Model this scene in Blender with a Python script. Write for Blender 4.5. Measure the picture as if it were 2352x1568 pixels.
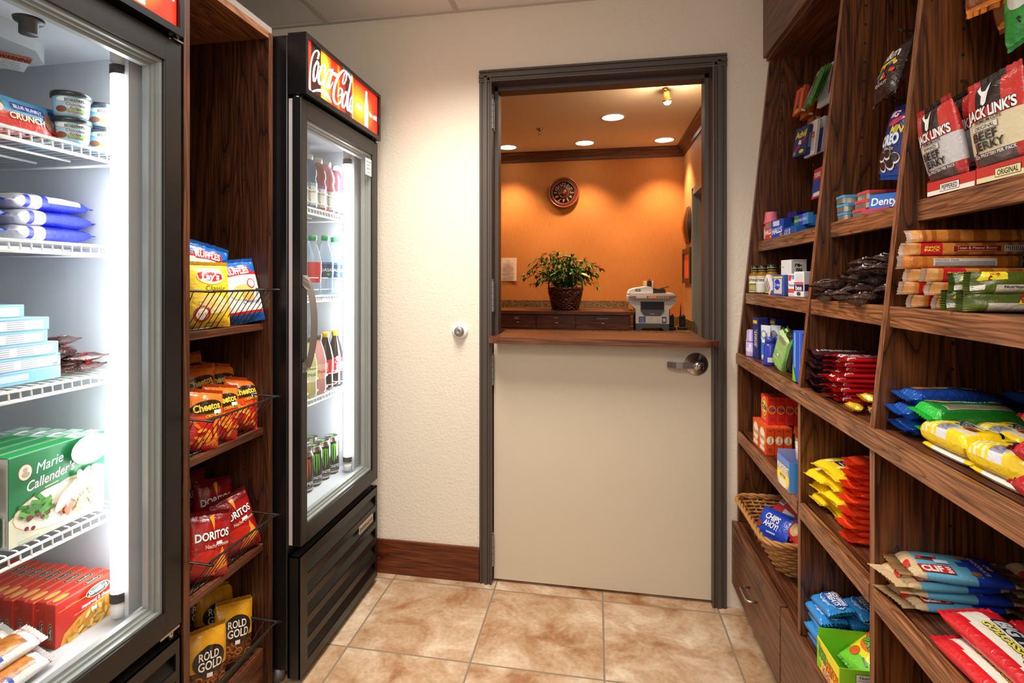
import bpy, bmesh, math, random
from math import sin, cos, pi, radians, sqrt
from mathutils import Vector, Matrix, noise
for _o in list(bpy.data.objects):
    bpy.data.objects.remove(_o)
SC = bpy.context.scene
COL = SC.collection
# ---------------------------------------------------------------- camera, world, exposure, large lights
CAM_H, F_PX, TH, PCX, PCY = 1.32, 1256.0, radians(10.54), 1136.0, 644.0
cd = bpy.data.cameras.new('camera'); cam = bpy.data.objects.new('camera', cd); COL.objects.link(cam)
cam.location = (0, 0, CAM_H); cam.rotation_euler = (pi/2, 0, TH)
cd.sensor_width = 36.0; cd.lens = F_PX/2352*36.0
cd.shift_x = (1176-PCX)/2352; cd.shift_y = (PCY-784)/2352
cd.clip_start = 0.02
SC.camera = cam
w = bpy.data.worlds.new('world'); SC.world = w; w.use_nodes = True
w.node_tree.nodes['Background'].inputs[0].default_value = (1.0, 0.95, 0.90, 1)
w.node_tree.nodes['Background'].inputs[1].default_value = 0.42
SC.view_settings.view_transform = 'Standard'; SC.view_settings.look = 'None'
SC.view_settings.gamma = 1.0; SC.view_settings.exposure = 0.12
SC.cycles.max_bounces = 8; SC.cycles.transparent_max_bounces = 24
SC.cycles.sample_clamp_indirect = 4.0
SC.cycles.use_denoising = True
SC.cycles.caustics_reflective = False; SC.cycles.caustics_refractive = False
def area(name, loc, rot, sx, sy, power, col, spread=180):
    l = bpy.data.lights.new(name, 'AREA'); l.shape = 'RECTANGLE'; l.size = sx; l.size_y = sy; l.energy = power; l.color = col; l.spread = radians(spread)
    o = bpy.data.objects.new(name, l); COL.objects.link(o); o.location = loc; o.rotation_euler = rot
    return o
area('ceiling_panel_light', (-0.50, 1.62, 2.49), (0, 0, 0), 0.5, 0.6, 26, (1.0, 0.94, 0.86), 120)
area('ceiling_panel_light', (-0.15, -0.6, 2.49), (0, 0, 0), 1.1, 0.9, 38, (1.0, 0.96, 0.92))
area('added_fill_light', (0.0, -1.3, 1.9), (radians(102), 0, radians(4)), 1.6, 1.2, 16, (1.0, 0.97, 0.95))  # added fill behind the camera, tilted up to brighten the ceiling
# ---------------------------------------------------------------- helpers
_c, _s = cos(TH), sin(TH)
def ray(u, v):
    t = (u-PCX)/F_PX
    return (t*_c-_s, t*_s+_c, (PCY-v)/F_PX)
def pX(u, v, X):
    r = ray(u, v); k = X/r[0]; return (X, r[1]*k, CAM_H+r[2]*k)
def pY(u, v, Y):
    r = ray(u, v); k = Y/r[1]; return (r[0]*k, Y, CAM_H+r[2]*k)
def pZ(u, v, Z):
    r = ray(u, v); k = (Z-CAM_H)/r[2]; return (r[0]*k, r[1]*k, Z)
def lin(h):
    if isinstance(h, tuple): return h
    out = []
    for k in (16, 8, 0):
        x = ((h >> k) & 255)/255.0
        out.append(x/12.92 if x <= 0.04045 else ((x+0.055)/1.055)**2.4)
    return tuple(out)
class MB:
    """collects faces with a material slot, a colour and a smooth flag, and links them as ONE mesh object"""
    def __init__(s): s.v = []; s.f = []; s.c = []; s.m = []; s.sm = []
    def add(s, vs, fs, col=0x808080, mat=0, smooth=False, M=None):
        b = len(s.v); single = not isinstance(col, list); c = lin(col) if single else None
        s.v += [tuple(M @ Vector(v)) if M is not None else tuple(v) for v in vs]
        for i, f in enumerate(fs):
            s.f.append(tuple(b+k for k in f)); s.c.append(c if single else lin(col[i])); s.m.append(mat); s.sm.append(smooth)
        return s
    def box(s, a, b, col=0x808080, mat=0, M=None):
        x0, y0, z0 = a; x1, y1, z1 = b
        vs = [(x0,y0,z0),(x1,y0,z0),(x1,y1,z0),(x0,y1,z0),(x0,y0,z1),(x1,y0,z1),(x1,y1,z1),(x0,y1,z1)]
        return s.add(vs, [(0,3,2,1),(4,5,6,7),(0,1,5,4),(1,2,6,5),(2,3,7,6),(3,0,4,7)], col, mat, False, M)
    def bbox(s, a, b, r=0.003, col=0x808080, mat=0, M=None, seg=2):
        bm = bmesh.new(); c = [(a[i]+b[i])/2 for i in range(3)]; d = [abs(b[i]-a[i]) for i in range(3)]
        bmesh.ops.create_cube(bm, size=1); bmesh.ops.scale(bm, vec=d, verts=bm.verts); bmesh.ops.translate(bm, vec=c, verts=bm.verts)
        bmesh.ops.bevel(bm, geom=bm.edges[:], offset=min(r, min(d)*0.45), segments=seg, affect='EDGES', profile=0.5)
        return s.bm(bm, col, mat, False, M)
    def bm(s, bm, col=0x808080, mat=0, smooth=False, M=None):
        bm.verts.index_update()
        s.add([v.co[:] for v in bm.verts], [[v.index for v in f.verts] for f in bm.faces], col, mat, smooth, M); bm.free()
        return s
    def tube(s, pts, r, n=8, col=0x808080, mat=0, closed=False, caps=True, M=None):
        P = [Vector(p) for p in pts]; N = len(P); rs = r if isinstance(r, (list, tuple)) else [r]*N
        vs = []; fs = []; up = None
        for i in range(N):
            if closed: t = (P[(i+1) % N]-P[i-1])
            else: t = P[min(i+1, N-1)]-P[max(i-1, 0)]
            if t.length < 1e-9: t = Vector((0, 0, 1))
            t.normalize()
            if up is None:
                up = Vector((0, 0, 1)) if abs(t.z) < 0.9 else Vector((1, 0, 0))
            a = t.cross(up)
            if a.length < 1e-6: a = t.orthogonal()
            a.normalize(); b = a.cross(t).normalized(); up = b
            for k in range(n):
                q = 2*pi*k/n
                vs.append(P[i]+a*(rs[i]*cos(q))+b*(rs[i]*sin(q)))
        for i in range(N if closed else N-1):
            j = (i+1) % N
            for k in range(n):
                k2 = (k+1) % n
                fs.append((i*n+k, i*n+k2, j*n+k2, j*n+k))
        if caps and not closed:
            fs.append(tuple(range(n-1, -1, -1))); fs.append(tuple((N-1)*n+k for k in range(n)))
        return s.add(vs, fs, col, mat, True, M)
    def lathe(s, prof, n=24, col=0x808080, mat=0, M=None, smooth=True):
        vs = []; fs = []; cl = []
        for (r, z) in [p[:2] for p in prof]:
            for k in range(n):
                q = 2*pi*k/n; vs.append((r*cos(q), r*sin(q), z))
        for i in range(len(prof)-1):
            for k in range(n):
                k2 = (k+1) % n; fs.append((i*n+k, i*n+k2, (i+1)*n+k2, (i+1)*n+k))
                cl.append(prof[i+1][2] if len(prof[i+1]) > 2 else col)
        return s.add(vs, fs, cl, mat, smooth, M)
    def prism(s, poly, axis, a, b, col=0x808080, mat=0, M=None):
        """poly: 2d outline; axis 'x','y','z' extruded from a to b"""
        def mk(p, h):
            return {'x': (h, p[0], p[1]), 'y': (p[0], h, p[1]), 'z': (p[0], p[1], h)}[axis]
        n = len(poly); vs = [mk(p, a) for p in poly]+[mk(p, b) for p in poly]
        fs = [tuple(range(n)), tuple(range(2*n-1, n-1, -1))]+[(i, i+n, (i+1) % n+n, (i+1) % n) for i in range(n)]
        return s.add(vs, fs, col, mat, False, M)
    def build(s, name, mats, parent=None, loc=None, recalc=True):
        me = bpy.data.meshes.new(name)
        o0 = Vector(loc) if loc is not None else Vector((0, 0, 0))
        base = o0 if parent is None else Vector(parent.get('_o', (0, 0, 0)))
        if parent is not None: o0 = base
        me.from_pydata([tuple(Vector(v)-o0) for v in s.v], [], s.f)
        for m in (mats if isinstance(mats, (list, tuple)) else [mats]): me.materials.append(m)
        me.polygons.foreach_set('material_index', s.m)
        me.polygons.foreach_set('use_smooth', s.sm)
        at = me.color_attributes.new('col', 'FLOAT_COLOR', 'CORNER'); buf = []
        for p in me.polygons:
            c = s.c[p.index]; buf += [c[0], c[1], c[2], 1.0]*p.loop_total
        at.data.foreach_set('color', buf)
        if recalc:
            bm = bmesh.new(); bm.from_mesh(me); bmesh.ops.recalc_face_normals(bm, faces=bm.faces); bm.to_mesh(me); bm.free()
        me.update()
        o = bpy.data.objects.new(name, me); COL.objects.link(o)
        if parent is None: o.location = o0
        else: o.parent = parent
        return o
def tag(o, label, cat, group=None, kind=None):
    if label: o['label'] = label
    if cat: o['category'] = cat
    if group: o['group'] = group
    if kind: o['kind'] = kind
    return o
_ORG = {}
def thing(name, label, cat, loc=(0, 0, 0), group=None):
    o = bpy.data.objects.new(name, None); COL.objects.link(o); o.location = loc; o.empty_display_size = 0.05
    tag(o, label, cat, group); _ORG[o.name] = tuple(loc)
    return o
def part(mb, name, mats, parent, org=None):
    """mesh given in world coordinates, kept relative to its thing's base"""
    base = org if org is not None else _ORG.get(parent.name, (0, 0, 0))
    s2 = [tuple(Vector(v)-Vector(base)) for v in mb.v]; mb.v = s2
    o = mb.build(name, mats); o.parent = parent; o.location = (0, 0, 0)
    _ORG[o.name] = base
    return o
def struct(mb, name, mats, loc=None):
    o = mb.build(name, mats, loc=loc); o['kind'] = 'structure'; return o
def dup(root, loc, rot=None, label=None, group=None):
    r = root.copy(); COL.objects.link(r); r.location = loc
    if rot is not None: r.rotation_euler = rot
    if label: r['label'] = label
    if group: r['group'] = group
    for ch in list(root.children):
        c = ch.copy(); COL.objects.link(c); c.parent = r
        for g in ch.children:
            d = g.copy(); COL.objects.link(d); d.parent = c
    return r
# ---------------------------------------------------------------- materials
def mat(name, col=0x808080, rough=0.5, metal=0.0, spec=0.5, emit=None, estr=0.0, coat=0.0):
    m = bpy.data.materials.new(name); m.use_nodes = True; b = m.node_tree.nodes['Principled BSDF']
    c = lin(col); b.inputs['Base Color'].default_value = (*c, 1); b.inputs['Roughness'].default_value = rough
    b.inputs['Metallic'].default_value = metal; b.inputs['Specular IOR Level'].default_value = spec
    b.inputs['Coat Weight'].default_value = coat; b.inputs['Coat Roughness'].default_value = 0.1
    if emit is not None:
        b.inputs['Emission Color'].default_value = (*lin(emit), 1); b.inputs['Emission Strength'].default_value = estr
    return m
def nodes(m): return m.node_tree.nodes, m.node_tree.links, m.node_tree.nodes['Principled BSDF']
def attr_mat(name, rough, spec=0.5, coat=0.0, bump=0.0, metal=0.0, emit=0.0):
    m = mat(name, rough=rough, spec=spec, coat=coat, metal=metal); N, L, b = nodes(m)
    a = N.new('ShaderNodeAttribute'); a.attribute_name = 'col'; L.new(a.outputs['Color'], b.inputs['Base Color'])
    if emit:
        L.new(a.outputs['Color'], b.inputs['Emission Color']); b.inputs['Emission Strength'].default_value = emit
    if bump:
        n = N.new('ShaderNodeTexNoise'); n.inputs['Scale'].default_value = 55; n.inputs['Detail'].default_value = 3; n.inputs['Distortion'].default_value = 1.5
        t = N.new('ShaderNodeTexCoord'); L.new(t.outputs['Object'], n.inputs['Vector'])
        bp = N.new('ShaderNodeBump'); bp.inputs['Strength'].default_value = bump; bp.inputs['Distance'].default_value = 0.006
        L.new(n.outputs['Fac'], bp.inputs['Height']); L.new(bp.outputs['Normal'], b.inputs['Normal'])
    return m
def oak(name, axis, light, mid, dark, scale=1.0, rough=0.38, seed=0.0, rings=20.0):
    m = mat(name, rough=rough, spec=0.45); N, L, b = nodes(m)
    tc = N.new('ShaderNodeTexCoord'); mp = N.new('ShaderNodeMapping'); L.new(tc.outputs['Object'], mp.inputs['Vector'])
    sc = [9.0*scale]*3; sc['xyz'.index(axis)] = 0.75*scale
    mp.inputs['Scale'].default_value = sc; mp.inputs['Location'].default_value = (seed, seed*1.7, seed*0.6)
    n1 = N.new('ShaderNodeTexNoise'); n1.inputs['Scale'].default_value = 1.0; n1.inputs['Detail'].default_value = 1.6; n1.inputs['Distortion'].default_value = 0.35
    L.new(mp.outputs[0], n1.inputs['Vector'])
    mu = N.new('ShaderNodeMath'); mu.operation = 'MULTIPLY'; mu.inputs[1].default_value = rings; L.new(n1.outputs['Fac'], mu.inputs[0])
    fr = N.new('ShaderNodeMath'); fr.operation = 'FRACT'; L.new(mu.outputs[0], fr.inputs[0])
    rp = N.new('ShaderNodeValToRGB'); L.new(fr.outputs[0], rp.inputs[0])
    e = rp.color_ramp.elements
    e[0].position = 0.0; e[0].color = (*lin(dark), 1); e[1].position = 1.0; e[1].color = (*lin(mid), 1)
    x = e.new(0.16); x.color = (*lin(mid), 1); x = e.new(0.6); x.color = (*lin(light), 1); x = e.new(0.93); x.color = (*lin(mid), 1)
    mp2 = N.new('ShaderNodeMapping'); L.new(tc.outputs['Object'], mp2.inputs['Vector'])
    s2 = [230.0]*3; s2['xyz'.index(axis)] = 7.0; mp2.inputs['Scale'].default_value = s2
    n2 = N.new('ShaderNodeTexNoise'); n2.inputs['Scale'].default_value = 1.0; n2.inputs['Detail'].default_value = 2.0; L.new(mp2.outputs[0], n2.inputs['Vector'])
    r2 = N.new('ShaderNodeValToRGB'); r2.color_ramp.elements[0].position = 0.36; r2.color_ramp.elements[1].position = 0.62
    r2.color_ramp.elements[0].color = (0.3, 0.27, 0.25, 1); r2.color_ramp.elements[1].color = (1, 1, 1, 1); L.new(n2.outputs['Fac'], r2.inputs[0])
    mx = N.new('ShaderNodeMix'); mx.data_type = 'RGBA'; mx.blend_type = 'MULTIPLY'; mx.inputs[0].default_value = 0.9
    L.new(rp.outputs[0], mx.inputs[6]); L.new(r2.outputs[0], mx.inputs[7]); L.new(mx.outputs[2], b.inputs['Base Color'])
    bp = N.new('ShaderNodeBump'); bp.inputs['Strength'].default_value = 0.12; bp.inputs['Distance'].default_value = 0.001
    L.new(n2.outputs['Fac'], bp.inputs['Height']); L.new(bp.outputs['Normal'], b.inputs['Normal'])
    return m
WL, WM, WD = 0x74421E, 0x5C3214, 0x221008
M_oakZ = oak('oak_vertical', 'z', WL, WM, WD)  # same oak as the lips, darkened: grazing light put into the colour
M_oakY = oak('oak_lengthwise', 'y', 0xA87048, 0x925C36, 0x563018, 2.0, rings=24)  # lip oak lightened: light on the front faces put into the colour
M_oakShelf = oak('oak_shelf', 'y', 0x74442A, 0x64371E, 0x3E2010, 1.3, rings=7)
M_oakDrw = oak('oak_drawer_front', 'y', 0x7E4E30, 0x6C3F24, 0x422413, 1.2, rings=8, seed=2.0)
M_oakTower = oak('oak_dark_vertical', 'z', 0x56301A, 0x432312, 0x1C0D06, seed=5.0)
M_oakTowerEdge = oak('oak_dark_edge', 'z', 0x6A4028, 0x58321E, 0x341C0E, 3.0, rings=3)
M_oakX = oak('oak_crosswise', 'x', 0x784222, 0x683618, 0x42200D, 1.0, rings=7)
M_oakEdge = oak('oak_edge', 'z', 0x9A6444, 0x8A5636, 0x5E3820, 3.0, rings=3)
M_oakDrawer = oak('oak_drawer', 'x', 0x8A4A24, 0x763A1C, 0x48220F, 1.0, seed=3.1)
M_oakBase = oak('oak_baseboard', 'x', 0x7C3E1C, 0x6C3214, 0x421C0A, 1.2, seed=1.0, rings=14)
M_film = attr_mat('printed_film', 0.27, 0.5, 0.15, 0.35)
M_filmflat = attr_mat('printed_film_smooth', 0.3, 0.5, 0.1)
M_card = attr_mat('printed_card', 0.42, 0.45)
M_foil = attr_mat('printed_foil', 0.22, 0.6, 0.2, 0.6, 0.45)
M_black = mat('black_steel', 0x0A0A0C, 0.32, 0, 0.5)
M_blackdoor = mat('black_door_frame', 0x110F0F, 0.36, 0, 0.5)
M_bronze = mat('bronze_frame_paint', 0x4A3F37, 0.42, 0, 0.5)
M_handle = mat('grey_handle', 0x746A62, 0.38, 0.3)
M_white = mat('white_plastic', 0xECEEEE, 0.4)
M_liner = mat('fridge_liner', 0xC4C8CE, 0.42)
M_wire = mat('white_coated_wire', 0xF4F4F0, 0.35)
M_bwire = mat('black_wire', 0x17130F, 0.35)
M_chrome = mat('brushed_steel', 0xB8B0A8, 0.28, 1.0)
M_steel = mat('hinge_steel', 0x8E8E90, 0.5, 0.8)
M_alu = mat('aluminium_sash', 0x9A9E9C, 0.4, 0.2)
M_tube = mat('lit_tube', 0xFFFFFF, 0.4, emit=(0.93, 0.97, 1.0), estr=21.0)
M_dark = mat('dark_recess', 0x0A0A0A, 0.6)
M_rubber = mat('dark_rubber', 0x2A2A2C, 0.5)
M_sign = attr_mat('backlit_sign', 0.3, emit=1.3)
def thin_glass(name, tint, refl=0.08):
    m = bpy.data.materials.new(name); m.use_nodes = True; N, L = m.node_tree.nodes, m.node_tree.links
    for n in list(N): N.remove(n)
    out = N.new('ShaderNodeOutputMaterial'); t = N.new('ShaderNodeBsdfTransparent'); t.inputs[0].default_value = (*tint, 1)
    g = N.new('ShaderNodeBsdfGlossy'); g.inputs['Roughness'].default_value = 0.02
    lw = N.new('ShaderNodeLayerWeight'); lw.inputs['Blend'].default_value = 0.5; pw = N.new('ShaderNodeMath'); pw.operation = 'POWER'; L.new(lw.outputs['Facing'], pw.inputs[0]); pw.inputs[1].default_value = 4.0
    f = N.new('ShaderNodeMath'); f.operation = 'MULTIPLY_ADD'; L.new(pw.outputs[0], f.inputs[0]); f.inputs[1].default_value = 0.6; f.inputs[2].default_value = refl*0.4; mx = N.new('ShaderNodeMixShader')
    L.new(f.outputs[0], mx.inputs[0]); L.new(t.outputs[0], mx.inputs[1]); L.new(g.outputs[0], mx.inputs[2]); L.new(mx.outputs[0], out.inputs[0])
    return m
M_glass = thin_glass('door_glass', (0.95, 0.97, 0.96))
M_clear = thin_glass('clear_plastic', (0.9, 0.92, 0.93))
def wallmat(name, col, scale, strength, rough=0.6):
    m = mat(name, col, rough, spec=0.3); N, L, b = nodes(m)
    t = N.new('ShaderNodeTexCoord'); n = N.new('ShaderNodeTexNoise'); n.inputs['Scale'].default_value = scale; n.inputs['Detail'].default_value = 2
    L.new(t.outputs['Object'], n.inputs['Vector'])
    bp = N.new('ShaderNodeBump'); bp.inputs['Strength'].default_value = strength; bp.inputs['Distance'].default_value = 0.004
    L.new(n.outputs['Fac'], bp.inputs['Height']); L.new(bp.outputs['Normal'], b.inputs['Normal'])
    return m
M_wall = wallmat('cream_orange_peel_wall', 0xE4D9C6, 95, 0.45)
M_ceil = wallmat('ceiling_tile', 0xEAE5E0, 160, 0.25, 0.8)
M_tbar = mat('ceiling_grid_bar', 0xC8C2B8, 0.5)
M_doorpaint = mat('cream_door_paint', 0xCCBEA6, 0.42)
def tilemat():
    m = mat('travertine_tile', rough=0.3, spec=0.5); N, L, b = nodes(m)
    S, X0, Y0 = 0.4545, -0.8828, 2.296
    t = N.new('ShaderNodeTexCoord'); sx = N.new('ShaderNodeSeparateXYZ'); L.new(t.outputs['Object'], sx.inputs[0])
    def M2(op, a, bb=None):
        n = N.new('ShaderNodeMath'); n.operation = op
        for i, q in enumerate((a, bb)):
            if q is None: continue
            if isinstance(q, (int, float)): n.inputs[i].default_value = q
            else: L.new(q, n.inputs[i])
        return n.outputs[0]
    ux = M2('DIVIDE', M2('SUBTRACT', sx.outputs[0], X0), S); uy = M2('DIVIDE', M2('SUBTRACT', sx.outputs[1], Y0), S)
    def grout(q):
        f = M2('ABSOLUTE', M2('SUBTRACT', M2('FRACT', M2('ADD', q, 0.5)), 0.5)); return M2('LESS_THAN', f, 0.0075)
    g = M2('MAXIMUM', grout(ux), grout(uy))
    cid = N.new('ShaderNodeCombineXYZ'); L.new(M2('FLOOR', ux), cid.inputs[0]); L.new(M2('FLOOR', uy), cid.inputs[1])
    wn = N.new('ShaderNodeTexWhiteNoise'); wn.noise_dimensions = '3D'; L.new(cid.outputs[0], wn.inputs[0])
    ad = N.new('ShaderNodeVectorMath'); ad.operation = 'MULTIPLY_ADD'; L.new(wn.outputs['Color'], ad.inputs[0]); ad.inputs[1].default_value = (9, 9, 9); L.new(t.outputs['Object'], ad.inputs[2])
    n1 = N.new('ShaderNodeTexNoise'); n1.inputs['Scale'].default_value = 5.5; n1.inputs['Detail'].default_value = 7; n1.inputs['Roughness'].default_value = 0.62; n1.inputs['Distortion'].default_value = 0.6
    L.new(ad.outputs[0], n1.inputs['Vector'])
    r = N.new('ShaderNodeValToRGB'); L.new(n1.outputs['Fac'], r.inputs[0]); e = r.color_ramp.elements
    e[0].position = 0.3; e[0].color = (*lin(0x8A5832), 1); e[1].position = 0.68; e[1].color = (*lin(0xD2BCA0), 1)
    for p, c in ((0.385, 0x9A6E4A), (0.46, 0xAE8A68), (0.56, 0xBC9E80)):
        q = e.new(p); q.color = (*lin(c), 1)
    n2 = N.new('ShaderNodeTexNoise'); n2.inputs['Scale'].default_value = 70; n2.inputs['Detail'].default_value = 4; L.new(ad.outputs[0], n2.inputs['Vector'])
    mx = N.new('ShaderNodeMix'); mx.data_type = 'RGBA'; mx.blend_type = 'OVERLAY'; mx.inputs[0].default_value = 0.35
    L.new(r.outputs[0], mx.inputs[6]); L.new(n2.outputs['Fac'], mx.inputs[7])
    mg = N.new('ShaderNodeMix'); mg.data_type = 'RGBA'; L.new(g, mg.inputs[0]); L.new(mx.outputs[2], mg.inputs[6]); mg.inputs[7].default_value = (*lin(0x83725C), 1)
    L.new(mg.outputs[2], b.inputs['Base Color'])
    rr = M2('ADD', 0.3, M2('MULTIPLY', g, 0.5)); L.new(rr, b.inputs['Roughness'])
    bp = N.new('ShaderNodeBump'); bp.inputs['Strength'].default_value = 0.5; bp.inputs['Distance'].default_value = 0.002
    L.new(M2('SUBTRACT', M2('MULTIPLY', n1.outputs['Fac'], 0.5), g), bp.inputs['Height']); L.new(bp.outputs['Normal'], b.inputs['Normal'])
    return m
M_tile = tilemat()
def orangewall():
    m = mat('orange_grasscloth', rough=0.7, spec=0.2); N, L, b = nodes(m)
    t = N.new('ShaderNodeTexCoord'); mp = N.new('ShaderNodeMapping'); mp.inputs['Scale'].default_value = (240, 240, 12); L.new(t.outputs['Object'], mp.inputs[0])
    n = N.new('ShaderNodeTexNoise'); n.inputs['Scale'].default_value = 1; n.inputs['Detail'].default_value = 2; L.new(mp.outputs[0], n.inputs['Vector'])
    r = N.new('ShaderNodeValToRGB'); L.new(n.outputs['Fac'], r.inputs[0])
    r.color_ramp.elements[0].position = 0.3; r.color_ramp.elements[0].color = (*lin(0xBC7438), 1); r.color_ramp.elements[1].position = 0.7; r.color_ramp.elements[1].color = (*lin(0xC88446), 1)
    L.new(r.outputs[0], b.inputs['Base Color']); return m
M_orange = orangewall()
# ---------------------------------------------------------------- the room
WY, CZ = 2.35, 2.51
struct(MB().box((-2.0, -2.0, -0.1), (1.1, 2.47, 0.0)), 'floor', M_tile)
mb = MB().box((-2.0, -2.0, CZ), (1.1, 2.40, CZ+0.05))
for k in range(-1, 3):
    x = -0.606+0.613*k; mb.box((x-0.012, -2.0, CZ-0.004), (x+0.012, WY, CZ+0.001), mat=1)
    mb.box((x-0.004, -2.0, CZ-0.007), (x+0.004, WY, CZ-0.004), mat=1)
for y in (1.14, -0.08): mb.box((-2.0, y-0.012, CZ-0.004), (1.1, y+0.012, CZ+0.001), mat=1)
mb.box((-2.0, WY-0.022, CZ-0.006), (1.1, WY, CZ+0.001), mat=1)
struct(mb, 'ceiling', [M_ceil, M_tbar])
mb = MB()
mb.box((-2.0, WY, 0), (-0.46, WY+0.12, 2.75)); mb.box((0.47, WY, 0), (1.1, WY+0.12, 2.75)); mb.box((-0.46, WY, 2.2), (0.47, WY+0.12, 2.75))
struct(mb, 'wall_back', M_wall)
struct(MB().box((0.98, -2.0, 0), (1.1, WY, CZ)), 'wall_right', M_wall)
struct(MB().box((-2.0, -2.0, 0), (-1.85, WY, CZ)), 'wall_left', M_wall)
mb = MB().box((-1.0, WY-0.016, 0), (-0.504, WY, 0.135)); mb.box((-1.0, WY-0.011, 0.135), (-0.504, WY, 0.149))
struct(mb, 'baseboard_back', M_oakBase)
# door frame: stepped moulding with rebate and stop
def jamb_profile(xo, sgn):
    w = 1.0
    pts = [(0, 0), (0, -0.012), (0.006, -0.02), (0.012, -0.02), (0.014, -0.015), (0.022, -0.015), (0.024, -0.024), (0.036, -0.024), (0.039, -0.018), (0.046, -0.018), (0.05, -0.024), (0.056, -0.022),
           (0.056, 0.056), (0.072, 0.056), (0.072, 0.13), (0.0, 0.13)]
    return [(xo+sgn*a, WY+b) for a, b in pts]
mb = MB(); ZT = 2.238
mb.prism(jamb_profile(-0.503, 1), 'z', 0, ZT-0.03); mb.prism(jamb_profile(0.517, -1), 'z', 0, ZT-0.03)
prof = [(ZT-(a[0]+0.503), a[1]) for a in jamb_profile(-0.503, 1)]
mb.prism([(p[1], p[0]) for p in prof], 'x', -0.503, 0.517)
# corner fills so the side mouldings meet the head in a mitre
struct(mb, 'trim_1', M_bronze)
# half-height door with counter shelf
door = bpy.data.objects.new('door_1', None); COL.objects.link(door); door.location = (-0.445, 2.36, 0.012); door['kind'] = 'structure'; _ORG['door_1'] = (-0.445, 2.36, 0.012)
part(MB().bbox((-0.443, 2.36, 0.012), (0.468, 2.402, 1.055), 0.002), 'door_leaf', M_doorpaint, door)
def rrect(x0, x1, y0, y1, r, n=6):
    p = []
    for k in range(n+1): a = pi+pi/2*k/n; p.append((x0+r+r*cos(a), y0+r+r*sin(a)))
    for k in range(n+1): a = 1.5*pi+pi/2*k/n; p.append((x1-r+r*cos(a), y0+r+r*sin(a)))
    return p
poly = rrect(-0.457, 0.484, 2.25, 2.34, 0.06)+[(0.484, 2.325), (0.44, 2.325), (0.44, 2.61), (-0.43, 2.61), (-0.43, 2.325), (-0.457, 2.325)]
bm = bmesh.new(); vs = [bm.verts.new((p[0], p[1], 1.056)) for p in poly]; f = bm.faces.new(vs)
r = bmesh.ops.extrude_face_region(bm, geom=[f]); bmesh.ops.translate(bm, vec=(0, 0, 0.026), verts=[v for v in r['geom'] if isinstance(v, bmesh.types.BMVert)])
bmesh.ops.bevel(bm, geom=[e for e in bm.edges if abs(e.verts[0].co.z-e.verts[1].co.z) < 1e-6 and e.verts[0].co.z > 1.07], offset=0.004, segments=2, affect='EDGES')
part(MB().bm(bm), 'counter_shelf', M_oakX, door)
hx, _, hz = pY(1599, 836, 2.36)
mb = MB().lathe([(0.0, 0.0), (0.047, 0.0), (0.047, 0.004), (0.043, 0.009), (0.02, 0.014), (0.02, 0.045), (0.0, 0.045)], 32, M=Matrix.Translation((hx, 2.36, hz)) @ Matrix.Rotation(pi/2, 4, 'X'))
lever = part(mb, 'lever_handle', M_chrome, door)
mb = MB(); L0 = [(hx+0.022, 2.318), (hx-0.06, 2.312), (hx-0.085, 2.312), (hx-0.118, 2.332), (hx-0.114, 2.338), (hx-0.084, 2.321), (hx-0.06, 2.321), (hx+0.022, 2.33)]
mb.prism(L0, 'z', hz-0.013, hz+0.011)
part(mb, 'lever', M_chrome, lever)
part(MB().lathe([(0, 0), (0.011, 0), (0.011, 0.002), (0, 0.002)], 20, M=Matrix.Translation((hx+0.006, 2.3165, hz-0.002)) @ Matrix.Rotation(pi/2, 4, 'X')).box((hx+0.004, 2.3138, hz-0.006), (hx+0.0065, 2.315, hz+0.003), mat=1), 'lock_cylinder', [M_chrome, M_dark], lever)
for v0, v1 in ((227, 295), (645, 716), (815, 885), (1230, 1302)):
    z1 = pY(1130, v0, 2.335)[2]; z0 = pY(1130, v1, 2.335)[2]; x = -0.4465
    mb = MB(); n = 5
    for k in range(n):
        a = z0+(z1-z0)*k/n+0.0008; b = z0+(z1-z0)*(k+1)/n-0.0008
        mb.lathe([(0, a), (0.0085, a), (0.0085, b), (0, b)], 14, M=Matrix.Translation((x, 2.345, 0)), smooth=False)
    mb.lathe([(0, z1), (0.005, z1), (0.004, z1+0.006), (0, z1+0.006)], 12, M=Matrix.Translation((x, 2.35, 0)))
    mb.box((x, 2.352, z0), (x+0.003, 2.40, z1))
    part(mb, 'hinge', M_steel, door)
part(MB().box((0.4685, 2.365, hz-0.03), (0.4705, 2.392, hz+0.03)).box((0.4705, 2.372, hz-0.01), (0.478, 2.384, hz+0.01)), 'latch_plate', M_steel, door)
# wall bumper
bx, _, bz = pY(1057, 760, WY)
bump = thing('wall_bumper', 'round white rubber-tipped wall bumper beside the doorway', 'doorstop', (bx, WY, bz))
R = Matrix.Translation((bx, WY-0.0005, bz)) @ Matrix.Rotation(pi/2, 4, 'X')
part(MB().lathe([(0, 0), (0.036, 0), (0.036, 0.004), (0.03, 0.012), (0.024, 0.014), (0.0, 0.014)], 32, M=R), 'flange', M_white, bump)
part(MB().lathe([(0.0, 0.014), (0.022, 0.014), (0.022, 0.024), (0.018, 0.03), (0.008, 0.032), (0, 0.028)], 32, M=R), 'dome', mat('bumper_steel', 0x9A948C, 0.3, 0.6), bump)
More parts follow.
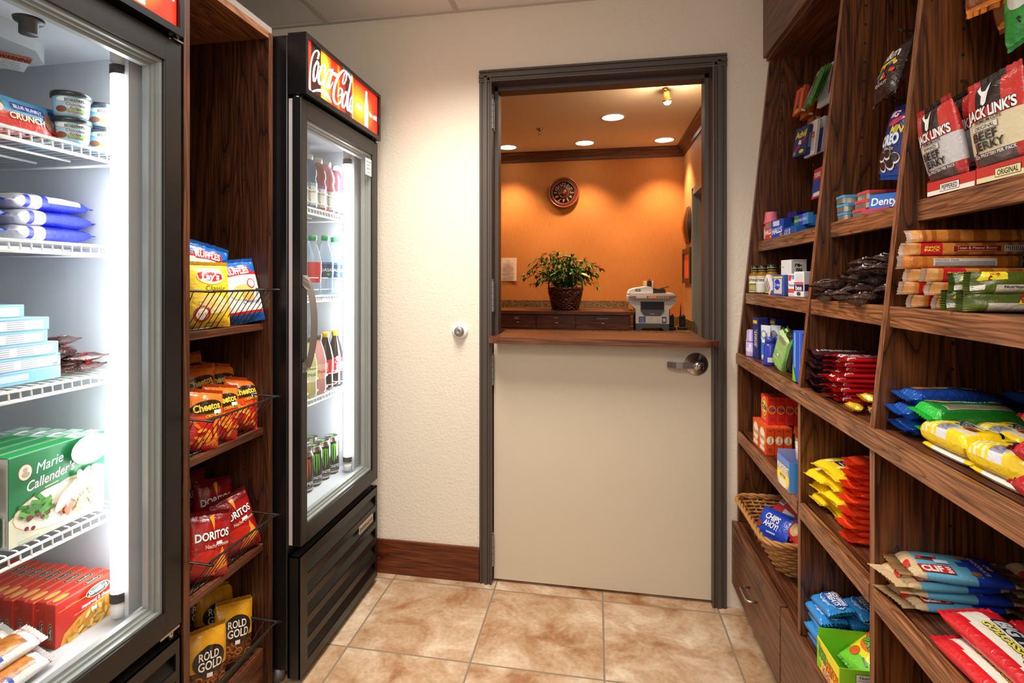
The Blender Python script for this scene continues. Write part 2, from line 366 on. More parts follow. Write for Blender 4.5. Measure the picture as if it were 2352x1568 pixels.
# ---------------------------------------------------------------- right-hand snack shelving
def xl(y): return 0.508+0.0195*y          # front line of the shelf lips
PAN = []                                  # (y0,y1) of the upright panels
SH = [1.475, 1.27, 1.03, 0.718]
unit = thing('shelving_unit', 'tall dark oak snack shelving with slanted uprights along the right wall', 'shelving', (0.75, 1.5, 0.36))
def xf(z):                                # set-back of the upright's front edge with height
    return 0.0 if z < 1.03 else 0.102*(z-1.03)
yp = [2.345, 1.628, 1.208, 0.72]
for y1 in yp:
    y0 = y1-0.019; zs = [0.36, 1.03, 2.48]
    mb = MB(); X = xl(y1)+0.004; bk = 0.955
    front = [(X+xf(z), z) for z in zs]
    poly = [(bk, 0.36)]+[(bk, 2.48)]+[(a, z) for a, z in reversed(front)]
    # body and front edge band as two material slots
    n = len(poly)
    vs = [(p[0], y0, p[1]) for p in poly]+[(p[0], y1, p[1]) for p in poly]
    fs = [tuple(range(n)), tuple(range(2*n-1, n-1, -1))]+[(i, i+n, (i+1) % n+n, (i+1) % n) for i in range(n)]
    mb.add(vs, fs[:2]); mb.add(vs, [f for i, f in enumerate(fs[2:]) if i in (2, 3)], mat=1); mb.add(vs, [f for i, f in enumerate(fs[2:]) if i not in (2, 3)])
    # shelf-pin holes
    for xh in (X+0.13,):
        for k in range(38):
            z = 0.45+k*0.05
            if z > 2.4: break
            mb.add([(xh+xf(z)*0.3+0.0035*cos(q*pi/4), y0-0.0004, z+0.0035*sin(q*pi/4)) for q in range(8)], [tuple(range(8))], mat=2)
    part(mb, 'upright_panel', [M_oakZ, M_oakEdge, M_dark], unit)
part(MB().box((0.955, 0.70, 0.36), (0.97, 2.345, 2.48)), 'back_panel', M_oakZ, unit)
xb = [0.0, 0.0, 0.0]
for bi in range(3):
    ya = yp[bi+1]+0.0005; yb = yp[bi]-0.0195
    for si, z in enumerate(SH):
        ov = 0.03 if si == 0 else 0.008
        if si < 2: a, b = ya, yb; xa = xl((a+b)/2)+0.004+xf(z)+(ov if si == 0 else 0.002)
        else: a, b = ya-0.0, yb+0.0; xa = xl((a+b)/2)+0.002
        if si == 2: a, b = ya-0.017, yb+0.0035; xa = xl((a+b)/2)-0.004
        sh = part(MB().box((xa+0.0185, a, z-0.02), (0.954, b, z)) if si != 2 else MB().box((xa+0.0225, ya, z-0.02), (0.954, yb, z)), 'shelf', M_oakShelf, unit)
        sk = -0.0195*(b-a)/2
        mb = MB(); vs = []
        for (yy, dx) in ((a, sk), (b, -sk)):
            for (px, pz) in ((0, -0.04), (0.018, -0.04), (0.018, 0.0), (0.002, 0.0), (0, -0.002)): vs.append((xa+dx+px, yy, z+pz))
        mb.add(vs, [(0, 1, 2, 3, 4), (9, 8, 7, 6, 5)]+[(i, (i+1) % 5, (i+1) % 5+5, i+5) for i in range(5)])
        part(mb, 'edge_lip', M_oakY, sh, _ORG[unit.name])
# ledge board over the drawers, top board and fascia
for bi in range(3):
    ya = yp[bi+1]+0.0005; yb = yp[bi]-0.0195
    part(MB().box((0.687, ya, 2.197), (0.954, yb, 2.215)), 'top_board', M_oakShelf, unit)
mb = MB().bbox((0.655, 0.70, 2.207), (0.675, 2.345, 2.49), 0.002); mb.box((0.668, 0.70, 2.195), (0.686, 2.345, 2.207))
part(mb, 'fascia', M_oakDrw, unit)
# base drawers
for k, (y0, y1, lb) in enumerate(((1.750, 2.340, 'low dark oak drawer cabinet nearest the doorway wall'), (1.160, 1.745, 'low dark oak drawer cabinet under the blue snack packs'), (0.60, 1.155, 'low dark oak drawer cabinet nearest the camera'))):
    cb = thing('drawer_cabinet', lb, 'cabinet', (0.75, (y0+y1)/2, 0.0), 'drawer cabinets under the snack shelving')
    part(MB().box((0.5585, y0, 0.10), (0.95, y1, 0.334)).box((0.61, y0, 0.0), (0.95, y1, 0.10), mat=1), 'carcass', [M_oakY, M_dark], cb)
    part(MB().bbox((0.5585, y0-0.0024, 0.335), (0.955, y1+0.0024, 0.358), 0.001), 'ledge_board', M_oakShelf, cb)
    dr = part(MB().bbox((0.535, y0+0.002, 0.104), (0.557, y1-0.002, 0.357), 0.004), 'drawer_front', M_oakDrw, cb)
    ym = (y0+y1)/2; zc = 0.235
    if k == 0: ym = 2.031; zc = 0.229
    hw = 0.046; xr = 0.503
    pts = [(0.535, ym-hw, zc), (xr+0.012, ym-hw, zc), (xr+0.003, ym-hw+0.003, zc), (xr, ym-hw+0.012, zc), (xr, ym+hw-0.012, zc), (xr+0.003, ym+hw-0.003, zc), (xr+0.012, ym+hw, zc), (0.535, ym+hw, zc)]
    part(MB().tube(pts, 0.0042, 10), 'pull_handle', M_chrome, dr, _ORG[cb.name])
# ---------------------------------------------------------------- oak chip cabinet between the coolers
TX = -1.031
tw = thing('display_cabinet', 'narrow dark oak chip cabinet between the two upright coolers', 'cabinet', (-1.3, 1.416, 0.0))
for (a, b) in ((1.222, 1.243), (1.589, 1.61)):
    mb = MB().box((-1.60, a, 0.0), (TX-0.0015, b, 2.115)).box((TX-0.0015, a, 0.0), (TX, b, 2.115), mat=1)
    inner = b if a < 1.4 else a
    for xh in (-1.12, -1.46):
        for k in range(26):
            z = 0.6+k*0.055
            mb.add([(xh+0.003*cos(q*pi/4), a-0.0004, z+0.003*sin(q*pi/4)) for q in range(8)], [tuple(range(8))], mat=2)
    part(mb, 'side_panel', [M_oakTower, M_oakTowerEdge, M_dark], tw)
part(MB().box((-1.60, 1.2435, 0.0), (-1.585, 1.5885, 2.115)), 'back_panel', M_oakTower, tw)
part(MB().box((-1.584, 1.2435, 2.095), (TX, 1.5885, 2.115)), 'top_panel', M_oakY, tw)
part(MB().bbox((-1.60, 1.222, 2.1155), (TX-0.002, 1.61, 2.137), 0.002), 'top_cap', mat('grey_board', 0x8A7F78, 0.6), tw)
TS = [1.183, 0.849, 0.479, 0.143]
for z in TS: part(MB().bbox((-1.584, 1.244, z-0.021), (TX-0.018, 1.588, z), 0.0015), 'shelf', M_oakShelf, tw)
part(MB().box((-1.07, 1.2435, 0.0), (TX-0.02, 1.5885, 0.121)), 'kick_panel', M_oakShelf, tw)
# ---------------------------------------------------------------- flat lettering and shapes, later wrapped onto surfaces
_TX = {}
def subdiv2d(v2, f2, maxe):
    bm = bmesh.new(); V = [bm.verts.new((p[0], p[1], 0)) for p in v2]
    for f in f2:
        try: bm.faces.new([V[i] for i in f])
        except ValueError: pass
    bmesh.ops.triangulate(bm, faces=bm.faces[:])
    for _ in range(5):
        es = [e for e in bm.edges if e.calc_length() > maxe]
        if not es or len(bm.faces) > 6000: break
        bmesh.ops.subdivide_edges(bm, edges=es, cuts=1)
        bmesh.ops.triangulate(bm, faces=[f for f in bm.faces if len(f.verts) > 3])
    bm.verts.index_update()
    r = [(v.co.x, v.co.y) for v in bm.verts], [tuple(v.index for v in f.verts) for f in bm.faces]
    bm.free(); return r
def text2d(s, h, wid=None, bold=0.0, shear=0.0, maxe=None):
    """lettering centred on the origin with capital height h (metres), optionally fitted to a width"""
    k = (s, round(bold, 3), round(shear, 3))
    if k not in _TX:
        cu = bpy.data.curves.new('lettering', 'FONT'); cu.body = s; cu.offset = bold; cu.shear = shear; cu.resolution_u = 3; cu.fill_mode = 'FRONT'
        o = bpy.data.objects.new('lettering', cu); COL.objects.link(o); bpy.context.view_layer.update()
        me = o.evaluated_get(bpy.context.evaluated_depsgraph_get()).to_mesh()
        vs = [(v.co.x, v.co.y) for v in me.vertices]; fs = [tuple(p.vertices) for p in me.polygons]
        bpy.data.objects.remove(o); bpy.data.curves.remove(cu)
        if not vs: vs = [(0, 0), (0.01, 0), (0, 0.01)]; fs = [(0, 1, 2)]
        x0 = min(p[0] for p in vs); x1 = max(p[0] for p in vs)
        _TX[k] = ([((p[0]-(x0+x1)/2), p[1]-0.35) for p in vs], fs, x1-x0)
    vs, fs, w0 = _TX[k]; sy = h/0.72; sx = sy if wid is None else wid/max(w0, 1e-6)
    r = [(p[0]*sx, p[1]*sy) for p in vs], fs
    if maxe: r = subdiv2d(r[0], r[1], maxe)
    return r
def rot2(v2, a, cx=0, cy=0):
    c_, s_ = cos(a), sin(a); return [(cx+p[0]*c_-p[1]*s_, cy+p[0]*s_+p[1]*c_) for p in v2]
def decorate(mb, decor, mp, mat=0, maxe=None, e0=0.0004, de=0.00012, smooth=False):
    """decor items in metres on a face; mp(x, z, lift) -> 3d point
    ('t',text,x,z,h,col,{rot,w,bold,shear,ol,olw}) ('r',x,z,w,h,col,rot) ('e',x,z,rx,rz,col,rot) ('p',[(x,z)..],col)"""
    lift = e0
    for d in decor:
        lift += de
        if d[0] == 't':
            q = d[6] if len(d) > 6 else {}
            if 'ol' in q:
                v2, f2 = text2d(d[1], d[4], q.get('w'), q.get('bold', 0)+q.get('olw', 0.045), q.get('shear', 0), maxe)
                mb.add([mp(p[0], p[1], lift) for p in rot2(v2, q.get('rot', 0), d[2], d[3])], f2, q['ol'], mat, smooth); lift += de
            v2, f2 = text2d(d[1], d[4], q.get('w'), q.get('bold', 0), q.get('shear', 0), maxe); v2 = rot2(v2, q.get('rot', 0), d[2], d[3]); col = d[5]
        elif d[0] == 'r':
            _, x, z, w_, h_, col = d[:6]; a = d[6] if len(d) > 6 else 0
            v2 = rot2([(-w_/2, -h_/2), (w_/2, -h_/2), (w_/2, h_/2), (-w_/2, h_/2)], a, x, z); f2 = [(0, 1, 2, 3)]
            if maxe: v2, f2 = subdiv2d(v2, f2, maxe)
        elif d[0] == 'e':
            _, x, z, rx, rz, col = d[:6]; a = d[6] if len(d) > 6 else 0; n = 20
            v2 = [(0, 0)]+[(rx*cos(2*pi*k/n), rz*sin(2*pi*k/n)) for k in range(n)]; f2 = [(0, 1+k, 1+(k+1) % n) for k in range(n)]; v2 = rot2(v2, a, x, z)
            if maxe: v2, f2 = subdiv2d(v2, f2, maxe)
        elif d[0] == 's':
            v2, f2 = stroke2d(d[1], d[2], 5); col = d[3]
            if maxe: v2, f2 = subdiv2d(v2, f2, maxe)
        else:
            v2 = d[1]; f2 = [tuple(range(len(v2)))]; col = d[2]
            if maxe: v2, f2 = subdiv2d(v2, f2, maxe)
        mb.add([mp(p[0], p[1], lift) for p in v2], f2, col, mat, smooth)
# ---------------------------------------------------------------- upright coolers
SGX = -0.9305                              # plane of the sign face (front cooler coordinates)
def sg(p, q):                             # sign artwork point from the photographed sign, on its real plane
    P = pX(696+p/6.033, 70+q/6.033, SGX); return P[1], P[2]
def stroke2d(pts, ws, sub=6):
    """smooth ribbon through points with varying width -> (verts2d, quads)"""
    P = []
    n = len(pts)
    for i in range(n-1):
        p0 = pts[max(i-1, 0)]; p1 = pts[i]; p2 = pts[i+1]; p3 = pts[min(i+2, n-1)]
        for k in range(sub):
            t = k/sub; a = []
            for d in (0, 1):
                a.append(0.5*((2*p1[d])+(-p0[d]+p2[d])*t+(2*p0[d]-5*p1[d]+4*p2[d]-p3[d])*t*t+(-p0[d]+3*p1[d]-3*p2[d]+p3[d])*t**3))
            P.append((a[0], a[1], ws[i]*(1-t)+ws[i+1]*t))
    P.append((pts[-1][0], pts[-1][1], ws[-1]))
    vs = []; fs = []
    for i, (x, y, w_) in enumerate(P):
        a = P[max(i-1, 0)]; b = P[min(i+1, len(P)-1)]; dx, dy = b[0]-a[0], b[1]-a[1]; l = sqrt(dx*dx+dy*dy) or 1
        vs += [(x-dy/l*w_/2, y+dx/l*w_/2), (x+dy/l*w_/2, y-dx/l*w_/2)]
    for i in range(len(P)-1): fs.append((2*i, 2*i+1, 2*i+3, 2*i+2))
    # round ends
    for (x, y, w_) in (P[0], P[-1]):
        b = len(vs); vs += [(x+w_/2*cos(q*pi/5), y+w_/2*sin(q*pi/5)) for q in range(10)]; fs.append(tuple(range(b, b+10)))
    return vs, fs
COLA = [
 ([(205,385),(216,325),(205,285),(178,282),(145,318),(116,410),(98,550),(90,700),(92,790),(102,845),(125,858)], [26,24,20,22,20,18,17,18,22,24,22]),
 ([(110,852),(170,832),(235,830),(285,850),(325,885),(362,945),(392,1000)], [22,26,40,52,46,24,3]),
 ([(300,880),(296,915),(289,945)], [40,24,3]),
 ([(195,425),(160,495),(142,600),(150,700),(182,650),(203,545),(213,465),(195,428)], [22,24,24,28,20,18,18,22]),
 ([(192,425),(215,500),(240,500)], [16,16,16]),
 ([(288,575),(308,530),(295,482),(262,490),(228,580),(216,680),(235,740),(272,700),(305,630)], [26,24,22,26,28,34,30,20,14]),
 ([(385,545),(340,565),(300,650),(282,750),(302,785),(345,720),(378,610),(388,545)], [26,26,30,32,30,20,18,20]),
 ([(405,545),(375,670),(352,780),(368,798),(412,715)], [28,28,28,20,10]),
 ([(425,598),(465,622)], [46,46]),
 ([(478,915),(528,882),(540,835),(515,798),(488,830),(478,905)], [10,18,24,18,12,8]),
 ([(540,840),(540,900),(515,985),(474,1022),(438,990),(420,920),(430,800),(468,672),(530,575),(572,553),(596,580),(600,625),(588,695),(562,742),(548,705),(575,590)], [22,22,24,24,26,28,30,32,30,26,22,16,16,18,16,14]),
 ([(590,575),(620,600),(648,650),(668,710)], [16,24,26,20]),
 ([(588,850),(553,930),(540,1030),(560,1065),(590,1010),(607,920),(602,855),(588,850)], [18,24,26,26,20,18,16,18]),
 ([(672,640),(645,780),(618,940),(612,1070),(630,1108),(660,1040)], [18,22,24,26,22,10]),
 ([(682,905),(655,960),(643,1080),(656,1130),(680,1085)], [14,18,20,20,14]),
 ([(690,895),(678,1050),(678,1140),(690,1160)], [12,20,20,12]),
]
def mixc(a, b, t):
    t = max(0, min(1, t)); return tuple(a[i]*(1-t)+b[i]*t for i in range(3))
def sign_mesh(dx, dy):
    mb = MB(); y0, y1, z0, z1 = 1.640, 2.229, 1.9445, 2.1095
    ny, nz = 72, 24
    red, org, yel, dk, drk = lin(0xF02A14), lin(0xF58A1C), lin(0xFFC23A), lin(0x2A1210), lin(0x8E1A10)
    vs = [(SGX+dx, y0+(y1-y0)*i/ny+dy, z0+(z1-z0)*j/nz) for j in range(nz+1) for i in range(ny+1)]
    fs = []; cl = []
    stops = [(0.0, red), (0.055, red), (0.06, dk), (0.165, dk), (0.17, org), (0.21, yel), (0.25, org), (0.30, red), (0.375, red), (0.385, org), (0.41, red), (0.435, drk), (0.475, drk), (0.485, dk), (0.56, dk), (0.565, red), (1.0, red)]
    def bg(a, b):
        if a < 0.075*1.0: return red if a < 0.05 else (yel if a < 0.06 else dk)
        if a > 0.593:
            c_, r_ = (0.68, 0.42), 0.0
            d = sqrt(((a-0.70)*2.6)**2+((b-0.42)*1.15)**2)
            return mixc(yel, mixc(org, red, (d-0.28)/0.35), d/0.30)
        if a > 0.578: return yel
        if a > 0.562: return drk
        for k in range(len(stops)-1):
            if stops[k][0] <= a <= stops[k+1][0]:
                c0 = mixc(stops[k][1], stops[k+1][1], (a-stops[k][0])/max(1e-6, stops[k+1][0]-stops[k][0]))
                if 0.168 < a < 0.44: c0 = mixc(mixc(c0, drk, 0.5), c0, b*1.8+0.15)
                return c0
        return red
    for j in range(nz):
        for i in range(ny):
            a = (i+0.5)/ny; b = (j+0.5)/nz
            k = j*(ny+1)+i; fs.append((k, k+1, k+ny+2, k+ny+1)); cl.append(bg(a, b))
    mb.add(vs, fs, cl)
    e = 0.0008
    rnd = random.Random(5)
    for _ in range(46):
        yy = y0+0.11+rnd.random()*0.2; zz = z0+0.01+rnd.random()*0.145; r = 0.0012+rnd.random()*0.0022
        mb.add([(SGX+0.0003+dx, yy+r*0.8*cos(q*pi/4)+dy, zz+r*sin(q*pi/4)) for q in range(8)], [tuple(range(8))], 0xA81808)
    for k, (pts, ws) in enumerate(COLA):
        v2, f2 = stroke2d(pts, ws)
        P = [sg(*p) for p in v2]
        P = [(min(max(p[0], y0), y0+0.588*(y1-y0)), p[1]) for p in P]
        mb.add([(SGX+e+k*0.00003+dx, p[0]+dy, p[1]) for p in P], f2, (1.0, 1.0, 1.0))
    # bottle silhouette
    zb0, zb1 = z0+0.008, z1-0.012; cy = y0+0.806*(y1-y0)
    prof = [(0, 0.017), (0.03, 0.019), (0.1, 0.0175), (0.22, 0.0155), (0.35, 0.018), (0.46, 0.0205), (0.56, 0.019), (0.68, 0.014), (0.80, 0.0095), (0.93, 0.0075), (0.935, 0.0095), (1.0, 0.0085)]
    L = [(cy-r, zb0+t*(zb1-zb0)) for t, r in prof]+[(cy+r, zb0+t*(zb1-zb0)) for t, r in reversed(prof)]
    n = len(prof)
    vv = [(SGX+e+dx, p[0]+dy, p[1]) for p in L]
    mb.add(vv, [(i, 2*n-1-i, 2*n-2-i, i+1) for i in range(n-1)], (1.0, 1.0, 1.0))
    for s_, ca, h in (('enjoy', 0.688, 0.022), ('ice cold', 0.922, 0.021)):
        v2, f2 = text2d(s_, h, None, 0.03)
        mb.add([(SGX+e+dx, y0+ca*(y1-y0)+p[0]*0.85+dy, z0+0.43*(z1-z0)+p[1]) for p in v2], f2, (1.0, 1.0, 1.0))
    return mb
def make_cooler(dx, dy, label, shelves, first):
    def B(a, b, *k, **q): return MB().box((a[0]+dx, a[1]+dy, a[2]), (b[0]+dx, b[1]+dy, b[2]), *k, **q)
    def bx(mb, a, b, **q): return mb.box((a[0]+dx, a[1]+dy, a[2]), (b[0]+dx, b[1]+dy, b[2]), **q)
    def bbx(mb, a, b, r, **q): return mb.bbox((a[0]+dx, a[1]+dy, a[2]), (b[0]+dx, b[1]+dy, b[2]), r, **q)
    T = thing('display_cooler', label, 'fridge', (-1.3+dx, 1.94+dy, 0.0), 'upright glass-door coolers')
    ya, yb = 1.6225, 2.262; xb, xf_ = -1.66, -0.986
    mb = MB()
    bbx(mb, (xb, ya, 0.05), (xf_, ya+0.036, 2.118), 0.004); bbx(mb, (xb, yb-0.019, 0.05), (xf_, yb, 2.118), 0.004)
    bx(mb, (xb, ya+0.036, 0.05), (xb+0.03, yb-0.019, 2.118)); bx(mb, (xb, ya+0.036, 0.05), (xf_, yb-0.019, 0.44)); bx(mb, (xb, ya+0.036, 1.925), (xf_, yb-0.019, 2.118))
    bx(mb, (xf_-0.055, ya-0.0015, 0.05), (xf_-0.05, ya+0.001, 2.118))
    for (x, y) in ((xb+0.05, ya+0.05), (xb+0.05, yb-0.05), (xf_-0.05, ya+0.03), (xf_-0.05, yb-0.03)):
        mb.lathe([(0, 0.0), (0.022, 0.0), (0.018, 0.05), (0, 0.05)], 12, mat=1, M=Matrix.Translation((x+dx, y+dy, 0)))
    part(mb, 'cabinet_body', [M_black, M_steel], T)
    # white liner: floor, ceiling, sides, back
    mb = MB(); i0, i1, zf, zc = ya+0.036, yb-0.019, 0.505, 1.885
    bx(mb, (xb+0.03, i0, zf-0.06), (xf_, i1, zf)); bx(mb, (xb+0.03, i0, zc), (xf_, i1, 1.924)); bx(mb, (xb+0.03, i0, zf), (xb+0.045, i1, zc))
    bx(mb, (xb+0.045, i0, zf), (xf_, i0+0.012, zc)); bx(mb, (xb+0.045, i1-0.003, zf), (xf_, i1, zc))
    liner = part(mb, 'liner', M_liner, T)
    # evaporator cover under the liner ceiling
    poly = [(-1.60, i0+0.03), (-1.22, i0+0.03), (-1.16, i0+0.09), (-1.16, i1-0.17), (-1.22, i1-0.10), (-1.60, i1-0.10)]
    mb = MB().prism([(p[0]+dx, p[1]+dy) for p in poly], 'z', zc-0.045, zc-0.0005)
    part(mb, 'evaporator_cover', mat('cooler_cover_grey', 0xAEB2B4, 0.45), T)
    # lamp at the hinge side
    lx, ly = -1.040, 2.172
    mb = MB().lathe([(0, 0.572), (0.0165, 0.572), (0.0165, 1.815), (0, 1.815)], 24, M=Matrix.Translation((lx+dx, ly+dy, 0)))
    lamp = part(mb, 'lamp_tube', M_tube, T)
    for zz, sg_ in ((1.815, 1), (0.572, -1)):
        mb = MB()
        mb.lathe([(0.0175, zz-0.002*sg_), (0.019, zz), (0.019, zz+0.02*sg_), (0.0, zz+0.02*sg_)], 20, mat=1, M=Matrix.Translation((lx+dx, ly+dy, 0)))
        mb.lathe([(0.014, zz+0.02*sg_), (0.014, zz+0.028*sg_), (0.0175, zz+0.029*sg_), (0.0175, zz+0.055*sg_), (0.0, zz+0.055*sg_)], 20, mat=0, M=Matrix.Translation((lx+dx, ly+dy, 0)))
        part(mb, 'end_cap', [M_white, M_rubber], lamp, _ORG[T.name])
    part(B((lx+0.021, ly-0.004, 0.52), (lx+0.032, i1-0.0035, 1.884)), 'lamp_channel', M_liner, T)
    # shelf standard
    mb = B((-1.092, i1-0.008, 0.52), (-1.076, i1-0.0032, 1.80))
    for k in range(46): bx(mb, (-1.087, i1-0.0085, 0.54+k*0.027), (-1.081, i1-0.0078, 0.552+k*0.027), mat=1)
    part(mb, 'shelf_standard', [M_alu, M_dark], T)
    for z in shelves:
        mb = MB(); xs, xe, s0, s1 = -1.072, xb+0.06, i0+0.02, i1-0.024
        xs = xs
        for zz, xx, r in ((z-0.003, xs, 0.0032), (z-0.024, xs-0.004, 0.0042)):
            mb.tube([(xx+dx, s0+dy, zz), (xx+dx, s1+dy, zz)], r, 8)
        n = 24
        for k in range(n+1):
            y = s0+(s1-s0)*k/n
            mb.tube([(xe+dx, y+dy, z-0.0022), (xs-0.012+dx, y+dy, z-0.0022), (xs-0.003+dx, y+dy, z-0.008), (xs-0.002+dx, y+dy, z-0.022)], 0.0019, 6)
        for xx in (xe, (xs+xe)/2, xs-0.16): mb.tube([(xx+dx, s0+dy, z-0.008), (xx+dx, s1+dy, z-0.008)], 0.0035, 6)
        for y in (s0, s1): mb.tube([(xs+dx, y+dy, z-0.024), (xe+dx, y+dy, z-0.02)], 0.0035, 6)
        part(mb, 'wire_shelf', M_wire, T)
    # door
    dp = bpy.data.objects.new('door', None); COL.objects.link(dp); dp.parent = T; _ORG[dp.name] = _ORG[T.name]
    x0, x1 = -0.972, -0.940; y0, y1, z0, z1 = 1.627, 2.258, 0.456, 1.915; g0, g1, h0, h1 = 1.667, 2.203, 0.512, 1.856
    mb = MB()
    bbx(mb, (x0, y0, z0), (x1, g0, z1), 0.003); bbx(mb, (x0, g1, z0), (x1, y1, z1), 0.003)
    bx(mb, (x0, g0-0.002, z0), (x1, g1+0.002, h0)); bx(mb, (x0, g0-0.002, h1), (x1, g1+0.002, z1))
    part(mb, 'door_frame', M_blackdoor, dp, _ORG[T.name])
    mb = MB()
    for (a, b, xa, xb_) in ((0.0, 0.007, -0.968, -0.948), (0.007, 0.013, -0.972, -0.960), (0.013, 0.021, -0.984, -0.968)):
        bx(mb, (xa, g0+a, h0+a), (xb_, g0+b, h1-a)); bx(mb, (xa, g1-b, h0+a), (xb_, g1-a, h1-a))
        bx(mb, (xa, g0+b, h0+a), (xb_, g1-b, h0+b)); bx(mb, (xa, g0+b, h1-b), (xb_, g1-b, h1-a))
    part(mb, 'sash', M_alu, dp, _ORG[T.name])
    part(MB().add([(-0.945+dx, g0+dy, h0), (-0.945+dx, g1+dy, h0), (-0.945+dx, g1+dy, h1), (-0.945+dx, g0+dy, h1)], [(0, 1, 2, 3)]), 'glass_pane', M_glass, dp, _ORG[T.name])
    mb = MB(); gx0, gx1 = -0.985, -0.9725
    bx(mb, (gx0, y0+0.002, z0+0.002), (gx1, y0+0.016, z1-0.002)); bx(mb, (gx0, y1-0.016, z0+0.002), (gx1, y1-0.002, z1-0.002))
    bx(mb, (gx0, y0+0.016, z0+0.002), (gx1, y1-0.016, z0+0.016)); bx(mb, (gx0, y0+0.016, z1-0.016), (gx1, y1-0.016, z1-0.002))
    part(mb, 'door_gasket', mat('pale_gasket', 0xB9B4B4, 0.5), dp, _ORG[T.name])
    zt, zb = 1.337, 1.02; yh = 1.647
    if first is False or True:
        mb = MB(); n = 20; vs = []; fs = []
        for k in range(n+1):
            t = k/n; z = zb+(zt-zb)*t; bow = sin(pi*t)**0.6
            xo = x1+0.006+0.036*bow; th = 0.009 if 0.12 < t < 0.88 else 0.009+0.0*(1)
            xi = max(x1, xo-0.012) if 0.10 < t < 0.90 else x1
            for (yy, xx) in ((yh-0.013, xi), (yh+0.013, xi), (yh+0.009, xo), (yh-0.009, xo)): vs.append((xx+dx, yy+dy, z))
        for k in range(n):
            for q in range(4): fs.append((k*4+q, k*4+(q+1) % 4, k*4+4+(q+1) % 4, k*4+4+q))
        fs += [(0, 1, 2, 3), tuple(n*4+q for q in (3, 2, 1, 0))]
        mb.add(vs, fs, smooth=False)
        part(mb, 'handle', M_handle, dp, _ORG[T.name])
    def cyl(x, y, a, b, r): return MB().lathe([(0, a), (r, a), (r, b), (0, b)], 16, M=Matrix.Translation((x+dx, y+dy, 0)))
    mb = cyl(x1-0.016, 2.243, 1.9155, 1.9245, 0.017); bx(mb, (x1-0.004, 2.225, 1.9155), (x1+0.006, 2.256, 1.9195)); part(mb, 'top_hinge', M_chrome, T)
    part(cyl(x1-0.022, 1.645, 1.9155, 1.9245, 0.014), 'latch_pin', M_chrome, T)
    mb = B((x0, 2.19, z0-0.006), (x1-0.001, 2.252, z0-0.0005)); mb.lathe([(0, 0.428), (0.008, 0.428), (0.008, 0.451), (0, 0.451)], 12, M=Matrix.Translation((x1-0.014+dx, 2.235+dy, 0))); part(mb, 'bottom_hinge', M_chrome, T)
    # header sign
    mb = MB(); hx0, hx1 = -0.9855, -0.921; a0, a1, b0, b1 = 1.624, 2.245, 1.925, 2.124
    bx(mb, (hx0, a0, b0), (SGX-0.003, a1, b1)); t = 0.0145
    bx(mb, (SGX-0.003, a0, b0), (hx1, a0+t, b1)); bx(mb, (SGX-0.003, a1-t, b0), (hx1, a1, b1)); bx(mb, (SGX-0.003, a0+t, b0), (hx1, a1-t, b0+0.018)); bx(mb, (SGX-0.003, a0+t, b1-t), (hx1, a1-t, b1))
    hs = part(mb, 'header_housing', M_black, T)
    part(sign_mesh(dx, dy), 'sign_panel', M_sign, hs, _ORG[T.name])
    # lower grille
    mb = MB(); gx0, gx1 = -0.9855, -0.943; c0, c1, d0, d1 = 1.622, 2.258, 0.03, 0.425
    bx(mb, (gx0, c0, d0), (gx0+0.008, c1, d1)); bx(mb, (gx0, c0, d1-0.004), (gx1, c1, d1)); bx(mb, (gx0, c0, d0), (gx1, c0+0.004, d1)); bx(mb, (gx0, c1-0.004, d0), (gx1, c1, d1))
    bx(mb, (gx1-0.004, c0, d0), (gx1, c0+0.05, d1)); bx(mb, (gx1-0.004, c1-0.016, d0), (gx1, c1, d1))
    ns = 5; sh_, bar = 0.045, 0.026; zt_ = d1-0.035
    bx(mb, (gx1-0.004, c0+0.05, zt_), (gx1, c1-0.016, d1)); z = zt_
    sl = MB()
    for k in range(ns):
        zb_ = z-sh_
        bot = zb_-bar if k < ns-1 else d0
        bx(mb, (gx1-0.004, c0+0.05, bot), (gx1, c1-0.016, zb_))
        sl.prism([(gx1-0.006+dx, zb_+0.001), (gx1-0.004+dx, zb_+0.001), (gx1-0.026+dx, z+0.004), (gx1-0.028+dx, z+0.004)], 'y', c0+0.045+dy, c1-0.012+dy)
        z = bot
    gr = part(mb, 'lower_grille', M_blackdoor, T)
    part(sl, 'grille_slat', M_blackdoor, gr, _ORG[T.name])
    mb = B((gx1+0.0002, 2.072, 0.292), (gx1+0.0025, 2.208, 0.322), 0xB8A888)
    v2, f2 = text2d('BEVERAGE-AIR', 0.014, 0.105, 0.02)
    mb.add([(gx1+0.0029+dx, 2.147+p[0]+dy, 0.307+p[1]) for p in v2], f2, 0x15131A)
    mb.add([(gx1+0.0029+dx, 2.083+0.007*cos(q*pi/8)+dy, 0.307+0.010*sin(q*pi/8)) for q in range(16)], [tuple(range(16))], 0x3A4A78)
    part(mb, 'name_plate', M_card, gr, _ORG[T.name])
    return T, dp, dict(x0=-1.072+dx, i0=i0+dy, i1=i1-0.003+dy, zf=zf)
# ---------------------------------------------------------------- coolers
C2, C2DOOR, K2 = make_cooler(0.0, 0.0, 'black glass-door drinks cooler beside the half-height door', [1.60, 1.262, 0.868], False)
C1, C1DOOR, K1 = make_cooler(-0.09, -1.044, 'black glass-door frozen food cooler nearest the camera', [1.632, 1.405, 1.098, 0.765], True)
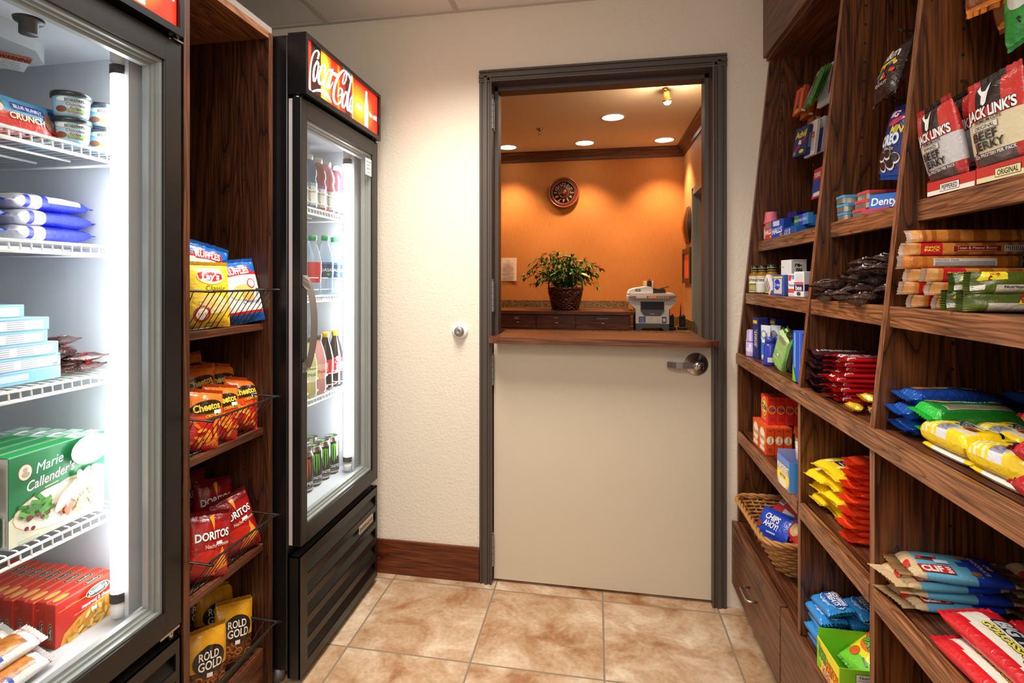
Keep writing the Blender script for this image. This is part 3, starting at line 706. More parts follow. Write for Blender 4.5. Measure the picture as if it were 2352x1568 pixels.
# notice stuck on the drinks cooler's glass
mb = MB().box((-0.9433, 2.135, 1.762), (-0.9428, 2.196, 1.832), 0xF2F2F0)
for k, s_ in enumerate(('PLEASE BE SURE', 'DOOR IS', 'COMPLETELY', 'CLOSED')):
    v2, f2 = text2d(s_, 0.0075, None, 0.01); v2 = [(p[0]*0.9, p[1]) for p in v2]
    mb.add([(-0.9426, 2.1655+p[0]*0.8, 1.819-k*0.0145+p[1]) for p in v2], f2, 0x303034)
part(mb, 'notice_sticker', M_card, C2DOOR, _ORG[C2.name])
# thermostat and warning label inside the freezer
zc_ = 1.885-0.0452
kx, ky, _ = pZ(85, 42, zc_)
mb = MB().lathe([(0, zc_), (0.026, zc_), (0.024, zc_-0.006), (0.016, zc_-0.008), (0.016, zc_-0.03), (0, zc_-0.03)], 24, M=Matrix.Translation((kx-0.02, ky, 0)))
part(mb, 'thermostat_knob', M_rubber, C1)
A = pZ(-60, 105, zc_-0.001); Bq = pZ(75, 135, zc_-0.001); Cq = pZ(55, 166, zc_-0.001)
ux = Vector(Bq)-Vector(A); uy = Vector(Cq)-Vector(Bq)
mb = MB()
def wl(a, b, e=0): 
    p = Vector(A)+ux*a+uy*b; return (p.x, p.y, zc_-0.001-e)
mb.add([wl(0, 0), wl(1, 0), wl(1, 1), wl(0, 1)], [(0, 1, 2, 3)], 0xE8E6E2)
mb.add([wl(0, 0, .0004), wl(1, 0, .0004), wl(1, .36, .0004), wl(0, .36, .0004)], [(0, 1, 2, 3)], 0xD8602C)
v2, f2 = text2d('WARNING', 1, None, 0.03); 
mb.add([wl(0.72+p[0]*0.085, 0.19-p[1]*0.22, .0008) for p in v2], f2, 0x1A1412)
for k in range(4):
    v2, f2 = text2d(['Hazard moving parts', 'death or serious injury', 'unplug before servicing unit', 'do NOT shut off all power'][k], 1, None, 0.0)
    mb.add([wl(0.68+p[0]*0.028, 0.46+0.14*k-p[1]*0.09, .0008) for p in v2], f2, 0x2A2422)
part(mb, 'warning_label', M_card, C1, None)
# ---------------------------------------------------------------- office beyond the half door
OY, OZ, OX0, OX1 = 5.6, 2.63, -2.2, 0.84
struct(MB().box((OX0, 2.4701, -0.1), (OX1+0.1, OY+0.1, 0)), 'floor_office', mat('office_carpet', 0x6A5240, 0.9))
struct(MB().box((OX0, 2.4701, OZ), (OX1+0.1, OY+0.1, OZ+0.08)), 'ceiling_office', wallmat('office_ceiling', 0xEADCC6, 220, 0.2, 0.8))
struct(MB().box((OX0, OY, 0), (OX1+0.1, OY+0.1, OZ)), 'wall_office_back', M_orange)
struct(MB().box((OX0-0.1, 2.4701, 0), (OX0, OY+0.1, OZ)), 'wall_office_left', M_orange)
mb = MB().box((OX1, 2.4701, 2.12), (OX1+0.1, OY, OZ)).box((OX1, 5.04, 0), (OX1+0.1, OY, 2.12)).box((OX1, 2.4701, 0), (OX1+0.1, 4.05, 2.12))
struct(mb, 'wall_office_right', mat('tan_wall', 0xC08A50, 0.6))
cr = [(0, 0), (0, -0.095), (-0.012, -0.095), (-0.018, -0.07), (-0.055, -0.03), (-0.068, -0.022), (-0.068, 0)]
mb = MB().prism([(OY+a, OZ+b) for a, b in cr], 'x', OX0, OX1).prism([(OX1+a, OZ+b) for a, b in cr], 'y', 2.4701, OY)
struct(mb, 'trim_2', M_oakX)
M_greyframe = mat('grey_frame_paint', 0x8E9292, 0.4)
mb = MB()
for x, w_, y in ((-0.014, 0.014, 0), ):
    mb.box((OX1-0.015, 4.98, 0), (OX1+0.1, 5.045, 2.125)); mb.box((OX1-0.015, 4.05, 2.065), (OX1+0.1, 5.045, 2.125)); mb.box((OX1-0.015, 4.0, 0), (OX1+0.1, 4.06, 2.125))
    mb.box((OX1+0.02, 4.955, 0), (OX1+0.06, 4.98, 2.065)); mb.box((OX1-0.019, 4.99, 0), (OX1-0.015, 5.0, 2.1)); mb.box((OX1-0.019, 5.02, 0), (OX1-0.015, 5.03, 2.12))
struct(mb, 'trim_3', M_greyframe)
struct(MB().box((OX1+0.06, 4.06, 0.01), (OX1+0.1, 4.955, 2.06)).box((OX1+0.056, 4.9, 1.05), (OX1+0.06, 4.945, 1.25), mat=1).box((OX1+0.054, 4.905, 1.30), (OX1+0.06, 4.94, 1.42), mat=2), 'door_2', [M_greyframe, M_steel, mat('blue_label', 0x4A7AC8, 0.5)])
lamp_col = (1.0, 0.67, 0.40)
M_down = mat('downlight_glow', 0xFFFFFF, emit=(1.0, 0.93, 0.8), estr=12)
M_ring = mat('downlight_ring', 0xE8C8A0, 0.4)
dl = [(0.132, 4.487, 'recessed downlight nearest the spotlight in the office ceiling'), (-0.857, 5.31, 'recessed downlight over the paper notices, far end of the wall row'), (-0.109, 5.276, 'middle recessed downlight of the row along the orange wall'), (0.623, 5.297, 'recessed downlight in the corner above the copier')]
for x, y, lb in dl:
    t = thing('ceiling_downlight', lb, 'light', (x, y, OZ), 'office downlights')
    part(MB().lathe([(0.088, OZ-0.0015), (0.100, OZ-0.0015), (0.100, OZ-0.006), (0.084, OZ-0.004), (0.084, OZ-0.0015)], 32, M=Matrix.Translation((x, y, 0))), 'trim_ring', M_ring, t)
    part(MB().lathe([(0, OZ-0.001), (0.084, OZ-0.001), (0.084, OZ-0.003), (0, OZ-0.003)], 32, M=Matrix.Translation((x, y, 0))), 'lens', M_down, t)
    l = bpy.data.lights.new('downlight', 'SPOT'); l.energy = 86 if y > 5 else 60; l.color = lamp_col; l.spot_size = radians(96); l.spot_blend = 0.7; l.shadow_soft_size = 0.05
    o = bpy.data.objects.new('downlight_beam', l); COL.objects.link(o); o.location = (x, y, OZ-0.02); o.parent = None
sx_, sy_, _ = pZ(1527, 196, OZ)
sp = thing('spotlight', 'small brass ceiling spotlight shining near the doorway head', 'light', (sx_, sy_, OZ))
part(MB().lathe([(0, OZ-0.001), (0.055, OZ-0.001), (0.05, OZ-0.014), (0, OZ-0.016)], 28, M=Matrix.Translation((sx_, sy_, 0))), 'canopy', M_ring, sp)
M_brass = mat('brass', 0xC8A468, 0.25, 1.0)
part(MB().tube([(sx_, sy_, OZ-0.015), (sx_+0.01, sy_-0.005, OZ-0.05)], 0.007, 10), 'stem', M_brass, sp)
tq = Matrix.Translation((sx_+0.008, sy_-0.01, OZ-0.045)) @ Matrix.Rotation(radians(14), 4, 'X') @ Matrix.Rotation(radians(-8), 4, 'Y')
part(MB().lathe([(0, 0), (0.018, 0), (0.02, -0.04), (0.031, -0.055), (0.031, -0.065), (0.026, -0.065), (0, -0.06)], 24, M=tq), 'lamp_head', M_brass, sp)
part(MB().lathe([(0, -0.0602), (0.0255, -0.0655), (0.022, -0.078), (0.012, -0.086), (0, -0.088)], 20, M=tq), 'bulb', mat('spot_bulb', 0xFFFFFF, emit=(1, 0.92, 0.78), estr=30), sp)
l = bpy.data.lights.new('spot', 'POINT'); l.energy = 8; l.color = (1.0, 0.72, 0.42); l.shadow_soft_size = 0.03
o = bpy.data.objects.new('spotlight_beam', l); COL.objects.link(o); o.location = (sx_+0.02, sy_-0.06, OZ-0.16)
# sprinkler head
qx, qy = -0.48, 4.72
sk = thing('sprinkler_head', 'small metal sprinkler head on the office ceiling', 'sprinkler', (qx, qy, OZ))
mb = MB().lathe([(0, OZ-0.0005), (0.03, OZ-0.0005), (0.026, OZ-0.008), (0.008, OZ-0.01), (0.008, OZ-0.022), (0, OZ-0.022)], 20, M=Matrix.Translation((qx, qy, 0)))
mb.tube([(qx-0.008, qy, OZ-0.02), (qx-0.012, qy, OZ-0.035), (qx, qy, OZ-0.05)], 0.002, 6); mb.tube([(qx+0.008, qy, OZ-0.02), (qx+0.012, qy, OZ-0.035), (qx, qy, OZ-0.05)], 0.002, 6)
mb.lathe([(0, OZ-0.048), (0.014, OZ-0.048), (0.014, OZ-0.051), (0, OZ-0.051)], 16, M=Matrix.Translation((qx, qy, 0)))
part(mb, 'sprinkler_frame', M_chrome, sk)
# clock
ck = pY(1295, 443, OY); cr_ = 0.158
clk = thing('wall_clock', 'round copper-rimmed wall clock on the orange wall', 'clock', (ck[0], OY, ck[2]))
R = Matrix.Translation((ck[0], OY-0.0005, ck[2])) @ Matrix.Rotation(pi/2, 4, 'X')
M_cop = mat('copper_rim', 0xA8603C, 0.3, 0.55); M_maroon = mat('maroon_ring', 0x5E2418, 0.35); M_face = mat('dark_face', 0x241A0E, 0.5); M_gold = mat('gold_figures', 0xC08A58, 0.45)
part(MB().lathe([(cr_*0.96, 0.0), (cr_, 0.004), (cr_, 0.03), (cr_*0.97, 0.042), (cr_*0.9, 0.04), (cr_*0.87, 0.03)], 56, M=R).lathe([(cr_*0.685, 0.026), (cr_*0.70, 0.033), (cr_*0.735, 0.033), (cr_*0.745, 0.026)], 56, M=R), 'rim', M_cop, clk)
part(MB().lathe([(cr_*0.88, 0.03), (cr_*0.80, 0.038), (cr_*0.73, 0.03)], 56, M=R), 'ring', M_maroon, clk)
face = part(MB().lathe([(0, 0.022), (cr_*0.74, 0.022), (cr_*0.74, 0.018), (0, 0.018)], 48, M=R), 'dial', M_face, clk)
mb = MB()
for k in range(1, 13):
    a = pi/2-k*pi/6; v2, f2 = text2d(str(k), 0.036, None, 0.012, 0.18)
    v2 = rot2([(p[0]*0.9, p[1]) for p in v2], a-pi/2, cr_*0.52*cos(a), cr_*0.52*sin(a))
    mb.add([(ck[0]+p[0], OY-0.0238, ck[2]+p[1]) for p in v2], f2)
part(mb, 'numerals', M_gold, face, _ORG[clk.name])
part(MB().lathe([(0, 0.025), (cr_*0.29, 0.025), (cr_*0.29, 0.022), (0, 0.022)], 32, M=R), 'centre_disc', M_maroon, face, _ORG[clk.name])
part(MB().lathe([(cr_*0.28, 0.023), (cr_*0.30, 0.029), (cr_*0.325, 0.023)], 40, M=R), 'centre_ring', M_cop, face, _ORG[clk.name])
mb = MB()
for ang, ln, w_ in ((radians(186), cr_*0.42, 0.0035), (radians(190), cr_*0.3, 0.005)):
    mb.add([(ck[0]+x*cos(ang)-y*sin(ang), OY-0.0265, ck[2]+x*sin(ang)+y*cos(ang)) for x, y in ((-0.01, -w_/2), (ln, -w_/4), (ln, w_/4), (-0.01, w_/2))], [(0, 1, 2, 3)])
mb.lathe([(0, 0.029), (0.006, 0.029), (0.006, 0.026), (0, 0.026)], 12, M=R)
part(mb, 'hands', M_gold, face, _ORG[clk.name])
# paper notices
for (u0, v0, u1, v1, lb, lines) in ((1148, 592, 1187, 645, 'typed paper notice pinned on the orange wall left of the plant', 1), (1126, 596, 1146, 650, 'second paper notice half hidden by the door frame', 1)):
    a = pY(u0, v0, OY-0.002); b = pY(u1, v1, OY-0.002)
    mb = MB(); n = 8
    vs = [(a[0]+(b[0]-a[0])*i/n, OY-0.002-0.006*(i/n)**2*(1 if j == 0 else 0), a[2]+(b[2]-a[2])*(1-j)+0) for j in range(2) for i in range(n+1)]
    vs = [(a[0]+(b[0]-a[0])*i/n, OY-0.0015-0.010*(0.0 if j else (i/n)**2), (b[2] if j == 0 else a[2])) for j in range(2) for i in range(n+1)]
    mb.add(vs, [(i, i+1, n+2+i, n+1+i) for i in range(n)], 0xE8CDB8, smooth=True)
    rnd = random.Random(3)
    for k in range(15):
        z = a[2]-0.03-k*0.0135; 
        if z < b[2]+0.02: break
        w_ = (b[0]-a[0])*(0.72 if k not in (0, 1, 9) else 0.3)*(0.8+0.2*rnd.random()); cx = (a[0]+b[0])/2
        mb.box((cx-w_/2, OY-0.0135, z-0.0016), (cx+w_/2, OY-0.0128, z+0.0016), 0x8A7468)
    o = mb.build('paper_notice', [M_card], loc=(0, 0, 0)); tag(o, lb, 'notice')
# counter, drawer bank and splashback
M_gran = wallmat('granite', 0x6E5530, 90, 0.1, 0.25)
N, L, b_ = nodes(M_gran); t_ = N.new('ShaderNodeTexCoord'); n_ = N.new('ShaderNodeTexNoise'); n_.inputs['Scale'].default_value = 130; n_.inputs['Detail'].default_value = 4; L.new(t_.outputs['Object'], n_.inputs['Vector'])
r_ = N.new('ShaderNodeValToRGB'); L.new(n_.outputs['Fac'], r_.inputs[0]); r_.color_ramp.elements[0].position = 0.38; r_.color_ramp.elements[0].color = (*lin(0x3E2C14), 1); r_.color_ramp.elements[1].position = 0.62; r_.color_ramp.elements[1].color = (*lin(0x94784A), 1); L.new(r_.outputs[0], b_.inputs['Base Color'])
ct = thing('office_counter', 'brown granite office counter along the orange wall', 'counter', (-0.4, 5.3, 0.0))
part(MB().bbox((-1.9, 4.95, 0.845), (0.835, 5.597, 0.875), 0.004), 'worktop', M_gran, ct)
part(MB().box((-1.9, 5.578, 0.8755), (0.835, 5.5985, 0.965)).box((0.817, 4.96, 0.8755), (0.8385, 5.577, 0.965)), 'splashback', M_gran, ct)
part(MB().box((-1.9, 5.0, 0.0), (0.835, 5.595, 0.844)), 'base', M_oakX, ct)
hb = thing('drawer_bank', 'row of three shallow oak drawers raised on the office counter', 'drawers', (-0.5, 5.25, 0.8755))
part(MB().bbox((-1.6, 4.985, 1.010), (0.335, 5.44, 1.046), 0.004), 'top_board', M_oakX, hb)
part(MB().box((-1.6, 5.035, 0.8757), (0.300, 5.44, 1.0095)), 'carcass', M_oakDrawer, hb)
part(MB().box((-1.6, 5.441, 0.8757), (0.312, 5.576, 1.046)).box((-1.6, 5.555, 1.0465), (0.312, 5.577, 1.118), mat=1), 'splashback', [M_oakX, M_gran], hb)
for x0, x1, m in ((-0.905, -0.548, 2), (-0.541, -0.189, 1), (-0.182, 0.292, 3)):
    dr = part(MB().bbox((x0, 5.018, 0.882), (x1, 5.0345, 1.004), 0.002), 'drawer', M_oakDrawer, hb)
    cx = (x0+x1)/2; pw = 0.03
    part(MB().tube([(cx-pw, 5.018, 0.934), (cx-pw, 5.004, 0.934), (cx+pw, 5.004, 0.934), (cx+pw, 5.018, 0.934)], 0.0035, 8), 'pull', M_chrome, dr, _ORG[hb.name])
    mb = MB()
    if m == 2: mb.box((cx-0.02, 5.0165, 0.978), (cx+0.02, 5.0178, 0.984), 0xC8A088); mb.box((cx-0.02, 5.0165, 0.965), (cx+0.02, 5.0178, 0.973), 0xC8A088)
    elif m == 1: mb.box((cx-0.02, 5.0165, 0.976), (cx+0.02, 5.0178, 0.984), 0xC8A088)
    else: mb.box((cx-0.05, 5.0165, 0.973), (cx+0.05, 5.0178, 0.981), 0xC0A898)
    part(mb, 'label_strip', M_card, dr, _ORG[hb.name])
# copier
PX, PY, PZ0 = 0.49, 5.20, 0.876
pr = thing('office_copier', 'white and grey multifunction copier on the office counter', 'printer', (PX, PY, PZ0))
def P3(mb, *q, **k): return mb
M_pw = mat('copier_white', 0xD2D6DC, 0.4); M_pg = mat('copier_slate', 0x505866, 0.45); M_pd = mat('copier_dark', 0x14161A, 0.4); M_ptaupe = mat('copier_taupe', 0x8A7466, 0.4)
s_ = 0.42/108.0
def pp(u, v): return ((u-1491)*s_, (755-v)*s_)
def poly_px(pts): return [(PX+pp(u, v)[0], PZ0+pp(u, v)[1]) for u, v in pts]
yf = PY-0.16
mb = MB().prism(poly_px([(1454, 754.9), (1465, 755), (1471, 749), (1511, 749), (1517, 755), (1528, 754.9), (1528, 740), (1454, 740)]), 'y', yf, yf+0.34)
part(mb, 'paper_tray', M_pg, pr)
mb = MB().prism(poly_px([(1454, 739.8), (1528, 739.8), (1528, 707), (1543, 691), (1543, 684), (1438, 684), (1438, 691), (1454, 707)]), 'y', yf+0.002, yf+0.34)
part(mb, 'body', M_pw, pr)
mb = MB().prism(poly_px([(1437, 683.8), (1544, 683.8), (1544, 678), (1538, 671), (1537, 670), (1443, 672), (1437, 677)]), 'y', yf-0.012, yf+0.33)
part(mb, 'scanner_bed', M_pw, pr)
cpn = part(MB().prism(poly_px([(1438, 677), (1543, 675), (1543, 679), (1526, 685), (1452, 685), (1438, 680)]), 'y', yf-0.0165, yf-0.0125), 'control_panel', M_ptaupe, pr)
mb = MB()
for k in range(8):
    a = poly_px([(1455+k*2.9, 676.5), (1457.2+k*2.9, 681.5)]); mb.box((a[0][0], yf-0.019, a[1][1]), (a[1][0], yf-0.0166, a[0][1]), 0xF0EAE2)
a = poly_px([(1482, 676.5), (1500, 681.5)]); mb.box((a[0][0], yf-0.019, a[1][1]), (a[1][0], yf-0.0166, a[0][1]), 0xF0A860)
a = poly_px([(1482, 682), (1489, 684)]); mb.box((a[0][0], yf-0.019, a[1][1]), (a[1][0], yf-0.0166, a[0][1]), 0x6A80E0)
for k in range(10):
    a = poly_px([(1503+(k % 5)*5.2, 677.0+(k//5)*3.2), (1506+(k % 5)*5.2, 679.2+(k//5)*3.2)]); mb.box((a[0][0], yf-0.019, a[1][1]), (a[1][0], yf-0.0166, a[0][1]), 0xC8B8A8)
part(mb, 'button', M_card, cpn, _ORG[pr.name])
part(MB().prism(poly_px([(1438, 671.5), (1493, 670.2), (1493, 661), (1489, 655.5), (1478, 655), (1453, 659), (1442, 663)]), 'y', yf+0.02, yf+0.32), 'document_feeder', M_pw, pr)
part(MB().prism(poly_px([(1493.5, 670.0), (1522, 669), (1520, 660), (1508, 663), (1502, 660), (1493.5, 658)]), 'y', yf+0.04, yf+0.30).prism(poly_px([(1503, 663), (1531, 656), (1532, 654.5), (1530, 654.5), (1520, 659)]), 'y', yf+0.1, yf+0.25), 'feeder_tray', M_pd, pr)
part(MB().prism(poly_px([(1465, 709), (1517, 709), (1517, 689), (1465, 689)]), 'y', yf-0.0005, yf+0.0019), 'output_slot', M_pd, pr)
mb = MB().prism(poly_px([(1465, 707.5), (1517, 707.5), (1517, 710), (1508, 721), (1473, 721), (1465, 710)]), 'y', yf-0.004, yf-0.0006)
v2, f2 = text2d('brother', 0.010, None, 0.01); c0 = poly_px([(1491, 717)])[0]
mb.add([(c0[0]+p[0], yf-0.0045, c0[1]+p[1]) for p in v2], f2, mat=1)
part(mb, 'output_lip', [M_pg, M_pw], pr)
mb = MB(); a = poly_px([(1461, 738), (1522, 723)]); mb.box((a[0][0], yf-0.0004, a[0][1]), (a[1][0], yf+0.0018, a[1][1]), 0xE6E8EC)
for (u0, u1) in ((1461, 1476), (1512, 1522)):
    a = poly_px([(u0, 737.5), (u1, 723.5)]); mb.box((a[0][0], yf-0.001, a[0][1]), (a[1][0], yf-0.0005, a[1][1]), 0x2A50A0)
for k in range(3):
    a = poly_px([(1463, 727+4*k), (1474, 728+4*k)]); mb.box((a[0][0], yf-0.0016, a[1][1]), (a[1][0], yf-0.0011, a[0][1]), 0xE8EEF8)
    a = poly_px([(1479, 726+4*k), (1493, 727+4*k)]); mb.box((a[0][0], yf-0.001, a[1][1]), (a[1][0], yf-0.0005, a[0][1]), 0xA8AAB0)
    a = poly_px([(1497, 726+4*k), (1509, 727+4*k)]); mb.box((a[0][0], yf-0.001, a[1][1]), (a[1][0], yf-0.0005, a[0][1]), 0xA8AAB0)
a = poly_px([(1514, 735), (1520, 727)]); mb.box((a[0][0], yf-0.0016, a[0][1]), (a[1][0], yf-0.0011, a[1][1]), 0xD8DCC8)
part(mb, 'promo_sticker', M_card, pr)
mb = MB(); a = poly_px([(1454, 666), (1465, 661)]); mb.box((a[0][0], yf+0.0185, a[0][1]), (a[1][0], yf+0.0199, a[1][1]), 0x2A2024)
v2, f2 = text2d('MFC', 0.011, None, 0.02); c0 = ((a[0][0]+a[1][0])/2, (a[0][1]+a[1][1])/2); mb.add([(c0[0]+p[0], yf+0.0181, c0[1]+p[1]) for p in v2], f2, 0xE8E0E0)
part(mb, 'badge', M_card, pr)
# outlet with plugged adapter
oc = pY(1489, 656, OY)
ot = thing('wall_outlet', 'cream wall outlet just above the copier', 'outlet', (oc[0], OY, oc[2]))
part(MB().bbox((oc[0]-0.048, OY-0.007, oc[2]-0.045), (oc[0]+0.048, OY-0.0005, oc[2]+0.045), 0.003), 'cover_plate', mat('cream_plate', 0xE0CDA0, 0.4), ot)
ad_ = thing('power_adapter', 'black power adapter plugged in above the copier', 'adapter', (oc[0]+0.005, OY-0.02, oc[2]))
part(MB().bbox((oc[0]-0.014, OY-0.062, oc[2]-0.03), (oc[0]+0.026, OY-0.0075, oc[2]+0.05), 0.004), 'housing', M_pd, ad_)
part(MB().tube([(oc[0]+0.006, OY-0.04, oc[2]+0.05), (oc[0]+0.006, OY-0.045, oc[2]+0.066)], 0.004, 8), 'strain_relief', M_pd, ad_)
# two radios in a charger
for u, yy, lb in ((1541, 5.2, 'black two-way radio standing right beside the copier'), (1567, 5.2, 'black two-way radio nearest the office corner')):
    a = pY(u, 745, yy); x = a[0]
    rd = thing('two_way_radio', lb, 'radio', (x, yy, 0.876), 'radios on the counter')
    part(MB().bbox((x-0.026, yy-0.02, 0.9), (x+0.026, yy+0.02, 1.0), 0.006), 'radio_body', M_pd, rd)
    part(MB().tube([(x-0.014, yy, 1.0), (x-0.014, yy, 1.05), (x-0.012, yy, 1.12)], [0.006, 0.005, 0.003], 8), 'antenna', M_pd, rd)
    part(MB().lathe([(0, 1.0), (0.007, 1.0), (0.007, 1.012), (0, 1.012)], 12, M=Matrix.Translation((x+0.012, yy, 0))), 'knob', M_pd, rd)
    part(MB().box((x-0.018, yy-0.0215, 0.925), (x+0.018, yy-0.0202, 0.96)), 'speaker_grille', M_rubber, rd)
    ch = thing('radio_charger', 'black charging cradle under the radio %s' % ('beside the copier' if u < 1550 else 'nearest the corner'), 'charger', (x, yy, 0.876))
    part(MB().bbox((x-0.04, yy-0.045, 0.8755), (x+0.04, yy+0.045, 0.8995), 0.006), 'cradle', M_rubber, ch)
# pictures on the right wall
M_art = mat('copper_art', 0xD8582A, 0.4)
cx_ = OX1-0.004; zc, yc_ = 1.83, 5.30
ov = thing('wall_mask', 'curved copper and wood wall decoration in the office corner', 'decoration', (OX1, yc_, zc))
pts = [(cx_, yc_-0.16), (cx_-0.03, yc_-0.155), (cx_-0.05, yc_-0.06), (cx_-0.054, yc_), (cx_-0.05, yc_+0.06), (cx_-0.03, yc_+0.155), (cx_, yc_+0.16)]
def lens(z): return max(0.12, cos((z-zc)/0.17*pi/2*0.86))
mb = MB(); nz = 14; vs = []
for k in range(nz+1):
    z = zc-0.165+0.33*k/nz; f = lens(z)
    for (x, y) in pts: vs.append((cx_+(x-cx_)*f, yc_+(y-yc_)*(0.55+0.45*f), z))
m = len(pts); fs = [(k*m+i, k*m+i+1, (k+1)*m+i+1, (k+1)*m+i) for k in range(nz) for i in range(m-1)]+[tuple(range(m)), tuple(nz*m+q for q in range(m))]+[(k*m, (k+1)*m, (k+1)*m+m-1, k*m+m-1) for k in range(nz)]
part(MB().add(vs, fs), 'shell', mat('dark_wood_trim', 0x3A2414, 0.4), ov)
mb = MB(); vs = []
for k in range(nz+1):
    z = zc-0.15+0.30*k/nz; f = lens(z)
    for y in (-0.055, -0.02, 0.02, 0.055): vs.append((cx_-0.0545*f-0.0015+0.004*abs(y)/0.055, yc_+y*f, z))
part(MB().add(vs, [(k*4+i, k*4+i+1, k*4+5+i, k*4+4+i) for k in range(nz) for i in range(3)]), 'inlay', M_art, ov)
fr = thing('framed_picture', 'small square picture with orange centre low on the office corner wall', 'picture', (OX1, 5.28, 1.45))
y0, y1, z0, z1 = 5.07, 5.50, 1.295, 1.615
part(MB().box((OX1-0.03, y0, z0), (OX1-0.0005, y0+0.05, z1)).box((OX1-0.03, y1-0.05, z0), (OX1-0.0005, y1, z1)).box((OX1-0.03, y0+0.05, z0), (OX1-0.0005, y1-0.05, z0+0.045)).box((OX1-0.03, y0+0.05, z1-0.045), (OX1-0.0005, y1-0.05, z1)), 'frame', mat('dark_frame', 0x3E2A16, 0.45), fr)
part(MB().box((OX1-0.018, y0+0.05, z0+0.045), (OX1-0.008, y1-0.05, z1-0.045)), 'panel', M_art, fr)
# plant in a basket
bx0, by0, bz0 = -0.285, 5.16, 1.0465
pl = thing('potted_plant', 'leafy green mixed plant in a dark wicker basket on the drawer bank', 'plant', (bx0, by0, bz0))
def wicker(mb, cx, cy, z0, z1, rb, rt, rows, r, n=64, wav=14, amp=0.004, oval=1.0, sl=0.0):
    for k in range(rows):
        t = (k+0.5)/rows; z = z0+(z1-z0)*t; R_ = rb+(rt-rb)*t
        pts = []
        for q in range(n):
            a = 2*pi*q/n; rr = R_+amp*sin(wav*a+(pi if k % 2 else 0)); pts.append((cx+rr*cos(a), cy+rr*sin(a)*oval, z+sl*sin(3*a+k)))
        mb.tube(pts, r, 6, closed=True)
M_wick = mat('dark_wicker', 0x4A2014, 0.3, spec=0.6)
mb = MB(); wicker(mb, bx0, by0, bz0+0.004, bz0+0.20, 0.115, 0.155, 12, 0.0085, amp=0.006, sl=0.005)
rnd = random.Random(2)
for k in range(40):
    a = rnd.random()*2*pi; da = 0.9*(1 if rnd.random() > 0.4 else -1); pts = []
    for q in range(9):
        t = q/8; aa = a+da*t; R_ = 0.122+0.038*(0.1+0.85*t); pts.append((bx0+R_*cos(aa), by0+R_*sin(aa), bz0+0.03+0.14*t))
    mb.tube(pts, 0.005, 6)
for k in range(3):
    pts = [(bx0+(0.158+0.004*sin(12*q*2*pi/48+k*2))*cos(q*2*pi/48), by0+(0.158+0.004*sin(12*q*2*pi/48+k*2))*sin(q*2*pi/48), bz0+0.2+0.006*cos(12*q*2*pi/48+k*2)) for q in range(48)]
    mb.tube(pts, 0.007, 6, closed=True)
mb.lathe([(0, bz0), (0.112, bz0), (0.14, bz0+0.17), (0, bz0+0.17)], 24, M=Matrix.Translation((bx0, by0, 0)))
bk = part(mb, 'basket', M_wick, pl)
mb = MB()
for k in range(2): mb.tube([(bx0+0.158*cos(pi*q/20)*(1-0.06*sin(pi*q/20)), by0+0.008*sin(q+k*pi), bz0+0.2+0.30*sin(pi*q/20)) for q in range(21)], 0.007, 6)
part(mb, 'basket_handle', M_wick, pl)
def leaf(mb, p, d, up, l, w_, col, bend=0.25):
    d = Vector(d).normalized(); s = d.cross(Vector(up)); 
    if s.length < 1e-4: s = d.orthogonal()
    s.normalize(); n_ = s.cross(d); vs = []; prof = [(0, 0.0), (0.2, 0.7), (0.45, 1.0), (0.75, 0.6), (1.0, 0.0)]
    P = Vector(p)
    for t, wd in prof:
        c = P+d*(l*t)-n_*(bend*l*t*t); 
        vs += [c-s*(w_*wd/2)+n_*(0.12*w_*wd), c, c+s*(w_*wd/2)+n_*(0.12*w_*wd)]
    fs = []
    for k in range(4): fs += [(k*3, k*3+1, k*3+4, k*3+3), (k*3+1, k*3+2, k*3+5, k*3+4)]
    mb.add(vs, fs, col, 0, True)
rnd = random.Random(11); st = MB(); lf = MB()
greens = [0x2E5214, 0x3C661C, 0x4C7A22, 0x58702C, 0x6E7E3E]
for k in range(64):
    a = rnd.uniform(0, 2*pi); tl = rnd.uniform(0.25, 1.0)
    out = 0.05+0.30*tl*abs(cos(a))+0.04; hgt = rnd.uniform(0.12, 0.42)*(1.1-0.35*tl)
    side = cos(a)
    if side > 0.3: out *= 0.72
    P = []; n = 7
    for q in range(n+1):
        t = q/n; P.append(Vector((bx0+0.06*cos(a)+out*cos(a)*t**1.2, by0+0.05*sin(a)+min(out, 0.2)*sin(a)*t*0.8, bz0+0.17+hgt*sin(t*pi*0.62)-(0.05 if abs(side) > 0.6 else 0)*t)))
    st.tube(P, [0.0028*(1-0.7*q/n) for q in range(n+1)], 5, 0x5A4A24)
    for q in range(1, n+1):
        for _ in range(3):
            d = (P[q]-P[q-1]).normalized()+Vector((rnd.uniform(-.9, .9), rnd.uniform(-.9, .9), rnd.uniform(-.9, .35)))
            leaf(lf, P[q]+Vector((rnd.uniform(-.01, .01),)*3), d, (0, 0, 1), rnd.uniform(0.04, 0.066), rnd.uniform(0.018, 0.028), greens[rnd.randrange(5)])
for k in range(150):   # fine fern filling over the basket rim
    a = rnd.uniform(0, 2*pi); rr = sqrt(rnd.random())*0.14; P = Vector((bx0+rr*cos(a), by0+rr*sin(a)*0.9, bz0+0.17+rnd.uniform(0, 0.12)))
    leaf(lf, P, (rnd.uniform(-1, 1), rnd.uniform(-1.2, .6), rnd.uniform(-.2, .9)), (0, 0, 1), rnd.uniform(0.03, 0.05), rnd.uniform(0.014, 0.024), (0x3E7A22, 0x5A9A34, 0x4A8A2A)[k % 3])
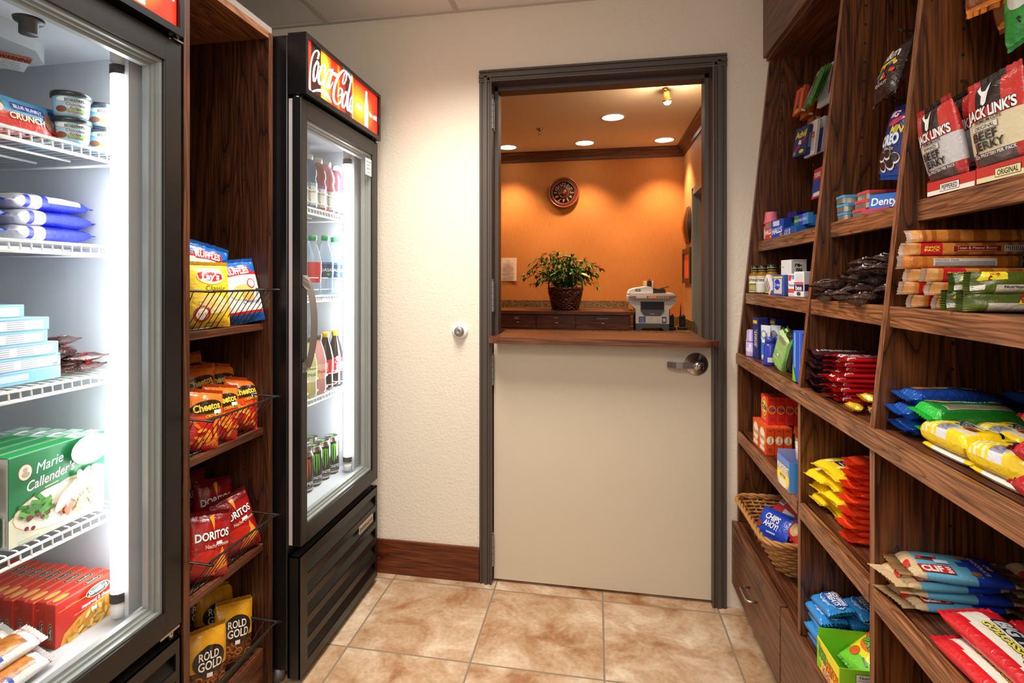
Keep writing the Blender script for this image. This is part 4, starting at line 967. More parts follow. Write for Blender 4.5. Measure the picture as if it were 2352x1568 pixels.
for k in range(9):     # pale variegated leaves
    P = Vector((bx0+0.09+rnd.uniform(-.03, .05), by0-0.06, bz0+0.33+rnd.uniform(-.02, .1)))
    leaf(lf, P, (rnd.uniform(-.6, 1), -0.5, rnd.uniform(-.2, .8)), (0, -.3, 1), rnd.uniform(0.09, 0.13), rnd.uniform(0.035, 0.05), (0xD6DC88, 0xB8C860, 0x8AA040)[k % 3])
part(st, 'stems', M_card, pl); part(lf, 'foliage', attr_mat('leaf_green', 0.6, 0.25), pl)
# ---------------------------------------------------------------- package makers (local frame: front faces -y, x to the right, z up)
def finish(mb, name, mats, smooth=None):
    o = mb.build(name, mats, recalc=False); me = o.data; bpy.data.objects.remove(o); return me
def inst(name, me, loc, rot, label, cat, group=None):
    o = bpy.data.objects.new(name, me); COL.objects.link(o); o.location = loc; o.rotation_euler = rot
    tag(o, label, cat, group); return o
def carton(w, d, h, base, faces=None, bev=0.0012, mats=None):
    """box package, origin at the middle of its bottom. faces: {'front': (colour, decor)}"""
    mb = MB(); faces = faces or {}; b = bev
    x0, x1, y0, y1, z0, z1 = -w/2, w/2, -d/2, d/2, 0.0, h
    F = {'front': ((x0+b, y0, z0+b), (x1-b, y0, z0+b), (x1-b, y0, z1-b), (x0+b, y0, z1-b)), 'back': ((x1-b, y1, z0+b), (x0+b, y1, z0+b), (x0+b, y1, z1-b), (x1-b, y1, z1-b)),
         'right': ((x1, y0+b, z0+b), (x1, y1-b, z0+b), (x1, y1-b, z1-b), (x1, y0+b, z1-b)), 'left': ((x0, y1-b, z0+b), (x0, y0+b, z0+b), (x0, y0+b, z1-b), (x0, y1-b, z1-b)),
         'top': ((x0+b, y0+b, z1), (x1-b, y0+b, z1), (x1-b, y1-b, z1), (x0+b, y1-b, z1)), 'bottom': ((x0+b, y1-b, z0), (x1-b, y1-b, z0), (x1-b, y0+b, z0), (x0+b, y0+b, z0))}
    idx = {}; vs = []
    for k, q in F.items():
        idx[k] = list(range(len(vs), len(vs)+4)); vs += q
    fs = [tuple(idx[k]) for k in F]; cl = [faces[k][0] if k in faces else base for k in F]
    I = idx
    br = [(I['front'][1], I['right'][0], I['right'][3], I['front'][2]), (I['right'][1], I['back'][0], I['back'][3], I['right'][2]), (I['back'][1], I['left'][0], I['left'][3], I['back'][2]), (I['left'][1], I['front'][0], I['front'][3], I['left'][2]),
          (I['front'][3], I['front'][2], I['top'][1], I['top'][0]), (I['right'][3], I['right'][2], I['top'][2], I['top'][1]), (I['back'][3], I['back'][2], I['top'][3], I['top'][2]), (I['left'][3], I['left'][2], I['top'][0], I['top'][3]),
          (I['bottom'][3], I['bottom'][2], I['front'][1], I['front'][0]), (I['bottom'][2], I['bottom'][1], I['right'][1], I['right'][0]), (I['bottom'][1], I['bottom'][0], I['back'][1], I['back'][0]), (I['bottom'][0], I['bottom'][3], I['left'][1], I['left'][0]),
          (I['front'][2], I['right'][3], I['top'][1]), (I['right'][2], I['back'][3], I['top'][2]), (I['back'][2], I['left'][3], I['top'][3]), (I['left'][2], I['front'][3], I['top'][0]),
          (I['front'][1], I['bottom'][2], I['right'][0]), (I['right'][1], I['bottom'][1], I['back'][0]), (I['back'][1], I['bottom'][0], I['left'][0]), (I['left'][1], I['bottom'][3], I['front'][0])]
    mb.add(vs, fs+br, cl+[base]*len(br))
    mp = {'front': lambda x, z, e: (x, y0-e, z), 'back': lambda x, z, e: (-x, y1+e, z), 'right': lambda x, z, e: (x1+e, x, z), 'left': lambda x, z, e: (x0-e, -x, z), 'top': lambda x, z, e: (x, z, z1+e), 'bottom': lambda x, z, e: (x, -z, z0-e)}
    for k, (c, dec) in faces.items(): decorate(mb, dec, mp[k])
    return mb
def pouch(w, h, t, paint, decor=(), back=(), seed=0, p=2.2, q=2.4, crimp=(0.06, 0.06), nu=22, nv=26, wr=0.10, side=False, zig=True):
    """filled film packet standing on its lower seal; side=True puts the seals on the left and right ends"""
    rnd = random.Random(seed); mb = MB()
    ph = [(rnd.uniform(8, 26), rnd.uniform(-14, 14), rnd.uniform(0, 6.3), rnd.uniform(0.3, 1)) for _ in range(6)]
    c0, c1 = crimp
    def T(u, v):
        a, b = (u, v) if not side else (v, u)          # a across, b along (between the seals)
        bb = (b-c0)/(1-c0-c1)
        if bb <= 0 or bb >= 1: return 0.0, 1.0
        A = abs(2*a-1); Bq = abs(2*bb-1)
        base = max(0, 1-A**p)**(1/p)*max(0, 1-Bq**q)**(1/q)
        edge = math.exp(-min(bb, 1-bb)/0.12)
        return base, edge
    def wrk(u, v): return sum(k[3]*sin(k[0]*u+k[1]*v+k[2]) for k in ph)/3.2
    ang = lambda u, v: 0.0
    def surf(u, v, s, e=0.0):
        b, ed = T(u, v); a_ = (u if not side else v)
        y = t/2*b*(1+wr*wrk(u, v)*(0.5+1.6*ed)) + (0.0018*sin(58*(v if side else u)+seed)*ed*(1 if b < 0.3 else 0.3))*s*-1
        k = 1-0.05*b**2
        X = (u-0.5)*w*(k if not side else 1); Z = (v-0.5)*h*(1 if not side else k)+h/2
        bend = 0.004*sin(3.1*a_+seed)*ed
        return (X, s*(y+e)+bend, Z)
    def U(i, n, cr): 
        x = i/n
        return x if cr else 0.5-0.5*cos(pi*x)
    us = [U(i, nu, False) for i in range(nu+1)]; vs_ = [U(j, nv, False) for j in range(nv+1)]
    for s in (-1, 1):
        V = [surf(u, v, s) for v in vs_ for u in us]; Fc = []; Cl = []
        if zig:
            for j, v in enumerate(vs_):
                for i, u in enumerate(us):
                    k = j*(nu+1)+i
                    if not side and j in (0, nv): V[k] = (V[k][0], V[k][1], V[k][2]+(0.0012 if i % 2 else 0)*(1 if j else -1))
                    if side and i in (0, nu): V[k] = (V[k][0]+(0.0012 if j % 2 else 0)*(1 if i else -1), V[k][1], V[k][2])
        for j in range(nv):
            for i in range(nu):
                k = j*(nu+1)+i; f = (k, k+1, k+nu+2, k+nu+1)
                Fc.append(f if s < 0 else f[::-1]); uu = (us[i]+us[i+1])/2; vv = (vs_[j]+vs_[j+1])/2
                Cl.append(paint(uu, vv, s))
        mb.add(V, Fc, Cl, 0, True)
    me_ = max(w, h)/26
    if decor: decorate(mb, decor, lambda x, z, e: surf(min(max(x/w+0.5, 0.002), 0.998), min(max(z/h, 0.002), 0.998), -1, e), maxe=me_, e0=0.0007, smooth=True)
    if back: decorate(mb, back, lambda x, z, e: surf(min(max(0.5-x/w, 0.002), 0.998), min(max(z/h, 0.002), 0.998), 1, e), maxe=me_, e0=0.0007, smooth=True)
    return mb
def solid(c):
    c = lin(c); return lambda u, v, s: c
def seals(body, seal, a=0.07, b=0.93, side=True):
    body, seal = lin(body), lin(seal)
    return lambda u, v, s: seal if ((u if side else v) < a or (u if side else v) > b) else body
def bands(stops, axis='v'):
    st = [(a, lin(c)) for a, c in stops]
    def f(u, v, s):
        x = v if axis == 'v' else u; c = st[0][1]
        for a, k in st:
            if x >= a: c = k
        return c
    return f
def bottle_profile(kind):
    return {'sport': [(0, 0), (0.030, 0), (0.034, 0.006), (0.034, 0.10), (0.030, 0.118), (0.034, 0.132), (0.033, 0.15), (0.024, 0.178), (0.0155, 0.19), (0.0155, 0.196)],
            'water': [(0, 0.004), (0.024, 0), (0.033, 0.01), (0.0335, 0.05), (0.032, 0.07), (0.0335, 0.085), (0.0335, 0.135), (0.029, 0.165), (0.019, 0.195), (0.0125, 0.212), (0.0125, 0.22)],
            'soda': [(0, 0.004), (0.024, 0), (0.033, 0.012), (0.031, 0.06), (0.0335, 0.10), (0.033, 0.135), (0.024, 0.175), (0.014, 0.205), (0.0125, 0.22)]}[kind]
_LIQ = {}
def liquid(name, col, alpha=0.5):
    if name in _LIQ: return _LIQ[name]
    m = mat(name, col, 0.12, 0, 0.6); m.node_tree.nodes['Principled BSDF'].inputs['Transmission Weight'].default_value = 0.0
    N, L = m.node_tree.nodes, m.node_tree.links; b = N['Principled BSDF']; t = N.new('ShaderNodeBsdfTransparent'); t.inputs[0].default_value = (*[0.6+0.4*c for c in lin(col)], 1)
    mx = N.new('ShaderNodeMixShader'); mx.inputs[0].default_value = alpha; L.new(t.outputs[0], mx.inputs[1]); L.new(b.outputs[0], mx.inputs[2]); L.new(mx.outputs[0], N['Material Output'].inputs[0])
    _LIQ[name] = m; return m
def bottle(name, kind, loc, liq, cap_col, label_col, lab, z0, z1, text=None, tcol=0xFFFFFF, group=None, rot=0.0, vertical=False, hs=1.0, tang=-0.6, extra=()):
    pr = [(r, z*hs) for r, z in bottle_profile(kind)]
    T = thing(name, lab, 'bottle', loc, group); T.rotation_euler = (0, 0, rot)
    mb = MB().lathe(pr, 28); o = part(mb, 'bottle_body', liq, T, (0, 0, 0))
    zt = pr[-1][1]; rc = pr[-1][0]+0.0035
    mb = MB().lathe([(0, zt-0.004), (rc, zt-0.004), (rc, zt+0.014), (rc-0.002, zt+0.017), (0, zt+0.017)], 24, cap_col)
    part(mb, 'cap', M_filmflat, T, (0, 0, 0))
    def R(z):
        for (r0, a), (r1, b) in zip(pr, pr[1:]):
            if a <= z <= b and b > a: return r0+(r1-r0)*(z-a)/(b-a)
        return pr[-1][0]
    mb = MB(); n = 10; mb.lathe([(R(z0+(z1-z0)*k/n)+0.0006, z0+(z1-z0)*k/n) for k in range(n+1)], 32, label_col)
    def mp(x, z, e):
        zz = (z0+z1)/2+z; r = R(zz)+0.0006+e; a = tang-pi/2*0+x/0.033; return (r*cos(a), r*sin(a), zz)
    dec = list(extra)
    if text: dec.append(('t', text, 0, 0, 0.013 if not vertical else 0.012, tcol, dict(rot=pi/2 if vertical else 0, bold=0.01)))
    decorate(mb, dec, mp, maxe=0.008)
    part(mb, 'label', M_filmflat, T, (0, 0, 0))
    return T
def yU(u, X):
    r = ray(u, 0); return X*r[1]/r[0]
def zV(u, v, X): return pX(u, v, X)[2]
ORD = ['first', 'second', 'third', 'fourth', 'fifth', 'sixth', 'seventh', 'eighth', 'ninth', 'tenth', 'eleventh', 'twelfth', 'thirteenth', 'fourteenth', 'fifteenth', 'sixteenth']
def fromtop(k, n):                        # k counted from the bottom, 0..n-1
    j = n-1-k
    return 'topmost' if j == 0 else ('bottom' if k == 0 else ORD[j]+' from the top')
LIE = -pi/2
# ---------------------------------------------------------------- freezer contents (cooler nearest the camera)
RZ = pi/2                                 # turned to face the aisle from the left wall
# ice cream cups
def tub(top, name_lines, lcol):
    mb = MB().lathe([(0, 0), (0.030, 0), (0.0335, 0.012), (0.0365, 0.048), (0, 0.048)], 32, top)
    mb.lathe([(0.0302, 0.001), (0.0335, 0.012, 0x5A3420), (0.0338, 0.016, 0x5A3420)], 32, 0x5A3420)
    def mp(x, z, e):
        r = 0.031+0.0055*z/0.048+e+0.0008; a = -0.62+x/0.035; return (r*cos(a), r*sin(a), z)
    dec = [('e', -0.02, 0.038, 0.013, 0.005, 0xF4F8FA), ('e', 0.022, 0.041, 0.014, 0.004, 0xF4F8FA), ('e', 0.012, 0.014, 0.03, 0.006, 0x7CB84A), ('e', -0.024, 0.016, 0.012, 0.007, 0x8A4A28),
           ('t', "BEN&JERRY'S", 0.002, 0.037, 0.0062, 0x2A1C14, dict(w=0.036, bold=0.03, ol=0xF8F4E8))]
    for k, s in enumerate(name_lines): dec.append(('t', s, 0.004, 0.0275-0.0082*k, 0.0062, lcol, dict(bold=0.03, ol=0xFFFFFF)))
    decorate(mb, dec, mp, maxe=0.006)
    return finish(mb, 'ice_cream_cup', [M_card])
LID = finish(MB().lathe([(0.036, 0.046), (0.0395, 0.046), (0.0395, 0.054), (0.038, 0.0575), (0.03, 0.0575), (0.029, 0.0555), (0, 0.0555)], 32, 0x2C2E33), 'lid', [M_filmflat])
T1 = tub(0xA8D4EC, ('Chocolate', 'Fudge', 'Brownie'), 0x6A3A24); T2 = tub(0xB4DAF0, ('Cookie', 'Dough'), 0xE8562C)
def cup(me, loc, lab):
    r = thing('ice_cream_cup', lab, 'ice cream', loc, 'ice cream cups on the top freezer shelf')
    for n_, m_ in (('cup', me), ('lid', LID)):
        o = bpy.data.objects.new(n_, m_); COL.objects.link(o); o.parent = r
zA = 1.6325
cup(T2, (-1.193, 1.147, zA), 'lower ice cream cup with orange lettering next to the lamp tube')
cup(T2, (-1.193, 1.147, zA+0.0578), 'upper ice cream cup with orange lettering next to the lamp tube')
cup(T1, (-1.193, 1.064, zA), 'lower ice cream cup with brown lettering under another cup')
cup(T1, (-1.191, 1.062, zA+0.0578), 'upper ice cream cup with brown lettering, tallest on the top freezer shelf')
cup(T1, (-1.285, 1.06, zA), 'single ice cream cup standing behind the stacked cups')
# ice cream bars
def bluebar(seed):
    pt = lambda u, v, s: lin(0xE05048) if v < 0.34+0.06*sin(6*u) else lin(0x4C9AC8)
    return finish(pouch(0.17, 0.07, 0.028, pt, [('e', -0.06, 0.04, 0.026, 0.022, 0x6A4228), ('e', -0.052, 0.034, 0.018, 0.014, 0xF0DCC0), ('r', 0.016, 0.043, 0.07, 0.017, 0x2A3C9A), ('t', 'BLUE BUNNY', 0.016, 0.043, 0.0085, 0xFFFFFF, dict(w=0.06, bold=0.02)), ('t', 'CRUNCH', 0.012, 0.020, 0.013, 0xFFF0C8, dict(bold=0.03, ol=0xB02018)), ('e', 0.064, 0.03, 0.014, 0.02, 0x8A5A40)], seed=seed, side=True, crimp=(0.09, 0.09), wr=0.14), 'ice_cream_bar', [M_film])
BB = bluebar(2); BB2 = bluebar(5)
for k, (x, y, z, rx, m, lb) in enumerate(((-1.187, 0.945, zA+0.001, -0.35, BB, 'blue and red crunch ice cream bar leaning at the front of the top freezer shelf'), (-1.245, 0.93, zA+0.001, -0.25, BB2, 'blue ice cream bar behind the front crunch bar on the top shelf'), (-1.30, 0.94, zA+0.001, -0.2, BB, 'blue ice cream bar at the back of the top freezer shelf row'))):
    inst('ice_cream_bar', m, (x, y, z+0.004), (rx, 0, RZ), lb, 'ice cream', 'blue ice cream bars')
# blue bags, second shelf
def bluebag(seed, first):
    b0, wh, br = lin(0x2E38C8), lin(0xE6E6EE), lin(0xA06A48)
    kw = dict(seed=seed, side=True, wr=0.16, p=3.6, q=3.4, crimp=(0.05, 0.07))
    if first: return finish(pouch(0.205, 0.17, 0.042, lambda u, v, s: lin(0x1E2E9C) if v > 0.3 else lin(0x1C46A8), [('t', 'ICE CREAM SANDWICHES', -0.01, 0.03, 0.008, 0xE8ECF4, dict(rot=0.1, w=0.12)), ('t', 'KLONDIKE', -0.03, 0.10, 0.02, 0xFFFFFF, dict(bold=0.03)), ('t', 'classic chocolate', -0.01, 0.012, 0.006, 0xD8E0F0, dict(rot=0.08))], **kw), 'ice_cream_bag', [M_film])
    def pt(u, v, s):
        if u < 0.36 and not (0.16 < u < 0.24 and v < 0.06): return wh if v < 0.5 else br
        if s < 0 and seed > 13 and 0.42 < u < 0.85 and v < 0.05: return wh
        return b0 if u < 0.9 else lin(0x4048D0)
    return finish(pouch(0.205, 0.17, 0.042, pt, [('e', -0.035, 0.09, 0.03, 0.03, 0xB08058), ('t', 'KLONDIKE', 0.04, 0.09, 0.02, 0xF4E070, dict(bold=0.03))], **kw), 'ice_cream_bag', [M_film])
for k in range(3):
    for q in range(2):
        inst('ice_cream_bag', bluebag(10+k*2+q, q == 0), (-1.258-0.005*k, (0.876 if q == 0 else 1.088)+0.005*(k % 2), 1.4075+0.021+0.037*k), (LIE, 0, RZ), '%s blue ice cream bag in the stack %s' % (fromtop(k, 3), 'nearest the freezer lamp' if q else 'farther from the freezer lamp'), 'ice cream', 'blue ice cream bags')
# light blue boxes, third shelf
for k in range(6):
    top = k == 5
    fb = ('t', 'Nutrition', -0.075, 0.017, 0.0075, 0x404A70, dict(bold=0.02))
    rows = [('r', 0.015, 0.0125, 0.15, 0.019, 0xF2F4F6), fb, ('t', 'Facts', -0.082, 0.0075, 0.0065, 0x404A70, dict(bold=0.02))]
    for a in range(4):
        for b_ in range(2): rows.append(('r', -0.02+0.05*b_, 0.006+0.0045*a, 0.036, 0.0012, 0x9AA6BC))
    bx = carton(0.205, 0.13, 0.0275, 0xA8D2EA, {'front': (0x8CC4E6, rows if k else [('r', 0.0, 0.014, 0.06, 0.014, 0xC8E2F0), ('r', -0.07, 0.014, 0.018, 0.02, 0xF0F0F0), ('e', -0.098, 0.013, 0.012, 0.015, 0xD85038)]), 'top': (0xB4DCF0, [('r', -0.02, 0, 0.1, 0.05, 0xC89878)])})
    dy = (0.0, 0.0, -0.006, -0.03, -0.027, -0.055)[k]
    inst('frozen_snack_box', finish(bx, 'frozen_snack_box', [M_card]), (-1.262-(0.03 if top else 0), 0.94+dy, 1.1007+0.0279*k), (0, 0, RZ+(0.0, .02, -.02, .015, .0, .08)[k]), '%s pale blue box in the stack on the third freezer shelf' % fromtop(k, 6), 'frozen food box', 'pale blue frozen snack boxes')
# brown wrapped bars heap, third shelf
DK = [finish(pouch(0.095, 0.045, 0.021, seals(0x5A3A34, 0x7A5A52), [('e', 0.0, 0.022, 0.02, 0.009, 0xE0D8D4), ('t', 'CRUNCH', 0, 0.022, 0.009, 0xB02A2A, dict(bold=0.03))] if q else [('r', 0.01, 0.03, 0.05, 0.012, 0xC85A5A), ('p', [(-0.01, 0.01), (0.01, 0.01), (0.0, 0.02)], 0xD03030)], seed=30+q, side=True, crimp=(0.1, 0.1), wr=0.3), 'ice_cream_bar', [M_foil]) for q in range(2)]
hp = [(-1.19, 1.118, 0, 0.2), (-1.205, 1.07, 0, -0.5), (-1.255, 1.115, 0, 0.4), (-1.26, 1.065, 0, 1.2), (-1.20, 1.11, 1, -0.3), (-1.225, 1.065, 1, 0.7), (-1.27, 1.11, 1, 0.1), (-1.215, 1.095, 2, 0.9), (-1.255, 1.075, 2, -0.2), (-1.235, 1.10, 3, 0.35)]
for k, (x, y, l, a) in enumerate(hp):
    inst('chocolate_ice_cream_bar', DK[k % 2], (x, y, 1.112+0.0215*l), (LIE+0.05, 0, RZ+a), 'brown wrapped ice cream bar in the heap beside the pale blue boxes', 'ice cream', 'brown ice cream bars heaped on the third freezer shelf')
# frozen dinners, fourth shelf
def dinner():
    rn = random.Random(8); dec = []
    w_, h_ = 0.222, 0.187
    dec += [('p', [(-0.111, 0), (0.111, 0), (0.111, 0.10), (0.02, 0.105), (-0.06, 0.085), (-0.111, 0.058)], 0xE4E2C8), ('e', 0.0, 0.055, 0.104, 0.045, 0xD8A878), ('e', 0.0, 0.055, 0.102, 0.0435, 0xF2E8D8), ('e', 0.005, 0.056, 0.092, 0.038, 0xF6EEE2)]
    for k in range(26):
        a = rn.uniform(0, 6.3); r = sqrt(rn.random()); dec.append(('r', -0.055+0.033*r*cos(a), 0.062+0.026*r*sin(a), 0.022, 0.0085, (0x3F7A2E, 0x4F9038, 0x6AA850)[k % 3], rn.uniform(-1.1, 1.1)))
    for k in range(7): dec.append(('e', -0.05+rn.uniform(-.035, .035), 0.055+rn.uniform(-.03, .03), 0.005, 0.0045, 0x7A2A34))
    for k in range(30):
        dec.append(('e', 0.04+rn.uniform(-.05, .055), 0.04+rn.uniform(-.018, .02), 0.009, 0.0065, (0xD8A070, 0xC88050, 0xE8C890, 0xB8603C)[k % 4], rn.uniform(0, 3)))
    for k in range(5): dec.append(('e', 0.0+0.012*k, 0.062+0.008*k, 0.028, 0.011, (0xF4E4CC, 0xECD4B4)[k % 2], 0.9))
    for k in range(14): dec.append(('e', 0.055+rn.uniform(-.035, .04), 0.095+rn.uniform(-.012, .014), 0.013, 0.008, (0xF6ECC8, 0xF2E0A0)[k % 2], rn.uniform(0, 3)))
    dec += [('e', 0.066, 0.157, 0.050, 0.034, 0xF6F4EC), ('t', 'Turkey Breast', 0.066, 0.165, 0.009, 0x5A6A4A, dict(shear=0.2)), ('t', 'with Stuffing', 0.066, 0.151, 0.008, 0x5A6A4A, dict(shear=0.2)),
            ('e', -0.086, 0.152, 0.0145, 0.017, 0xB03A3A), ('e', -0.086, 0.152, 0.0135, 0.016, 0xEDE0D0), ('e', -0.086, 0.157, 0.005, 0.005, 0xC0A898), ('e', -0.085, 0.147, 0.008, 0.006, 0xB8A890),
            ('t', 'Marie', -0.034, 0.157, 0.022, 0xFFFFFF, dict(rot=0.14, shear=0.35, w=0.062)), ('t', "Callender's", -0.030, 0.127, 0.021, 0xFFFFFF, dict(rot=0.14, shear=0.35, bold=0.005, w=0.108, ol=0x9A2A2A, olw=0.02)), ('r', -0.03, 0.108, 0.03, 0.002, 0xF0E8C0, 0.14), ('e', -0.098, 0.02, 0.008, 0.008, 0xE4E4D8),
            ('r', -0.08, 0.012, 0.045, 0.0015, 0xA8B0A8), ('r', -0.08, 0.008, 0.045, 0.0015, 0xA8B0A8), ('r', -0.08, 0.004, 0.035, 0.0015, 0xA8B0A8)]
    side = [('r', 0, 0.125, 0.034, 0.10, 0xB8B0A0)]+[('r', 0, 0.08+0.003*k, 0.032, 0.0011, 0x8A8478) for k in range(30)]+[('r', -0.004, 0.036, 0.026, 0.06, 0x24603A), ('r', 0.016, 0.036, 0.004, 0.06, 0xD8D8D0)]
    tp = [('r', -0.035, 0, 0.15, 0.034, 0x1E9A4A), ('r', 0.075, 0, 0.07, 0.034, 0xD4E8D8), ('r', 0.06, 0, 0.006, 0.03, 0x6AB88A), ('r', 0.08, 0, 0.006, 0.03, 0x8AC8A0), ('r', 0, 0.016, 0.22, 0.003, 0xC8D8C8)]
    return finish(carton(w_, 0.043, h_, 0x1E7A46, {'front': (0x1E7A46, dec), 'left': (0xC8C2B8, side), 'top': (0xA8D4B4, tp)}), 'frozen_dinner_box', [M_card])
FD = dinner()
for k in range(5):
    inst('frozen_dinner_box', FD, (-1.207-0.046*k, 1.031-(0, .004, .01, .008, .013)[k]+0.011*0, 0.7665+0.0), (0, 0, RZ+(0, .01, -.01, .0, .015)[k]), '%s green turkey dinner box from the front on the fourth freezer shelf' % ORD[k] if k else 'frontmost green turkey dinner box on the fourth freezer shelf', 'frozen food box', 'green frozen dinner boxes')
# macaroni boxes on the freezer floor
def macbox():
    rn = random.Random(4); dec = [('p', [(-0.075, 0), (0.075, 0), (0.075, 0.055), (0.03, 0.052), (-0.02, 0.04), (-0.055, 0.022), (-0.065, 0.0)], 0xE8A848)]
    for k in range(75):
        x = rn.uniform(-0.05, 0.072); z = rn.uniform(0.002, 0.048); 
        if z > 0.012+0.55*(x+0.055): continue
        dec.append(('e', x, z, 0.0085, 0.0042, (0xF6C860, 0xF2B848, 0xFADA88, 0xE09A30)[k % 4], rn.uniform(0, 3.1)))
    dec += [('r', 0, 0.082, 0.15, 0.0012, 0xE8B060), ('e', 0.022, 0.083, 0.031, 0.0125, 0xE8D090), ('e', 0.022, 0.083, 0.0295, 0.0112, 0x1E2018), ('t', "Stouffer's", 0.022, 0.083, 0.0115, 0xFFFFFF, dict(shear=0.25, bold=0.012, w=0.05)), ('t', 'macaroni & cheese', 0.02, 0.063, 0.0085, 0xFFFFFF, dict(bold=0.02, w=0.078)), ('t', 'SIMPLY MADE PASTA IN A 100% REAL CHEDDAR CHEESE SAUCE', 0.012, 0.0545, 0.003, 0xF8D8B0, dict(w=0.1)), ('t', 'CRAVEABLE', -0.045, 0.085, 0.004, 0xF0A880), ('r', 0.012, 0.044, 0.014, 0.008, 0xF4F4F4)]
    tp = [('e', 0.03, 0.0, 0.024, 0.008, 0xE0C088), ('e', 0.03, 0.0, 0.0228, 0.007, 0x26221C), ('t', "Stouffer's", 0.03, 0.0, 0.007, 0xFFFFFF, dict(shear=0.2, w=0.036)), ('e', -0.048, 0.002, 0.019, 0.008, 0xE8A850), ('r', 0, 0.0115, 0.148, 0.001, 0xE89070), ('r', 0, -0.0118, 0.148, 0.001, 0xF0A080)]
    sd = [('e', 0, 0.035, 0.006, 0.022, 0xC8A070), ('e', 0, 0.035, 0.005, 0.020, 0x26221C), ('t', "Stouffer's", 0, 0.035, 0.006, 0xFFFFFF, dict(rot=pi/2, w=0.03)), ('r', 0, 0.075, 0.016, 0.022, 0xA82018)]
    return finish(carton(0.15, 0.0272, 0.098, 0xCC2A1C, {'front': (0xCC2A1C, dec), 'top': (0xC43022, tp), 'left': (0xB4241A, sd)}), 'macaroni_box', [M_card])
MC = macbox()
for k in range(11):
    inst('macaroni_box', MC, (-1.186-0.0277*k, 1.083+(0, .004, -.003, .002, -.004, .003, 0, -.002, .003, 0, .002)[k], 0.5057), (0, 0, RZ), ('%s red macaroni box from the front in the row on the freezer floor' % ORD[k]) if k else 'frontmost red macaroni box with pasta picture on the freezer floor', 'frozen food box', 'red macaroni boxes')
# wrapped cheese rolls
def roll(seed):
    br, cl = lin(0xC07830), lin(0xE4D8C8)
    def pt(u, v, s):
        if u > 0.93: return lin(0xE8E4E0)
        if u > 0.88: return lin(0xC02A30)
        if u > 0.78 or u < 0.1: return lin(0xF0EAE2)
        n = noise.noise(Vector((u*9, v*5, seed))); return mixc(br, lin(0x8A4A18), n+0.3) if v > 0.16 else lin(0xEEE8E0)
    return finish(pouch(0.17, 0.062, 0.036, pt, [('r', -0.035, 0.0105, 0.055, 0.013, 0x2A4CA0), ('t', 'CHEESE', -0.035, 0.0105, 0.0085, 0xFFFFFF, dict(bold=0.02)), ('t', '(113g)', 0.052, 0.045, 0.008, 0x8A4038)], seed=seed, side=True, crimp=(0.08, 0.08), wr=0.2), 'cheese_roll', [M_film])
CR = [roll(1), roll(2)]
for k, (x, y, z, a, lb) in enumerate(((-1.118, 0.888, 0.0, 0.05, 'lowest wrapped cheese roll at the very front of the freezer floor'), (-1.150, 0.893, 0.034, 0.03, 'wrapped cheese roll with blue label leaning on the lowest roll'), (-1.168, 0.884, 0.0, -0.02, 'wrapped cheese roll lying behind the front pair of rolls'), (-1.235, 0.865, 0.0, 0.06, 'wrapped cheese roll at the back of the freezer floor group'), (-1.205, 0.886, 0.036, 0.02, 'topmost wrapped cheese roll near the red macaroni boxes'))):
    inst('cheese_roll', CR[k % 2], (x, y, 0.524+z), (LIE+0.25, 0, RZ+a), lb, 'frozen snack', 'wrapped cheese rolls')
# ---------------------------------------------------------------- drinks cooler contents
L_pink = liquid('pink_drink', 0xE8A8B4, 0.6); L_red = liquid('red_drink', 0xB87070, 0.62); L_blue = liquid('blue_drink', 0x8AB0D8, 0.5); L_pur = liquid('berry_drink', 0xA85A6A, 0.6)
L_wat = liquid('water', 0xC8DCEC, 0.28); L_cola = liquid('cola', 0x1E1410, 0.94); L_lem = liquid('lemonade', 0xE8E6A8, 0.65); L_plem = liquid('pink_lemonade', 0xF0B8B8, 0.7)
zS = 1.6005
G1 = 'vitamin drinks on the top cooler shelf'
for u, liq, lc, y, lb in ((768, L_pur, 0xF0ECEC, 2.196, 'clear-red vitamin drink bottle closest to the lamp tube'), (752, L_pink, 0xD85A7A, 2.118, 'pink vitamin drink bottle with crimson band on the top shelf'), (732, L_red, 0xB060C0, 2.043, 'dull red vitamin drink bottle with purple band on the top shelf'), (714, L_blue, 0x9AC0E4, 1.968, 'pale blue vitamin drink bottle beside the door handle side')):
    bottle('vitamin_drink_bottle', 'sport', (-1.108, y, zS), liq, 0xEEF0F0, 0xE8ECEC, lb, 0.012, 0.098, 'vitaminwater', 0x4A4A50, G1, vertical=True, tang=-0.95, extra=[('r', 0, 0.037, 0.09, 0.012, lc)])
zS = 1.2625
for y, x, lb in ((2.19, -1.108, 'water bottle with green cap and dark label closest to the lamp tube'), (2.10, -1.105, 'water bottle with green cap in the middle of the front row'), (2.10, -1.19, 'water bottle with green cap standing in the second row')):
    bottle('water_bottle', 'water', (x, y, zS), L_wat, 0x2E9A64, 0x1E3A5E, lb, 0.07, 0.132, 'DASANI', 0xC8E0E8, 'water bottles with green caps', tang=-0.68, hs=1.03, extra=[('e', 0, -0.018, 0.007, 0.006, 0x3AA858), ('r', 0, 0.026, 0.09, 0.004, 0x4A78A8)])
bottle('red_drink_bottle', 'soda', (-1.105, 2.00, zS), L_wat, 0x2E9A64, 0xB02A34, 'bottle with red label behind the door frame on the second cooler shelf', 0.05, 0.13, None, tang=-0.95)
zS = 0.8685
bottle('cola_bottle', 'soda', (-1.105, 2.19, zS), L_cola, 0xF4C82A, 0xC0242C, 'cola bottle with yellow cap and red label closest to the lamp tube', 0.065, 0.125, 'Coca-Cola', 0xFFFFFF, 'cola bottles with yellow caps', tang=-0.95, vertical=True, extra=[('r', 0.02, -0.005, 0.018, 0.03, 0xF0EEEA)])
